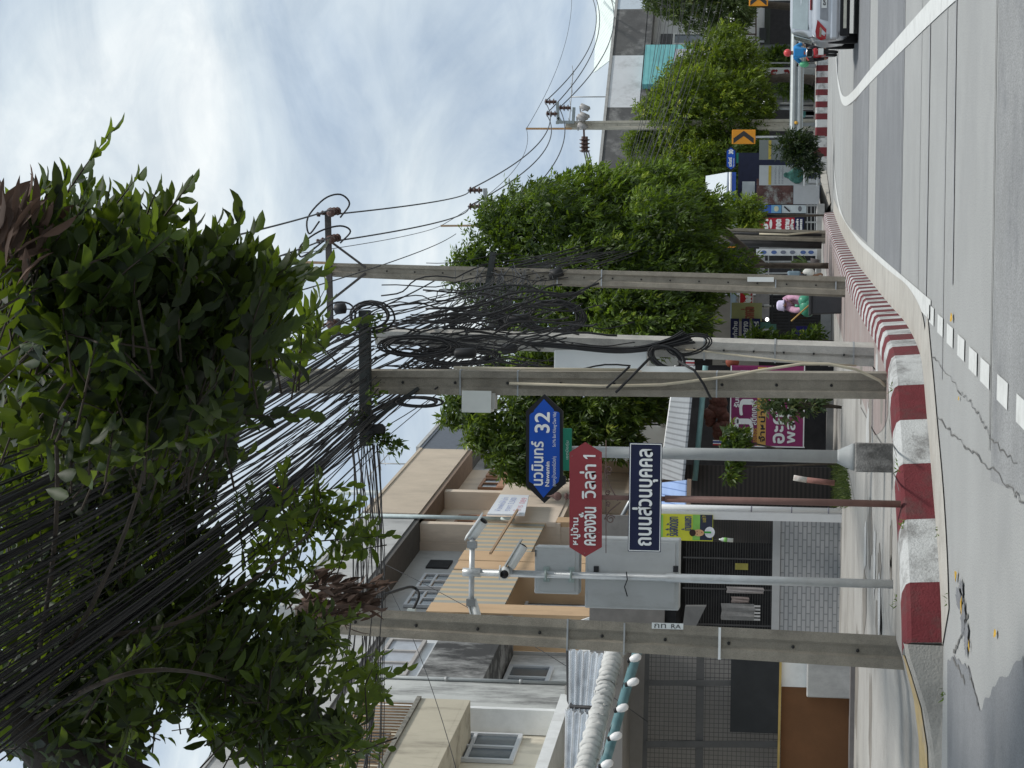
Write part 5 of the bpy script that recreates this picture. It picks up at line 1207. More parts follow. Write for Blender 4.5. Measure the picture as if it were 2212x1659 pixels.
for a, c, m, lb in segs:
    T = thing('old_block', lb, 'building', qw((a+c)/2, 0, -3))
    b = MB(); qbox(b, a, c, zb_+.0, zt_, -8, 0); b.build('parapet', m, T)
    b = MB(); qbox(b, a, c, zt_+.003, zt_+.14, -.4, .05); b.build('coping', M('coping grey', (.34, .34, .33), .9, .2, 3), T)
    b = MB(); qbox(b, a, c, 0, zb_-.02, -8, -.9); b.build('wall', M('old grey wall', (.40, .40, .385), .9, .1, 1, (.12, .12, .12), .7, .8, .5), T)
    b = MB(); qbox(b, a, c, zb_-.32, zb_-.021, -.89, -.02); b.build('beam', OLD, T)
    b = MB(); qbox(b, a, c, 4.4, 4.8, -.9, .3); b.build('ledge', OLD, T)
    if m is OLDW:
        u0, _ = qon(1390, 193); u1, _ = qon(1390, 108); b = MB(); qbox(b, u0, u1, 6.2, zb_-.1, .02, .35); o = b.build('turquoise_shutter', STRIPE('turquoise ribs', (.16, .44, .45), (.11, .33, .35), (0, 0, 1), 4.5, .5, .75), T)
        b = MB(); qbox(b, u0+1.2, u1-.4, 6.2, 7.4, .351, .4); b.build('opening', M('opening grey', (.36, .38, .42)), o)
    else:
        sp = c-a; k = max(1, int(sp/3.0))
        for i in range(k):
            w0 = a+sp*(i+.5)/k-.85
            b = MB()
            for z in (5.9, 7.55): qbox(b, w0, w0+1.7, z, z+.1, -.88, -.8)
            for j in range(3): qbox(b, w0+j*.8, w0+j*.8+.1, 6.0, 7.55, -.88, -.8)
            f = b.build('window', M('old white frame', (.48, .48, .46)), T)
            b = MB(); qbox(b, w0+.05, w0+1.65, 5.95, 7.6, -.895, -.86); b.build('pane', GLASS, f)
            b = MB(); qbox(b, w0, w0+1.7, 7.66, 8.3, -.895, -.85); b.build('transom', M('dark transom', (.07, .07, .07)), f)
    if m not in (OLD, OLDW):
        b = MB(); b.slab([qw(s4_-1.5, zt_+.15, -2), qw(c, zt_+.15, -2), qw(c, zt_+1.9, -4), qw(s4_-.4, zt_+1.4, -4)], (0, 0, .06)); b.build('roof', STRIPE('green white sheet', (.62, .68, .64), (.45, .52, .48), tuple(QD), 3, .5, .85), T)
antenna(qw(s2_+1.9, zt_, -1), 'thin roof antenna on the whitewashed far block', 3.2, 4, 1.7, (.9, .4, 0))

# ================================================================== CAR, RIDER, PEOPLE, BIN
def place(b, org, yaw):
    """turn a builder's local coordinates (x right, y forward, z up) into the world"""
    c, s = math.cos(yaw), math.sin(yaw); o = V(org)
    b.v = [(o.x+x*c+y*s, o.y-x*s+y*c, o.z+z) for x, y, z in b.v]; return b
CARO = at(1770, 0, 44.0); CARO.z = 0.0; CYAW = R(6.8)
T = thing('parked_car', 'silver saloon car seen from behind at the picture edge, left rear lamp showing', 'car', CARO)
SILVER = M('silver car paint', (0.50, 0.52, 0.55), 0.28, 0.04, 2, metal=0.65, spec=.5); CGL = M('car glass', (0.22, 0.27, 0.285), 0.08, 0.25, 1.2, spec=.8)
CBK = M('car black plastic', (0.012, 0.012, 0.013), 0.5, 0.1); TYRE = M('tyre rubber', (0.018, 0.018, 0.019), 0.85, 0.1)
def loft(st, prof, cap=True):
    b = MB(); b.sm = True; k = None; vs = []
    for s in st:
        half = prof(*s); ring_ = half+[(-x, y, z) for x, y, z in reversed(half)]
        k = len(ring_); vs += ring_
    n = len(st); fs = [(i*k+j, i*k+(j+1) % k, (i+1)*k+(j+1) % k, (i+1)*k+j) for i in range(n-1) for j in range(k)]
    if cap: fs += [tuple(range(k)), tuple((n-1)*k+j for j in range(k))]
    b._add(vs, fs); return b
def bodyp(y, w, zb, zt, sh): # lower body section
    return [(0.02, y, zt), (w*.55, y, zt), (w*.84, y, zt-.02), (w*.95, y, zt-.07), (w, y, sh), (w*.985, y, (sh+zb)/2), (w*.96, y, zb+.09), (w*.88, y, zb), (0.02, y, zb)]
st = [(0.00, .70, .42, .86, .72), (.03, .78, .34, .93, .74), (.10, .84, .28, .985, .76), (.28, .865, .25, 1.02, .78), (.60, .87, .23, 1.02, .78), (1.2, .875, .2, .98, .78), (2.2, .875, .2, .95, .77), (3.2, .865, .2, .93, .74), (3.8, .84, .22, .86, .68), (4.2, .76, .26, .74, .6), (4.4, .60, .32, .62, .5)]
b = place(loft(st, bodyp), CARO, CYAW); B_ = b.build('body', SILVER, T)
def cabp(y, w, zt, z0): return [(0.02, y, zt), (w*.62, y, zt-.005), (w*.82, y, zt-.03), (w*.90, y, zt-.09), (w*1.0, y, (zt+z0)/2), (w*1.05, y, z0), (0.02, y, z0-.02)]
st = [(.20, .76, 1.03, .98), (.46, .755, 1.24, .97), (.72, .73, 1.40, .96), (.95, .72, 1.455, .95), (1.5, .72, 1.47, .93), (2.1, .72, 1.45, .92), (2.45, .73, 1.36, .92), (3.05, .76, 1.0, .9)]
b = place(loft(st, cabp), CARO, CYAW); b.build('cabin', SILVER, T)
def cq(nm, pts, m, par, t=.012):
    b = MB(); p = [V(q) for q in pts]; n = (p[1]-p[0]).cross(p[2]-p[1]).normalized(); b.slab(p, n*t); return place(b, CARO, CYAW).build(nm, m, par)
cq('rear_window', [(-.62, .262, 1.075), (.62, .262, 1.075), (.56, .70, 1.405), (-.56, .70, 1.405)], CGL, T, .012)
for s in (-1, 1):
    cq('side_window', [(s*.80, .75, .99), (s*.80, 2.75, .97), (s*.70, 2.25, 1.36), (s*.685, 1.0, 1.38)][::s], CGL, T, .02)
    b = MB(); b.slab([(s*.42, -.022, .885), (s*.66, -.005, .925), (s*.79, .02, .905), (s*.85, .06, .80), (s*.82, .03, .70), (s*.62, -.022, .69)], (0, .06, 0)); lamp = place(b, CARO, CYAW).build('tail_lamp', M('lamp red', (.36, .014, .02), .2, .1, 8, spec=.6), T)
    b = MB(); b.slab([(s*.56, -.022, .825), (s*.79, .025, .845), (s*.79, .025, .80), (s*.60, -.022, .785)], (0, .03, 0)); place(b, CARO, CYAW).build('indicator', M('lamp amber grey', (.34, .26, .19), .25), lamp)
    b = MB(); b.lathe((0, 0, 0), [(.0, 0), (.31, .0), (.33, .03), (.33, .17), (.31, .2), (.0, .2)], 20); b.v = [(z+s*.78-.1, x+.78, y+.325) for x, y, z in b.v]; place(b, CARO, CYAW).build('wheel', TYRE, T)
    b = MB(); b.lathe((0, 0, 0), [(.0, 0), (.31, .0), (.33, .03), (.33, .17), (.31, .2), (.0, .2)], 20); b.v = [(z+s*.78-.1, x+3.4, y+.325) for x, y, z in b.v]; place(b, CARO, CYAW).build('wheel', TYRE, T)
    b = MB(); b.ball((s*1.0, 2.55, 1.02), .12, .95, .5, .75, 12, 8); mr = place(b, CARO, CYAW).build('mirror', SILVER, T)
    b = MB(); b.slab([(s*.91, 2.482, .96), (s*1.09, 2.482, .96), (s*1.09, 2.482, 1.08), (s*.91, 2.482, 1.08)], (0, .02, 0)); place(b, CARO, CYAW).build('mirror_glass', CBK, mr)
b = MB(); b.box((-.76, -.015, .20), (.76, .25, .41)); place(b, CARO, CYAW).build('lower_bumper', CBK, T, bevel=.03)
b = MB(); b.box((-.60, -.032, .27), (.75, -.016, .335)); place(b, CARO, CYAW).build('bumper_strip', M('cream tape', (.55, .53, .45), .6), T)
b = MB(); b.box((-.84, -.03, .43), (.84, .2, .62)); place(b, CARO, CYAW).build('bumper', SILVER, T, bevel=.05)
b = MB(); b.slab([(-.45, -.018, .66), (.45, -.018, .66), (.40, -.018, .83), (-.40, -.018, .83)], (0, .02, 0)); place(b, CARO, CYAW).build('plate_recess', M('dim silver', (.30, .31, .33), .4, metal=.5), T)
b = MB(); b.box((-.17, -.034, .69), (.17, -.02, .80)); pl_ = place(b, CARO, CYAW).build('number_plate', M('plate white', (.7, .7, .7)), T)
pc = CARO+V((-.036*math.sin(CYAW), -.036*math.cos(CYAW), .745)); text('lettering', 'ฎญ7', pc, (math.cos(CYAW), -math.sin(CYAW), 0), (0, 0, 1), .24, .07, INKB, pl_, .003, .004)
b = MB(); b.box((-.2, .14, 1.02), (.2, .2, 1.045)); place(b, CARO, CYAW).build('brake_light', M('lamp red', (.3, .01, .02)), T)

# bodies ------------------------------------------------------------
def skin(name, pts, edges, mat_, parent, sub=1):
    """one continuous surface grown round a skeleton: pts = [(position, radius)]"""
    base = V((0, 0, 0)); p = parent
    while p is not None: base += p.location; p = p.parent
    me = bpy.data.meshes.new(name); me.from_pydata([tuple(V(q)-base) for q, r in pts], edges, []); me.materials.append(mat_)
    o = bpy.data.objects.new(name, me); COL.objects.link(o); o.parent = parent
    sm = o.modifiers.new('skin', 'SKIN'); sm.use_smooth_shade = True
    sv = me.skin_vertices[0].data
    for i, (q, r) in enumerate(pts): sv[i].radius = (r, r) if not isinstance(r, tuple) else r
    sv[0].use_root = True
    ss = o.modifiers.new('sub', 'SUBSURF'); ss.levels = ss.render_levels = sub
    return o
SKINM = M('skin tone', (0.32, 0.18, 0.11), 0.6, 0.06)
def figure(T, J, torso_m, leg_m, skin_m=SKINM, sleeve=True):
    """J: named joints in the world; builds the body, a top over torso and arms, and trousers"""
    names = ['pelvis', 'waist', 'chest', 'neck', 'chin', 'crown', 'shL', 'elL', 'haL', 'shR', 'elR', 'haR', 'hipL', 'knL', 'anL', 'toL', 'hipR', 'knR', 'anR', 'toR']
    rad = dict(pelvis=(.14, .10), waist=(.12, .09), chest=(.15, .10), neck=.05, chin=(.075, .08), crown=(.08, .09), shL=.055, elL=.042, haL=.03, shR=.055, elR=.042, haR=.03, hipL=.085, knL=.058, anL=.036, toL=.035, hipR=.085, knR=.058, anR=.036, toR=.035)
    E_ = [('pelvis', 'waist'), ('waist', 'chest'), ('chest', 'neck'), ('neck', 'chin'), ('chin', 'crown'), ('chest', 'shL'), ('shL', 'elL'), ('elL', 'haL'), ('chest', 'shR'), ('shR', 'elR'), ('elR', 'haR'), ('pelvis', 'hipL'), ('hipL', 'knL'), ('knL', 'anL'), ('anL', 'toL'), ('pelvis', 'hipR'), ('hipR', 'knR'), ('knR', 'anR'), ('anR', 'toR')]
    def part_(nm, keep, grow, m, root=None):
        ks = [n for n in names if n in keep]; ix = {n: i for i, n in enumerate(ks)}
        def rr(n):
            r = rad[n]; return (r[0]+grow, r[1]+grow) if isinstance(r, tuple) else r+grow
        return skin(nm, [(J[n], rr(n)) for n in ks], [(ix[a], ix[c]) for a, c in E_ if a in ix and c in ix], m, T)
    part_('body', names, 0, skin_m)
    part_('top', ['pelvis', 'waist', 'chest', 'shL', 'elL', 'shR', 'elR']+(['haL', 'haR'] if sleeve == 2 else []), .025, torso_m)
    part_('trousers', ['pelvis', 'hipL', 'knL', 'hipR', 'knR']+([] if leg_m[1] else ['anL', 'anR']), .018, leg_m[0])
def face(T, c, fwd, up, s=1.0):
    """eyes, nose, mouth and ears on the head whose centre is c"""
    f, u = V(fwd).normalized(), V(up).normalized(); r = f.cross(u).normalized()
    for k in (-1, 1):
        b = MB(); b.ball(c+f*.085*s+r*.03*k*s, .011*s, n=6, m=4); b.build('eye', INKB, T)
        b = MB(); b.ball(c+r*.085*k*s-u*.01, .02*s, .5, 1, 1.4, 6, 4); b.build('ear', SKINM, T)
    b = MB(); b.ball(c+f*.10*s-u*.02*s, .016*s, n=6, m=4); b.build('nose', SKINM, T)
    b = MB(); b.ball(c+f*.085*s-u*.06*s, .016*s, 1.3, 1, .5, 6, 4); b.build('mouth', M('lip', (.25, .08, .07)), T)
def hand(T, w, d, s=1.0):
    """palm with four fingers and a thumb, lightly curled"""
    w, d = V(w), V(d).normalized(); x = d.cross(V((0, 0, 1)));
    if x.length < .1: x = V((1, 0, 0))
    x.normalize(); y = x.cross(d)
    pts = [(w, .024), (w+d*.07, .026)]; ed = [(0, 1)]
    for i, L_ in enumerate((.062, .072, .068, .05)):
        k = len(pts); o = w+d*.075+x*(-.027+.018*i)
        pts += [(o, .0095), (o+d*L_*.55-y*.008, .0085), (o+d*L_*.85-y*.03, .0075)]; ed += [(1, k), (k, k+1), (k+1, k+2)]
    k = len(pts); pts += [(w+d*.03-x*.035, .010), (w+d*.065-x*.05-y*.012, .009)]; ed += [(0, k), (k, k+1)]
    skin('hand', pts, ed, SKINM, T)

# rider and motorcycle ahead of the car ------------------------------
DR = 64.5; ro = at(1806, 111, DR); ro.z = 0
T = thing('motorcycle', 'red scooter with white number plate ridden away between the car and the far kerb', 'motorcycle', ro)
RY = R(5)
def RB(b): return place(b, ro, RY)
def wheel(y, nm):
    b = MB(); b.sm = True; n = 20; R_, r_ = .235, .05
    vs = [(r_*math.cos(6.283*k/8), y+(R_+r_*math.sin(6.283*k/8))*math.cos(6.283*i/n), .285+(R_+r_*math.sin(6.283*k/8))*math.sin(6.283*i/n)) for i in range(n) for k in range(8)]
    b._add(vs, [(i*8+k, i*8+(k+1) % 8, ((i+1) % n)*8+(k+1) % 8, ((i+1) % n)*8+k) for i in range(n) for k in range(8)])
    o = RB(b).build(nm, TYRE, T); b = MB(); b.tube([(-.04, y, .285), (.04, y, .285)], .19, 14); RB(b).build('rim', STEEL, o)
wheel(.28, 'wheel'); wheel(1.52, 'wheel')
RED = M('scooter red', (.42, .02, .03), .3, .08); 
b = MB(); b.tube([(0, .05, .74), (0, .35, .72), (0, .75, .62), (0, 1.0, .45), (0, 1.25, .5)], [.08, .13, .13, .1, .07], 10); RB(b).build('body', RED, T)
b = MB(); b.tube([(0, .10, .82), (0, .45, .80), (0, .85, .76)], [.10, .13, .09], 10); RB(b).build('seat', CBK, T)
b = MB(); b.tube([(0, 1.52, .3), (0, 1.3, .75), (0, 1.22, 1.0)], .04, 8); b.tube([(-.32, 1.12, 1.03), (0, 1.22, 1.0), (.32, 1.12, 1.03)], .018, 6); RB(b).build('fork', STEEL, T)
b = MB(); b.slab([(-.13, 1.28, .5), (.13, 1.28, .5), (.19, 1.22, .9), (0, 1.2, 1.02), (-.19, 1.22, .9)], (0, .06, .03)); RB(b).build('front_shield', RED, T)
b = MB(); b.box((-.10, .0, .46), (.10, .03, .62)); RB(b).build('number_plate', M('plate white', (.7, .7, .7)), T)
b = MB(); b.box((-.11, -.02, .66), (.11, .06, .75)); RB(b).build('tail_lamp', M('lamp red', (.3, .01, .02)), T, bevel=.02)
b = MB(); b.tube([(.16, -.1, .32), (.15, .6, .28)], [.055, .03], 8); RB(b).build('exhaust', STEEL, T)
b = MB(); b.slab([(-.09, .06, .3), (.09, .06, .3), (.09, .02, .5), (-.09, .02, .5)], (0, .015, 0)); RB(b).build('mudguard', CBK, T)
for s in (-1, 1):
    b = MB(); b.tube([(s*.25, 1.15, 1.04), (s*.33, 1.12, 1.22)], .008, 5); b.ball((s*.34, 1.11, 1.26), .05, 1.2, .4, .8, 8, 5); RB(b).build('mirror', CBK, T)
def RL(x, y, z): c, s = math.cos(RY), math.sin(RY); return V((ro.x+x*c+y*s, ro.y-x*s+y*c, ro.z+z))
T = thing('person', 'rider in red helmet and blue orange striped shirt sitting on the red scooter', 'person', RL(0, .4, .8), None)
J = dict(pelvis=RL(0, .38, .90), waist=RL(0, .40, 1.06), chest=RL(0, .44, 1.27), neck=RL(0, .47, 1.42), chin=RL(0, .50, 1.49), crown=RL(0, .49, 1.58),
         shL=RL(-.17, .44, 1.33), elL=RL(-.30, .72, 1.13), haL=RL(-.29, 1.06, 1.06), shR=RL(.17, .44, 1.33), elR=RL(.30, .72, 1.13), haR=RL(.29, 1.06, 1.06),
         hipL=RL(-.11, .46, .87), knL=RL(-.20, .90, .80), anL=RL(-.16, .85, .40), toL=RL(-.17, 1.02, .36), hipR=RL(.11, .46, .87), knR=RL(.20, .90, .80), anR=RL(.16, .85, .40), toR=RL(.17, 1.02, .36))
figure(T, J, M('rider shirt blue', (.03, .22, .50), .8, .1), (M('rider trousers', (.03, .03, .035), .9), False))
b = MB(); b.ball(RL(0, .49, 1.57), .125, 1, 1.12, 1.02, 14, 9); hm = b.build('helmet', M('helmet red', (.55, .06, .06), .25, .08), T)
b = MB(); b.obox(RL(0, .61, 1.55), (.10, 0, 0), (0, .02, 0), (0, 0, .05)); b.build('visor', CBK, hm, bevel=.01)
for x, z, w_ in ((-.07, 1.22, .05), (.06, 1.17, .05), (.0, 1.08, .07)):
    b = MB(); b.obox(RL(x, .30-.0, z), (w_, 0, .03), (0, .012, 0), (-.02, 0, .035)); b.build('shirt_stripe', M('stripe orange', (.45, .10, .03)), T)
b = MB(); b.obox(RL(0, .315, 1.22), (.14, 0, 0), (0, .035, .0), (0, 0, .17)); b.build('bag_panel', M('rider shirt blue', (.03, .2, .5)), T, bevel=.04)
for n_ in ('haL', 'haR'): hand(T, J[n_], RL(0, 1, 0)-RL(0, 0, 0))
face(T, RL(0, .50, 1.53), RL(0, 1, 0)-RL(0, 0, 0), (0, 0, 1))
p = RL(-.36, .5, 1.05)
T = thing('shopping_bag', 'green shopping bag carried at the left side of the scooter rider', 'bag', p)
b = MB(); b.ball(p, .13, .8, 1, 1.2, 10, 7); b.build('bag', M('bag green', (.10, .38, .20), .5, .2, 9), T); b = MB(); b.tube([p+V((0, 0, .14)), p+V((.02, .25, .1)), RL(-.28, 1.0, 1.06)], .01, 5); b.build('handle', M('bag green', (.1, .38, .2)), T)

# person in pink bending over the bin --------------------------------
DP = 43.0; fo = at(1812, 650, DP); fo.z = ZP
def PP(X, Y, dd=0, dz=0): q = at(X, Y, DP+dd); return V((q.x, q.y, q.z+dz))
T = thing('person', 'person in pink jacket and pale sun hat bending over the dark bin', 'person', fo)
J = dict(pelvis=PP(1742, 648, .1), waist=PP(1730, 650), chest=PP(1708, 653), neck=PP(1696, 657), chin=PP(1692, 659, -.05), crown=PP(1685, 660, -.04),
         shL=PP(1703, 666), elL=PP(1722, 671, -.25), haL=PP(1738, 664, -.42), shR=PP(1700, 646), elR=PP(1716, 640, -.25), haR=PP(1736, 648, -.42),
         hipL=PP(1746, 657, .1), knL=PP(1778, 657, .0), anL=PP(1806, 657, .1), toL=PP(1810, 658, -.08), hipR=PP(1746, 640, .1), knR=PP(1778, 640, .0), anR=PP(1806, 640, .1), toR=PP(1810, 640, -.08))
PINK = M('pink jacket', (.44, .25, .34), .9, .2, 9, bump=.8, bs=14)
figure(T, J, PINK, (M('dark trousers', (.04, .04, .05), .9), False), sleeve=2)
b = MB(); c = PP(1688, 660, -.02); b.lathe(c-V((0, 0, .06)), [(.135, 0), (.11, .03), (.105, .12), (.07, .155), (.0, .165)], 16); hb = b.build('sun_hat', M('lilac hat', (.55, .50, .66), .85), T)
b = MB(); b.slab([c+V((-.1, .06, -.02)), c+V((.1, .06, -.02)), c+V((.09, .08, -.2)), c+V((-.09, .08, -.2))], (0, .02, 0)); b.build('neck_flap', M('lilac hat', (.55, .5, .66)), hb)
b = MB(); b.tube([PP(1699, 645, -.12), PP(1712, 655, -.14), PP(1722, 664, -.13)], .018, 5); b.build('strap', M('strap brown', (.12, .06, .06)), T)
for n_, y in (('haL', 664), ('haR', 648)): hand(T, J[n_], V((0, -.3, -1)))
face(T, PP(1690, 660, -.06), (0, -1, -.2), (0, 0, 1))
p = PP(1745, 662, -.5); T = thing('plastic_bag', 'translucent green plastic bag held above the dark bin by the person in pink', 'bag', p)
b = MB(); b.ball(p, .22, 1, .7, .8, 12, 8); b.ball(p+V((.12, 0, .06)), .14, n=10, m=6); b.build('bag', M('bag sea green', (.05, .24, .15), .35, .3, 7), T); b = MB(); b.tube([p+V((0, 0, .15)), p+V((.02, .03, .26))], .03, 6); b.build('knot', M('bag sea green', (.05, .24, .15)), T)
p = PP(1743, 645, -.45); T = thing('cardboard_piece', 'torn tan cardboard piece sticking out of the bin beside the green bag', 'cardboard', p)
b = MB(); b.slab([p+V((-.08, 0, -.1)), p+V((.1, .02, -.1)), p+V((.12, .05, .08)), p+V((-.02, .05, .12))], (0, .02, 0)); b.build('sheet', M('cardboard', (.45, .30, .16), .9, .12, 7), T)
bp = at(1822, 660, 41.6); bp.z = ZP
T = thing('trash_bin', 'dark grey square trash bin on the pavement beside the tall pole', 'trash bin', bp)
c, w, h = px(1757, 1822, 638, 679, 41.6)
b = MB(); x0, x1 = c.x-w/2, c.x+w/2; b.hexa([V((x0+.03, 41.6, ZP)), V((x1-.03, 41.6, ZP)), V((x1-.03, 42, ZP)), V((x0+.03, 42, ZP)), V((x0, 41.58, ZP+.60)), V((x1, 41.58, ZP+.60)), V((x1, 42.02, ZP+.60)), V((x0, 42.02, ZP+.60))])
b.build('body', M('bin grey', (.05, .052, .057), .6, .12), T, bevel=.02)
b = MB(); b.box((x0-.02, 41.55, ZP+.602), (x1+.02, 42.04, ZP+.66)); b.build('rim', M('bin rim', (.035, .037, .04), .6), T, bevel=.01)
p, q = at(1738, 668, 42.2), at(1709, 694, 42.2)
T = thing('broom_stick', 'yellow wooden broom stick leaning out of the bin', 'broom', p); b = MB(); d_ = (q-p).normalized(); b.tube([p-d_*.25, q], .018, 6); b.build('stick', M('stick ochre', (.40, .25, .08), .7), T)
# walking person half hidden by the tall pole ------------------------
DQ = 63.0; fo = at(1778, 600, DQ); fo.z = ZP
def QQ(X, Y, dd=0): return at(X, Y, DQ+dd)
T = thing('person', 'walking person in purple top and shorts carrying a white bag, half hidden by pole', 'person', fo)
J = dict(pelvis=QQ(1731, 599), waist=QQ(1722, 600), chest=QQ(1705, 602), neck=QQ(1696, 606), chin=QQ(1692, 609), crown=QQ(1685, 611),
         shL=QQ(1701, 608, -.15), elL=QQ(1716, 612, -.2), haL=QQ(1730, 614, -.15), shR=QQ(1701, 598, .15), elR=QQ(1718, 592, .1), haR=QQ(1735, 590, -.05),
         hipL=QQ(1733, 602, -.08), knL=QQ(1753, 606, -.1), anL=QQ(1773, 600, -.1), toL=QQ(1777, 606, -.1), hipR=QQ(1733, 598, .08), knR=QQ(1752, 598, .1), anR=QQ(1774, 591, .1), toR=QQ(1777, 596, .1))
figure(T, J, M('purple top', (.12, .05, .20), .85, .15, 6), (M('dark shorts', (.03, .035, .045), .9), True))
b = MB(); b.ball(QQ(1686, 611), .105, n=10, m=7); b.build('hair', M('black hair', (.012, .01, .01), .5), T)
b = MB(); b.obox(QQ(1716, 594, -.02), (.12, 0, .02), (0, .10, 0), (.0, 0, .20)); b.build('shoulder_cloth', M('grey blue cloth', (.19, .26, .31), .9, .12, 5), T, bevel=.05)
for n_ in ('haL', 'haR'): hand(T, J[n_], V((0, -.1, -1)))
face(T, QQ(1688, 611), (-1, -.1, -.3), (0, 0, 1))
p = QQ(1747, 588, -.05); T = thing('carrier_bag', 'white carrier bag hanging from the hand of the walking person', 'bag', p)
b = MB(); b.ball(p, .16, .8, .5, 1.15, 10, 7); b.build('bag', M('bag white', (.66, .66, .62), .6, .08), T); b = MB(); b.tube([p+V((0, 0, .15)), QQ(1735, 590, -.05)], .012, 5); b.build('handle', M('bag white', (.66, .66, .62)), T)

# ================================================================== TREES
NR = np.random.default_rng(11)
def leaves(name, mt, parent, P, A, Nm, L_, Wd, tint, fine=False, fold=.2):
    """leaf blades: base points P, axes A, face normals Nm, lengths, widths"""
    n = len(P); base = np.zeros(3); p = parent
    while p is not None: base += np.array(p.location[:]); p = p.parent
    A = A/np.linalg.norm(A, axis=1)[:, None]; S = np.cross(A, Nm); S /= np.maximum(np.linalg.norm(S, axis=1), 1e-6)[:, None]; U = np.cross(S, A)
    L_ = np.asarray(L_)[:, None]; Wd = np.asarray(Wd)[:, None]
    if fine:
        def pt(t, w, u): return P+A*L_*t+S*Wd*w+U*(Wd*fold*abs(w)*2+L_*u)
        vs = np.stack([pt(0, 0, 0), pt(.13, -.27, 0), pt(.13, 0, 0), pt(.13, .27, 0), pt(.38, -.5, -.015), pt(.38, 0, -.015), pt(.38, .5, -.015), pt(.7, -.40, -.06), pt(.7, 0, -.06), pt(.7, .40, -.06), pt(.88, -.17, -.11), pt(.88, .17, -.11), pt(1, 0, -.17)], 1)
        fc = np.array([[0, 2, 1, -1], [0, 3, 2, -1], [1, 2, 5, 4], [2, 3, 6, 5], [4, 5, 8, 7], [5, 6, 9, 8], [7, 8, 12, 10], [8, 9, 11, 12]]); k = 13
    else:
        def pt(t, w, u): return P+A*L_*t+S*Wd*w+U*(Wd*fold*abs(w)*2+L_*u)
        vs = np.stack([pt(0, 0, 0), pt(.42, -.5, -.02), pt(1, 0, -.12), pt(.42, .5, -.02)], 1); fc = np.array([[0, 3, 2, -1], [0, 2, 1, -1]]); k = 4
    vs = (vs-base).reshape(-1, 3); f = (fc[None]+np.where(fc[None] >= 0, (np.arange(n)*k)[:, None, None], 0)).reshape(-1, 4)
    cnt = (f >= 0).sum(1); loops = f[f >= 0]
    me = bpy.data.meshes.new(name); me.vertices.add(len(vs)); me.vertices.foreach_set('co', vs.astype(np.float32).ravel())
    me.loops.add(len(loops)); me.loops.foreach_set('vertex_index', loops.astype(np.int32)); me.polygons.add(len(cnt))
    me.polygons.foreach_set('loop_start', np.concatenate([[0], np.cumsum(cnt)[:-1]]).astype(np.int32)); me.update(calc_edges=True)
    at_ = me.attributes.new('tint', 'FLOAT', 'FACE'); at_.data.foreach_set('value', np.repeat(np.clip(tint, 0, 1), len(fc)).astype(np.float32))
    me.materials.append(mt); me.validate()
    o = bpy.data.objects.new(name, me); COL.objects.link(o)
    if parent is not None: o.parent = parent
    return o
def rdir(n): d = NR.normal(size=(n, 3)); return d/np.linalg.norm(d, axis=1)[:, None]
BARK = M('grey brown bark', (.085, .07, .055), .95, .3, 7, (.03, .027, .024), .6, 4, .4, .8, 30)
class LS:   # collects leaves
    def __init__(s): s.P, s.A, s.N, s.L, s.W, s.t = [], [], [], [], [], []
    def add(s, P, A, N_, L_, W_, t): s.P.append(P); s.A.append(A); s.N.append(N_); s.L.append(L_); s.W.append(W_); s.t.append(t)
    def done(s, nm, m, par, fine=False): return leaves(nm, m, par, np.concatenate(s.P), np.concatenate(s.A), np.concatenate(s.N), np.concatenate(s.L), np.concatenate(s.W), np.concatenate(s.t), fine)

# --- the near tree reaching over the street from the left
TR = V((-4.3, 12.5, 0.05))
T = thing('foreground_tree', 'large near tree with long dark green leaves filling the upper left', 'tree', TR)
BR = MB()
tk = [TR, TR+V((.25, .1, 1.6)), TR+V((.6, 0, 3.0)), at(130, 1640, 12.2), at(60, 1560, 12), at(-90, 1490, 11.8), at(-300, 1400, 11.5)]
BR.tube(tk, [.30, .26, .22, .2, .17, .14, .1], 12)
BR.build('trunk', M('dark trunk bark', (.035, .03, .025), .95, .3, 7, bump=.8, bs=25), T)  # bark colour set very dark
BR = MB(); LF = LS()
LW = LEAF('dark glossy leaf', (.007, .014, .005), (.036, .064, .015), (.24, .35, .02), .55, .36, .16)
def twig(p, d, n=11, L_=.15, sag=.25, len_=None, tone=0.5, stem=True, spread=.75):
    p, d = np.array(p), np.array(d)/np.linalg.norm(d); ln = len_ or n*.042
    t = np.linspace(.08, 1, n); up = np.array([0, 0, 1.])
    side = np.cross(d, up); side /= max(np.linalg.norm(side), 1e-6)
    roll = NR.uniform(-.9, .9); side2 = side*math.cos(roll)+np.cross(d, side)*math.sin(roll)
    pos = p+d*ln*t[:, None]+np.array([0, 0, -1.])*(sag*ln*t**2)[:, None]
    sg = np.where(np.arange(n) % 2 == 0, 1, -1)[:, None]
    ax = d*(.55+.55*t[:, None]**2)+side2*sg*spread*(1.15-t[:, None]*.8)+NR.normal(size=(n, 3))*.16+np.array([0, 0, -.22])
    nm = np.cross(d, side2)+NR.normal(size=(n, 3))*.3
    LF.add(pos, ax, nm, L_*(1.05-.35*t)*NR.uniform(.8, 1.15, n), L_*.37*NR.uniform(.65, 1.2, n), np.clip(tone+NR.normal(size=n)*.22+.15*t, 0, 1))
    if stem: BR.tube([tuple(p-d*.1), tuple(p+d*ln*.5-np.array([0, 0, sag*ln*.25])), tuple(p+d*ln-np.array([0, 0, sag*ln]))], [.006, .0045, .002], 4, cap=False)
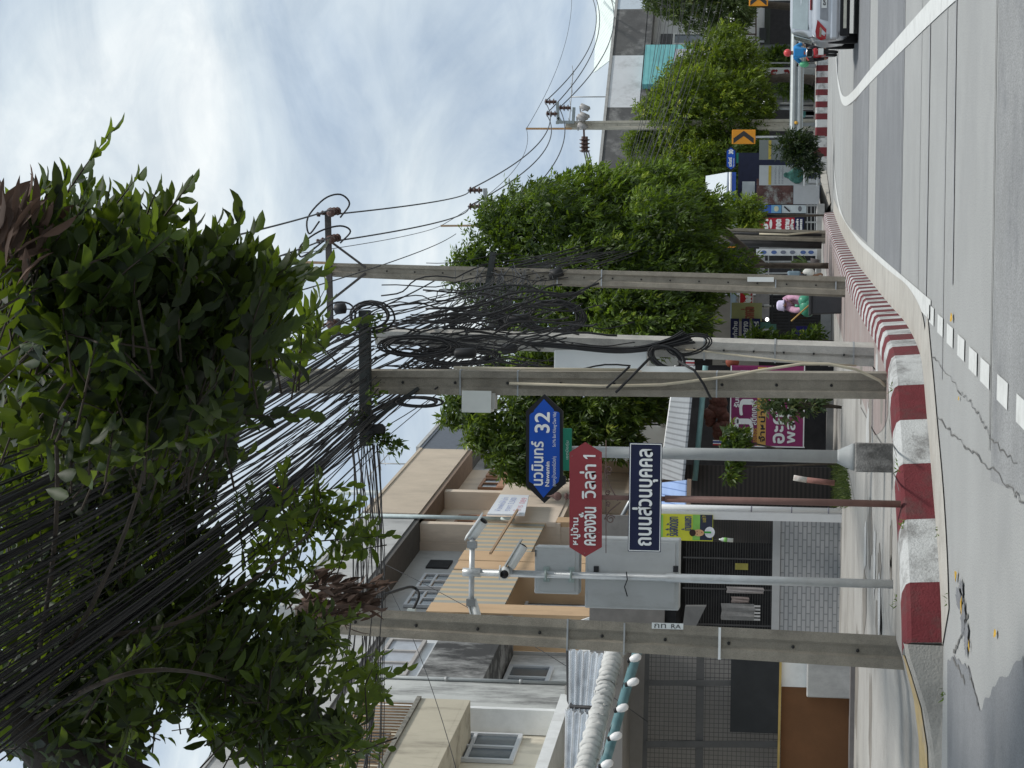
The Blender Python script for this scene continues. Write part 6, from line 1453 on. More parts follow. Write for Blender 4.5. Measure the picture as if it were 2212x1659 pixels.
def region(X, Y, rx, ry, d0, d1, n, L_=.178, tone=.24):
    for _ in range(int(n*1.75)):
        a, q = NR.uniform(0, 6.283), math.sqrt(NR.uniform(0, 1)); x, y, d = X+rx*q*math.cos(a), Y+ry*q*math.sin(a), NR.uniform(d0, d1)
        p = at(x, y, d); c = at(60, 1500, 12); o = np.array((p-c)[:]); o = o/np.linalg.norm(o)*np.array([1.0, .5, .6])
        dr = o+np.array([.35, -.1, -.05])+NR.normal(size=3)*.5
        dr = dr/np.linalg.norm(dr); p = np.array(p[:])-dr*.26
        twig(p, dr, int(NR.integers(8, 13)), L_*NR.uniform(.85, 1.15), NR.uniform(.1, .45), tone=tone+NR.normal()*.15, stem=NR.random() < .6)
for r_ in ((200, 620, 190, 140, 8.6, 10.6, 105), (90, 560, 110, 90, 8.5, 10, 30), (430, 660, 130, 115, 9, 11, 60), (540, 680, 60, 80, 9.5, 11.5, 22), (230, 850, 230, 130, 9, 11.5, 105), (430, 850, 90, 95, 10, 12, 35),
           (150, 1050, 190, 140, 12, 15, 95), (350, 1020, 120, 80, 13.5, 16.5, 38), (110, 1280, 170, 140, 12.5, 15.5, 90), (330, 1230, 110, 100, 15, 18, 40), (130, 1510, 190, 150, 11.2, 14, 100), (370, 1440, 140, 110, 13, 16, 55),
           (520, 1500, 120, 110, 13, 16.5, 45), (610, 1590, 120, 70, 13.5, 16, 34), (470, 1340, 90, 70, 14, 16, 16), (600, 1410, 60, 60, 14, 17, 10), (100, 800, 150, 300, 11.5, 13.5, 70), (250, 1200, 200, 300, 14.5, 17, 80)):
    region(*r_)
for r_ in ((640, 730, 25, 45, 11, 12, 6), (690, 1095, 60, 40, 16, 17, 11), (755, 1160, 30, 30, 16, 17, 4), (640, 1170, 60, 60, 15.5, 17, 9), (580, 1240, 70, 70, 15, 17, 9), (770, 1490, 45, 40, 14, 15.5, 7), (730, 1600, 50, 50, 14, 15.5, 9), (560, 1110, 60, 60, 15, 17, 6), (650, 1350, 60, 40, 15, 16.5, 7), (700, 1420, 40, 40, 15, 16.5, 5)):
    region(*r_, .15, .85)  # outer sprigs: lighter tint paints in the glow of backlit leaves
for (xa, ya), (xb_, yb_), d in (((110, 470), (225, 285), 8.8), ((210, 500), (285, 385), 9), ((330, 500), (400, 400), 9.2), ((25, 510), (12, 440), 9), ((60, 520), (45, 435), 8.8), ((300, 520), (330, 410), 9.1), ((180, 520), (190, 430), 9), ((420, 560), (470, 505), 9.5), ((600, 720), (655, 690), 10.5), ((540, 590), (590, 610), 10.5), ((20, 470), (100, 400), 9)):
    a, c = np.array(at(xa, ya, d)[:]), np.array(at(xb_, yb_, d-.15)[:]); ln = float(np.linalg.norm(c-a))
    twig(a, c-a, max(9, int(ln/.030)), .145, .06, ln, .5, spread=.95)
for pts in ([(-60, 690), (40, 697), (150, 715), (210, 740)], [(60, 1560), (250, 1200), (330, 900), (300, 650)], [(60, 1560), (300, 1450), (520, 1480), (640, 1560)], [(60, 1560), (120, 1150), (110, 800), (60, 560)], [(200, 1380), (420, 1330), (640, 1180), (690, 1100)], [(330, 900), (440, 780), (540, 700)], [(0, 640), (90, 560), (110, 470)], [(180, 640), (215, 560), (225, 490)]):
    q = [at(X, Y, 12-1.2*i*(1 if X < 400 else -.9)) for i, (X, Y) in enumerate(pts)]; q = smooth(q, 5); BR.tube(q, [.018-.013*i/(len(q)-1) for i in range(len(q))], 6)
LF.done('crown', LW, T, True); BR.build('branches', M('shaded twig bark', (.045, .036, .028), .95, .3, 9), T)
LF = LS()
DEAD = LEAF('dried leaf', (.04, .025, .018), (.11, .068, .05), (.09, .05, .03), .8, .15)
for X, Y, rx, ry, d, n in ((715, 1300, 75, 45, 18.4, 26), (690, 1335, 60, 30, 18.6, 12), (15, 520, 45, 35, 8.7, 8), (0, 555, 40, 25, 8.7, 6)):
    for _ in range(n):
        p = at(X+NR.uniform(-rx, rx), Y+NR.uniform(-ry, ry), d+NR.uniform(-.3, .2)); m = 7; up_ = np.array([.25, 0, -1.]) if X > 100 else np.array([1., 0, -.5])
        LF.add(np.tile(p[:], (m, 1))+NR.normal(size=(m, 3))*.05, up_+NR.normal(size=(m, 3))*.35, rdir(m), NR.uniform(.14, .24, m), NR.uniform(.03, .06, m), NR.uniform(0, .9, m))
LF.done('dead_leaves', DEAD, T, True)

# --- crowns further away
def ell(X, Y, rx, ry, d, rd=None):
    s = d/FPX; return (np.array(at(X, Y, d)[:]), np.array([ry*s, (rd or (rx+ry)/2)*s, rx*s]))
def crown(T, E_, mt, n, leaf, wid, clump=7, droop=.6, core=True, bright=.35, name='crown', spread=.16, gap=.12, corem=None, sub=11):
    """leaf sprays spread through the outer part of a set of ellipsoids, larger and darker foliage inside"""
    big = list(E_); E_ = list(E_); lump_ = [0.]*len(E_)
    for c, sz in big:
        for dd in rdir(sub):
            if dd[1] > .75: continue
            f = NR.uniform(.30, .48); E_.append((c+dd*sz*NR.uniform(.72, .98), sz*f*np.array([1, 1, .85]))); lump_.append(NR.choice([-.9, -.3, .2, .8]))
    lump_ = np.array(lump_)
    C_ = np.array([e[0] for e in E_]); S_ = np.array([e[1] for e in E_]); wts = (S_[:, 0]*S_[:, 2]); wts /= wts.sum()
    k = NR.choice(len(E_), n, p=wts); dr = rdir(n); rr = NR.uniform(.72, 1.08, n)+.10*np.sin(dr[:, 0]*7+k)*np.cos(dr[:, 2]*6+k*2)
    P = C_[k]+dr*S_[k]*rr[:, None]
    ok = np.ones(n, bool)
    for j in range(len(E_)):
        q = ((P-C_[j])/S_[j]); ok &= ~(((q**2).sum(1) < .50) & (k != j))
    P, dr, rr, k = P[ok], dr[ok], rr[ok], k[ok]; n = len(P)
    patchy = 1.5*lump_[k]+.5*np.sin(P[:, 0]*1.1+1)+.5*np.sin(P[:, 2]*1.3)
    new = (NR.random(n) < bright*np.clip(.6+.8*patchy, .02, 1.9))*NR.uniform(.35, .75, n)*(rr > .86)
    tone = np.clip(.16+.1*NR.normal(size=n)+.08*lump_[k]+new, 0, 1)
    m = clump; ax0 = dr*.8+np.array([0, 0, -droop])+NR.normal(size=(n, 3))*.4; ax0 /= np.linalg.norm(ax0, axis=1)[:, None]
    sd_ = np.cross(ax0, rdir(n)); sd_ /= np.linalg.norm(sd_, axis=1)[:, None]
    LF = LS(); tt = np.linspace(0, 1, m)
    for i in range(m):
        sg = 1 if i % 2 else -1
        pos = P+ax0*(spread*tt[i])+NR.normal(size=(n, 3))*.012
        ax = ax0*(.5+.5*tt[i])+sd_*sg*(.9-.6*tt[i])+NR.normal(size=(n, 3))*.2+np.array([0, 0, -.3*droop])
        nm = np.cross(ax0, sd_)+NR.normal(size=(n, 3))*.5+np.array([0, 0, .4])
        LF.add(pos, ax, nm, leaf*NR.uniform(.75, 1.2, n), wid*NR.uniform(.8, 1.2, n), np.clip(tone+NR.normal(size=n)*.08, 0, 1))
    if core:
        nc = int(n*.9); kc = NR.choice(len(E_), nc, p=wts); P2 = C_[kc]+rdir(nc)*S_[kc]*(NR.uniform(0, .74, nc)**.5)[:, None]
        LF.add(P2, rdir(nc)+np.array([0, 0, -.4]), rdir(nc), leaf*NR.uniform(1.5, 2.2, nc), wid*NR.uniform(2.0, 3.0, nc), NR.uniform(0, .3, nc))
    return LF.done(name, mt, T)
L2 = LEAF('deep green leaf', (.010, .026, .008), (.19, .29, .045), (.24, .38, .022), .5, .36)
L3 = LEAF('bright green leaf', (.030, .058, .010), (.27, .36, .045), (.32, .46, .025), .5, .38)
LM = LEAF('mango leaf', (.02, .044, .010), (.19, .28, .045), (.24, .36, .03), .4, .38)
def limbs(T, pts, r0, r1, nm='trunk'):
    b = MB()
    for P_, a, c in pts:
        q = smooth(P_, 5); b.tube(q, [a+(c-a)*i/(len(q)-1) for i in range(len(q))], 8)
    return b.build(nm, BARK, T)
b_ = at(1778, 574, 57); b_.z = ZP
T = thing('street_tree', 'big dark crowned street tree behind the poles with light green shoot tips', 'tree', b_)
limbs(T, [([b_, at(1700, 574, 57), at(1600, 572, 56), at(1480, 560, 54), at(1330, 560, 52), at(1200, 540, 51)], .085, .06), ([at(1650, 574, 57), at(1555, 490, 56), at(1500, 430, 56), at(1430, 400, 56)], .10, .12), ([at(1560, 570, 56), at(1470, 640, 52), at(1350, 670, 51)], .09, .04), ([at(1520, 565, 55), at(1400, 480, 53), at(1280, 450, 52)], .09, .04)], .2, .05)
E2 = [ell(1070, 530, 60, 85, 51), ell(1130, 470, 75, 70, 52), ell(1190, 530, 110, 110, 50.5), ell(1250, 440, 90, 70, 52), ell(1330, 470, 100, 90, 52), ell(1290, 610, 120, 100, 49.5), ell(1420, 550, 110, 120, 50.5), ell(1465, 620, 75, 80, 49.5), ell(1560, 578, 62, 34, 50.5), ell(1400, 690, 110, 70, 48.5), ell(1220, 690, 120, 60, 50), ell(1010, 590, 45, 45, 50.5), ell(1490, 480, 70, 60, 53), ell(1410, 410, 70, 45, 55), ell(1110, 640, 70, 60, 50.5), ell(1475, 712, 35, 35, 48), ell(1440, 405, 50, 45, 59)]
crown(T, E2, L2, 12500, .15, .05, 8, .75, bright=.5, spread=.26)
b_ = at(1800, 905, 52.5); b_.z = ZP
T = thing('mango_tree', 'leafy mango tree with yellow green new leaves in front of the white house', 'tree', b_)
limbs(T, [([b_, at(1600, 900, 52.5), at(1400, 900, 52.5), at(1200, 920, 52.5)], .14, .06), ([at(1400, 900, 52.5), at(1250, 960, 52.5), at(1130, 990, 52.5)], .07, .03), ([at(1350, 900, 52.5), at(1180, 870, 52.5), at(1040, 870, 53)], .06, .03)], .2, .05)
EM = [ell(1000, 880, 48, 40, 53), ell(1070, 920, 70, 55, 52.5), ell(1110, 985, 60, 50, 52), ell(1160, 1010, 50, 40, 52), ell(1180, 900, 90, 70, 52.5), ell(1270, 870, 90, 60, 52.5), ell(1340, 870, 80, 45, 52), ell(1290, 940, 85, 50, 52), ell(1390, 850, 45, 40, 52.5), ell(1210, 965, 70, 55, 52), ell(1130, 800, 90, 50, 54), ell(1240, 790, 90, 40, 54)]
crown(T, EM, LM, 5600, .19, .05, 8, .9, bright=.34, spread=.16)
b_ = at(1786, 176, 88); b_.z = .47
T = thing('street_tree', 'bright green bushy street tree with slanting dark trunk behind the guard rail', 'tree', b_)
limbs(T, [([b_, at(1750, 172, 88), at(1700, 168, 88), at(1655, 174, 88), at(1610, 195, 88), at(1540, 230, 88)], .24, .12), ([at(1655, 174, 88), at(1600, 150, 88), at(1520, 130, 88)], .15, .06), ([at(1620, 190, 88), at(1560, 280, 88), at(1500, 330, 88)], .14, .06)], .2, .05)
E3 = [ell(1395, 330, 42, 55, 88), ell(1430, 280, 55, 60, 88), ell(1472, 195, 52, 58, 89), ell(1528, 140, 52, 48, 89), ell(1430, 385, 50, 45, 86), ell(1480, 355, 50, 45, 85.5), ell(1528, 352, 40, 38, 85), ell(1500, 330, 85, 70, 87), ell(1560, 240, 85, 80, 87), ell(1590, 150, 60, 60, 88), ell(1545, 390, 60, 40, 87.5), ell(1470, 395, 60, 40, 88), ell(1620, 220, 40, 70, 87), ell(1500, 230, 80, 80, 86.5), ell(1578, 100, 42, 40, 89), ell(1610, 300, 35, 40, 87), ell(1560, 90, 35, 30, 90), ell(1405, 255, 35, 40, 88)]
crown(T, E3, L3, 10500, .17, .06, 8, .45, bright=.42, spread=.28)
b_ = at(1788, 20, 93); b_.z = .47
T = thing('street_tree', 'feathery pale green tree at the picture corner above the silver car', 'tree', b_)
limbs(T, [([b_, at(1700, 14, 93), at(1600, 6, 93), at(1500, 0, 93), at(1430, -20, 93)], .2, .08)], .2, .05)
E4 = [ell(1450, 0, 60, 35, 93), ell(1510, 25, 60, 40, 92.5), ell(1560, 30, 55, 40, 92.5), ell(1500, -50, 90, 60, 93), ell(1590, -10, 40, 50, 92), ell(1420, -50, 40, 40, 93)]
crown(T, E4, LEAF('pale green leaf', (.035, .06, .018), (.15, .20, .06), (.18, .26, .04), .5, .36), 3400, .17, .055, 8, .9, bright=.4, spread=.3)
# shrubs and small plants
def shrub(label, E_, n, leaf, wid, mt, stem_to, name='shrub', bright=.3, clump=7, spread=.2, droop=.3):
    p = V(stem_to); T = thing(name, label, 'shrub', p)
    b = MB()
    for e in E_:
        c = V(e[0]); b.tube([p, p.lerp(c, .5)+V((rnd.uniform(-.05, .05), 0, .05)), c], [.03, .02, .012], 5)
    b.build('stems', BARK, T); crown(T, E_, mt, n, leaf, wid, clump, droop, bright=bright, spread=spread, sub=4)
LV = LEAF('variegated leaf', (.03, .06, .02), (.16, .21, .10), (.2, .26, .08), .45, .33)
shrub('leafy variegated shrub growing in front of the magenta banner', [ell(1665, 872, 18, 16, 40.5), ell(1698, 884, 24, 24, 40.5), ell(1730, 872, 24, 20, 40.5), ell(1760, 868, 16, 18, 40.5)], 95, .12, .055, LV, V((at(1810, 880, 40.5).x, 40.5, ZP)), bright=.5, clump=6, spread=.12)
shrub('young tree with drooping leaves left of the grey lamp post, before the dark shutters', [ell(1575, 1010, 14, 28, 40), ell(1590, 960, 16, 30, 40), ell(1570, 945, 12, 16, 40)], 110, .14, .05, LM, V((at(1800, 1000, 40).x, 40, ZP)), bright=.3, clump=6, spread=.15, droop=.8)
shrub('round green bush growing before the grey canopy dome', [ell(1590, 470, 32, 28, 66), ell(1615, 460, 30, 30, 66), ell(1570, 455, 22, 22, 66)], 420, .14, .05, L3, V((at(1770, 465, 66).x, 66, .34)), clump=7)
shrub('dark dense bush beneath the second lamp post', [ell(1728, 330, 26, 24, 68.6), ell(1748, 356, 20, 20, 68.6), ell(1722, 304, 34, 16, 68.8), ell(1700, 326, 22, 12, 68.6)], 420, .14, .05, LEAF('leaf darkened for shade', (.008, .02, .007), (.04, .07, .016), (.06, .1, .01), .5, .3), V((at(1778, 335, 68.6).x, 68.6, .34)), bright=.12)  # tree shade is painted into this bush's darker leaf colour
shrub('spiky potted palm plants between white sign and fence panels', [ell(1700, 190, 22, 12, 90), ell(1730, 186, 25, 14, 90), ell(1745, 196, 20, 10, 90)], 160, .3, .04, L2, V((at(1782, 190, 90).x, 90, .47)), bright=.3, spread=.1)
shrub('dark leafy plants hanging before the grey shutter panel', [ell(1668, 128, 30, 13, 92), ell(1690, 118, 25, 12, 92)], 240, .18, .06, L2, V((at(1784, 122, 92).x, 92, .47)), bright=.1)
shrub('drooping leafy branch under the big street tree next to blue fascia', [ell(1600, 330, 40, 30, 85), ell(1625, 350, 30, 35, 85), ell(1590, 365, 30, 25, 85), ell(1640, 325, 25, 20, 85)], 420, .22, .06, LM, V((at(1780, 348, 85).x, 85, .47)), bright=.25, droop=1.0)
shrub('low dark shrub behind the bars beside the pale pole', [ell(1750, 735, 18, 20, 49), ell(1640, 735, 26, 16, 49), ell(1690, 742, 30, 12, 49)], 200, .14, .05, L2, V((at(1800, 738, 49).x, 49, ZP)), bright=.15)
# weeds
LF = LS(); n = 2600
X_ = NR.uniform(1775, 1842, n); Y_ = NR.uniform(985, 1092, n)
keep = (np.abs(X_-1808-(Y_-1040)*.15) < 30); X_, Y_ = X_[keep], Y_[keep]
P = np.array([g(x, y, ZP)[:] for x, y in zip(X_, Y_)]); n = len(P)
LF.add(P, rdir(n)*.6+np.array([0, 0, 1.]), rdir(n), NR.uniform(.06, .22, n), NR.uniform(.012, .03, n), NR.uniform(0, 1, n))
o = LF.done('weeds', LEAF('weed leaf', (.02, .035, .01), (.09, .13, .03), (.1, .15, .02), .6, .3), None); tag(o, kind='stuff')
LF = LS(); pts_ = []
for X, Y in ((2049, 1290), (2028, 1150), (1927, 830), (1940, 1005), (1952, 1130), (2040, 1500), (1936, 1300)):
    for _ in range(9): pts_.append(g(X+rnd.uniform(-3, 3), Y+rnd.uniform(-14, 14), 0 if X > 1960 else ZP)[:])
P = np.array(pts_); n = len(P); LF.add(P, rdir(n)*.9+np.array([0, 0, .6]), rdir(n), NR.uniform(.03, .08, n), NR.uniform(.01, .02, n), NR.uniform(0, .6, n)); tag(LF.done('kerb_weeds', L2, None), kind='stuff')
# fallen leaves lying on the road
FL = M('yellow fallen leaf', (.46, .28, .03), .7, .25, 20)
for i, (X, Y, L_, big) in enumerate(((2060, 685, .19, 1), (2070, 1245, .2, 0), (2082, 1308, .16, 0), (2155, 1368, .14, 0), (2098, 1395, .1, 0), (2075, 860, .08, 0))):
    p = g(X, Y); a = rnd.uniform(0, 6.28) if not big else 1.35; c, s = math.cos(a), math.sin(a)
    b = MB(); pr = [(-.5, 0, .02), (-.25, .17, .05), (.1, .2, .07), (.5, 0, .03), (.1, -.2, .05), (-.25, -.17, .02)]
    q = [V((p.x+(x*c-y*s)*L_, p.y+(x*s+y*c)*L_, z*L_*1.3+.012)) for x, y, z in pr]; ct = V((p.x, p.y, .014))
    for j in range(6): b.face(ct, q[j], q[(j+1) % 6])
    o = b.build('fallen_leaf', FL, loc=p); tag(o, ('large yellow leaf lying on the road beside the dashed line', 'yellow leaf lying in the gutter nearest the kerb face', 'curled yellow leaf beside the first tar blot', 'yellow leaf lying alone on the pale road', 'small yellow leaf on the grey side street patch', 'tiny yellow leaf between crack and dashed line')[i], 'leaf', 'fallen leaves')

# ================================================================== CABLES
def cable(name, label, p, q, sag, r, group, m=BLACK, n=24, wig=0.0, cat='cable'):
    p, q = V(p), V(q); b = MB(); pts = []
    s1, s2 = rnd.uniform(0, 6), rnd.uniform(0, 6)
    for i in range(n+1):
        t = i/n; w = math.sin(math.pi*t)
        pts.append(p.lerp(q, t)+V((wig*math.sin(9*t+s1)*w, 0, -4*sag*t*(1-t)+wig*math.sin(13*t+s2)*w)))
    b.tube(pts, r, 5); o = b.build(name, m, loc=p); return tag(o, label, cat, group)
# high voltage lines from pole to pole
HV = M('dark aluminium wire', (.05, .055, .065), .5, .1)
near = [at(480, 514, 24), at(560, 535, 24), at(620, 640, 24)]
def extend(p, q, f): return V(q)+(V(q)-V(p))*f
h = [V(x) for x in HVI]
far_ = [HVJ[0], HVJ[1], HVJ[1]+V((-.7, 0, -.5))]
for i in range(3):
    nm = ('outermost', 'middle', 'innermost')[i]
    q = V((h[i].x-4.6, h[i].y-36, h[i].z+.5))
    cable('power_line', f'{nm} thick wire from the steel cross arm towards the leaves overhead', h[i]+V((0, -.45, -.12)), q, 1.0, .016, 'high voltage wires', HV, 30, cat='power line')
    cable('power_line', f'{nm} thick wire between the cross arm and the half way pole', h[i]+V((0, .4, -.12)), far_[i], .75, .017, 'high voltage wires', HV, 30, cat='power line')
for i in range(3):
    nm = ('upper', 'middle', 'lower')[i]
    cable('power_line', f'{nm} wire between the half way pole and the far pole', far_[i], HVK[i], 1.1, .022, 'high voltage wires', HV, 26, cat='power line')
    q = [at(1278, -8, 112), at(1286, -8, 112), at(1318, -8, 112)][i]
    cable('power_line', f'{nm} wire leaving the far pole towards the right edge', HVK[i], q, 1.0, .024, 'high voltage wires', HV, 26, cat='power line')
E1, E2_, E3_ = at(528, 563, D4-.1), at(952, 488, D5-.2), at(1137, 278, D6-.2)
cable('earth_wire', 'thin top wire from the rusty bar of the tall pole to the half way pole', E1, E2_, .6, .009, 'earth wires', HV, cat='power line')
cable('earth_wire', 'thin top wire between half way pole and far pole bars', E2_, E3_, .9, .011, 'earth wires', HV, cat='power line')
cable('earth_wire', 'thin top wire from the far pole to the top right', E3_, at(1235, -8, 112), .5, .012, 'earth wires', HV, cat='power line')
for i, X in enumerate((1262, 1267, 1272)):
    cable('drop_line', 'dark line from the far string insulators into the tree top', at(X-1, 326, D6-.4), at(X+4, 470, 74), .15, .03, 'lines from the far insulators', HV, cat='power line')
# jumper loops on the steel cross arm
for i, (pts) in enumerate(([(735, 470), (755, 440), (735, 420), (700, 430), (665, 470), (668, 505), (690, 478)], [(735, 525), (757, 500), (735, 488), (690, 500), (650, 530), (652, 555), (700, 520)], [(725, 690), (765, 700), (760, 660), (720, 655), (680, 690)])):
    b = MB(); b.tube(smooth([at(*p, D4-.3-.05*k) for k, p in enumerate(pts)], 5), .018, 6); o = b.build('jumper_loop', BLACK, loc=at(*pts[0], D4-.3)); tag(o, ('looped jumper cable around the outer insulator of the steel cross arm', 'looped jumper cable around the middle insulator of the steel cross arm', 'looped jumper cable at the inner end of the steel cross arm')[i], 'cable', 'jumper loops')
# the thick bundle of telephone and data cables running along the road
gA = 'cables running from the overhead tree to the black arm'; lA = 'black cable in the thick bundle running from the leaves overhead to the black arm'
ends = []
for i in range(88):
    u = rnd.gauss(0, 1); Xe = rnd.choice((772, 785, 800, 812, 740, 725, 760)) + rnd.uniform(-10, 12)
    Ye = min(965, max(672, rnd.choice((690, 720, 870, 900, 930, 840, 780))+rnd.gauss(0, 22)))
    q = at(Xe, Ye, D2-.25+rnd.uniform(-.12, .12)); ends.append(q)
    off = (829.5-Ye)/FPX*D2
    dens = rnd.random() < .55
    p = V((-2.85+off*.75+(rnd.gauss(-.08, .09) if dens else rnd.gauss(.08, .46)), -3, q.z+.12+(rnd.gauss(0, .07) if dens else rnd.uniform(-.35, .6))))
    cable('telephone_cable', lA, p, q, rnd.uniform(.35, .62), rnd.choice((.004, .0045, .005, .006, .008, .011)), gA, BLACK, 34, .01)
for i in range(22):
    Ye = rnd.gauss(890, 22) if i % 3 else rnd.gauss(725, 18); q = at(rnd.gauss(800, 14), Ye, D2-.25); off = (829.5-Ye)/FPX*D2
    p = V((-2.95+off*.75+rnd.gauss(0, .05), -3, q.z+.10+rnd.gauss(0, .05)))
    cable('telephone_cable', lA, p, q, rnd.gauss(.48, .03), rnd.choice((.006, .008, .011)), gA, BLACK, 34, .008)
gB = 'cables running from the black arm to the tall pole'; lB = 'black cable in the sagging bundle between the black arm and the tall pole'
endB = []
for i in range(62):
    p = ends[rnd.randrange(len(ends))]+V((rnd.uniform(-.05, .05), .1, rnd.uniform(-.06, .06)))
    q = at(rnd.gauss(1085, 45), rnd.gauss(592, 10), D4-.25+rnd.uniform(-.1, .1)); endB.append(q)
    cable('telephone_cable', lB, p, q, rnd.uniform(.15, .8), rnd.choice((.005, .006, .008, .011)), gB, BLACK, 24, .02)
gC = 'cables running from the tall pole into the street tree'; lC = 'black cable running from the tall pole into the big street tree'
for i in range(26):
    cable('telephone_cable', lC, endB[i], at(rnd.gauss(1340, 45), rnd.gauss(492, 6), D5-.4), rnd.uniform(.3, 1.4), .010, gC, BLACK, 20, .03)
gD = 'cables crossing the far block'; lD = 'thin cable crossing in front of the old concrete block'
for i in range(16):
    cable('telephone_cable', lD, at(1335+i*4+rnd.uniform(-3, 3), 430, 76), at(1425+i*9+rnd.uniform(-6, 6), -12, 92), rnd.uniform(.1, .5), .011, gD, M('grey far cable', (.05, .05, .055), .6), 16, .02)
gE = 'cables dropping to the lower left'; lE = 'thin cable running from the black arm leftwards across the house fronts'
for i in range(20):
    p = at(770+rnd.uniform(-15, 55), 955+rnd.uniform(-10, 12), D2-.2); k = i/20
    q = at(700+130*k+rnd.uniform(-12, 12), 1700, 16+6*rnd.random()); cable('house_cable', lE, p, q, rnd.uniform(.02, .18), rnd.choice((.005, .006, .008)), gE, BLACK, 18, .012)
for i, (a, c, s, lb) in enumerate((((760, 1185, 40), (1400, 1560, 29), .3, 'single thin wire crossing the stained white house diagonally'), ((740, 1100, 40), (990, 1680, 28), .25, 'single thin wire crossing the cream balcony railing'), ((820, 880, D2-.1), (1190, 640, D4-.3), .05, 'single straight wire crossing in front of the middle pole to the tall pole'), ((940, 840, D2-.2), (1300, 600, D4-.3), .04, 'lowest straight wire crossing the hanging cable coils'), ((640, 630, 30), (985, 505, D5-1), .3, 'lone wire crossing the sky below the cross arm'))):
    cable('single_wire', lb, at(*a), at(*c), s, .006 if i < 2 else .011, None, BLACK, 20, .004)
# coils and tangles hanging on the poles
def coil(label, X, Y, rx, ry, d, turns, r, grp='coiled cables', tilt=.0, m=BLACK):
    b = MB(); c = at(X, Y, d); sx, sz = ry/FPX*d, rx/FPX*d; pts = []
    k = turns*22
    for i in range(k+1):
        t = i/k; a = turns*6.283*t; q = 1+.16*math.sin(a*.37+turns)+rnd.uniform(-.02, .02)
        pts.append(c+V((sx*q*math.cos(a)+tilt*sz*math.sin(a), .10*math.sin(a*.21)+.04*math.cos(a*.7), sz*q*math.sin(a))))
    b.tube(pts, r, 5); o = b.build('cable_coil', m, loc=c); return tag(o, label, 'cable coil', grp)
coil('loose open cable loop hanging above the end of the black arm', 800, 683, 44, 30, D2-.25, 4, .012)
coil('large oval cable coil hanging between pale pole and tall pole', 1195, 685, 62, 32, D3+1.5, 8, .013)
coil('long drooping cable coil under the arm beside the pale pole', 905, 748, 78, 20, D2+.5, 7, .012)
coil('dense cable coil in the middle of the tangle', 1030, 700, 60, 24, D3+.6, 6, .013)
coil('thick cable coil touching the middle pole', 985, 768, 85, 18, D3-.2, 8, .013)
coil('small cable coil left of the middle pole below the arm', 900, 868, 48, 10, D2-.12, 4, .013)
coil('tangled low cable loops on the pale pole above the shops', 1440, 772, 34, 22, D3-.25, 6, .012, tilt=.3)
coil('loose cable ring at the lower end of the hanging bundle', 1490, 745, 42, 20, D3-.2, 3, .011, tilt=-.2)
gF = 'cables hanging down in the tangle'
for i in range(80):
    X0, Y0 = rnd.gauss(900, 70), rnd.gauss(715, 45); X1, Y1 = X0+rnd.uniform(150, 420), Y0+rnd.gauss(-18, 32); dd = D2+rnd.uniform(.2, 4)
    cable('tangled_cable', 'black cable in the hanging tangle between the middle pole and the tall pole', at(X0, min(Y0, 790), dd), at(X1, min(790, Y1), dd+rnd.uniform(-.5, 3)), rnd.uniform(-.1, .3), rnd.choice((.005, .007, .010, .013)), gF, BLACK, 16, .07)
gG = 'cables hanging down along the pale pole'
for i in range(16):
    b = MB(); j = rnd.uniform(-5, 5); d_ = D3-.18-rnd.uniform(0, .08); pts = [(1120+j*4, 742+j), (1220, 748+j), (1330, 757+j*1.2), (1400+j*2, 752+j), (1460+j*3, 738+j*1.5), (1490+j*3, 728+j*3)]
    b.tube(smooth([at(X, Y, d_) for X, Y in pts], 5), .011, 5); tag(b.build('pole_cable', BLACK, loc=at(1120, 742, d_)), 'black cable in the loose bunch strapped down the face of the pale pole', 'cable', gG)
gH = 'splice boxes hung in the cables'
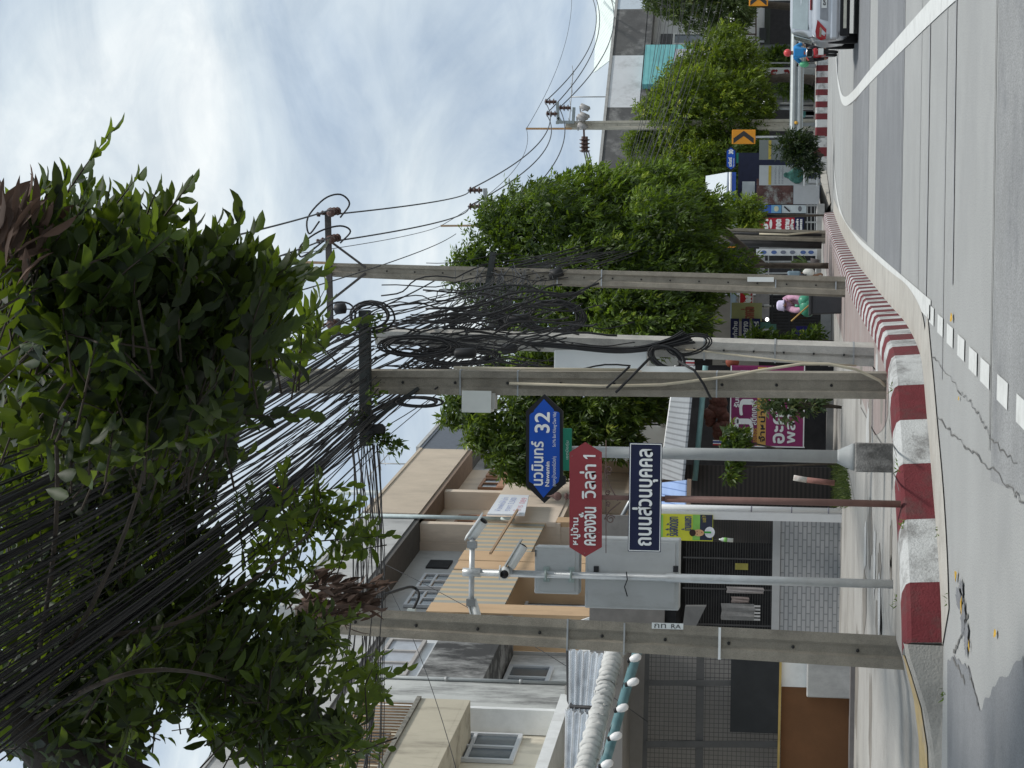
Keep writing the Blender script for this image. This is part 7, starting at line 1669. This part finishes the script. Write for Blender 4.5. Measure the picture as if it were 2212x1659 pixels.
for i, (X, Y, d, lx, lb) in enumerate(((1005, 765, D2+.2, 48, 'black cable splice box hanging beside the middle pole in the tangle'), (1100, 755, D3-.3, 36, 'black finned splice box in front of the pale pole'), (1120, 690, D3+1, 50, 'long black splice box in the hanging coils'), (735, 668, D2-.1, 26, 'black splice box above the arm tip'), (805, 930, D2-.3, 55, 'bulky black box under the left end of the arm'), (990, 690, D3+.8, 40, 'black splice tube near the tangle centre'))):
    a, c = at(X-lx/2, Y, d), at(X+lx/2, Y-3, d); T = thing('splice_box', lb, 'splice box', at(X, Y, d), gH)
    b = MB(); b.tube([a, a.lerp(c, .1), a.lerp(c, .9), c], [.03, .062, .062, .03], 9); b.build('case', M('splice black', (.02, .02, .021), .5), T)
    b = MB(); b.tube([a-(c-a)*.25, a], .012, 5); b.build('cable_entry', BLACK, T)
# ivy-like growth and scraps caught on the arm
LF = LS()
for X, Y, n in ((820, 945, 60), (845, 960, 50), (800, 700, 30), (800, 850, 20), (770, 905, 30)):
    P = np.array([at(X+rnd.gauss(0, 14), Y+rnd.gauss(0, 10), D2-.3)[:] for _ in range(n)]); LF.add(P, rdir(n)+np.array([0, 0, -.7]), rdir(n), NR.uniform(.05, .12, n), NR.uniform(.03, .06, n), NR.uniform(0, .4, n))
T = thing('creeper', 'small dark creeper plant caught on the black cable arm', 'plant', at(820, 945, D2-.3)); LF.done('foliage', L2, T)
b = MB(); b.tube([at(850, 965, D2-.3), at(800, 940, D2-.3), at(780, 880, D2-.3)], .008, 5); b.build('stem', BARK, T)
# tall pipe mast behind the roofs and street lamp arm
T = thing('lattice_mast', 'thin pale mast rising behind the grey parapet among the cables', 'mast', V((at(700, 1062, 60).x, 60, 0)))
b = MB(); x = at(700, 1062, 60).x; b.tube([V((x, 60, 0)), V((x, 60, at(560, 1062, 60).z))], .09, 6); b.build('tube', M('mast grey', (.42, .47, .48), .5), T); b = MB(); b.tube([V((x, 60, at(640, 1056, 60).z)), V((x, 60, at(600, 1056, 60).z))], .12, 6); b.build('red_band', M('mast red', (.5, .08, .05)), T)
# black bent conduit over the striped awnings
T = thing('bent_conduit', 'black bent cable loop above the striped awning left of the camera pole', 'cable', at(785, 1300, 30)); b = MB(); b.tube(smooth([at(770, 1335, 24), at(790, 1300, 26), at(850, 1278, 28), at(890, 1268, 30), at(905, 1285, 30), at(893, 1316, 30)], 6), .022, 7); b.build('cable', BLACK, T)
b = MB(); b.obox(at(889, 1322, 30), (.05, 0, 0), (0, .05, 0), (0, 0, .06)); b.build('end_box', M('end box', (.45, .48, .45)), T)
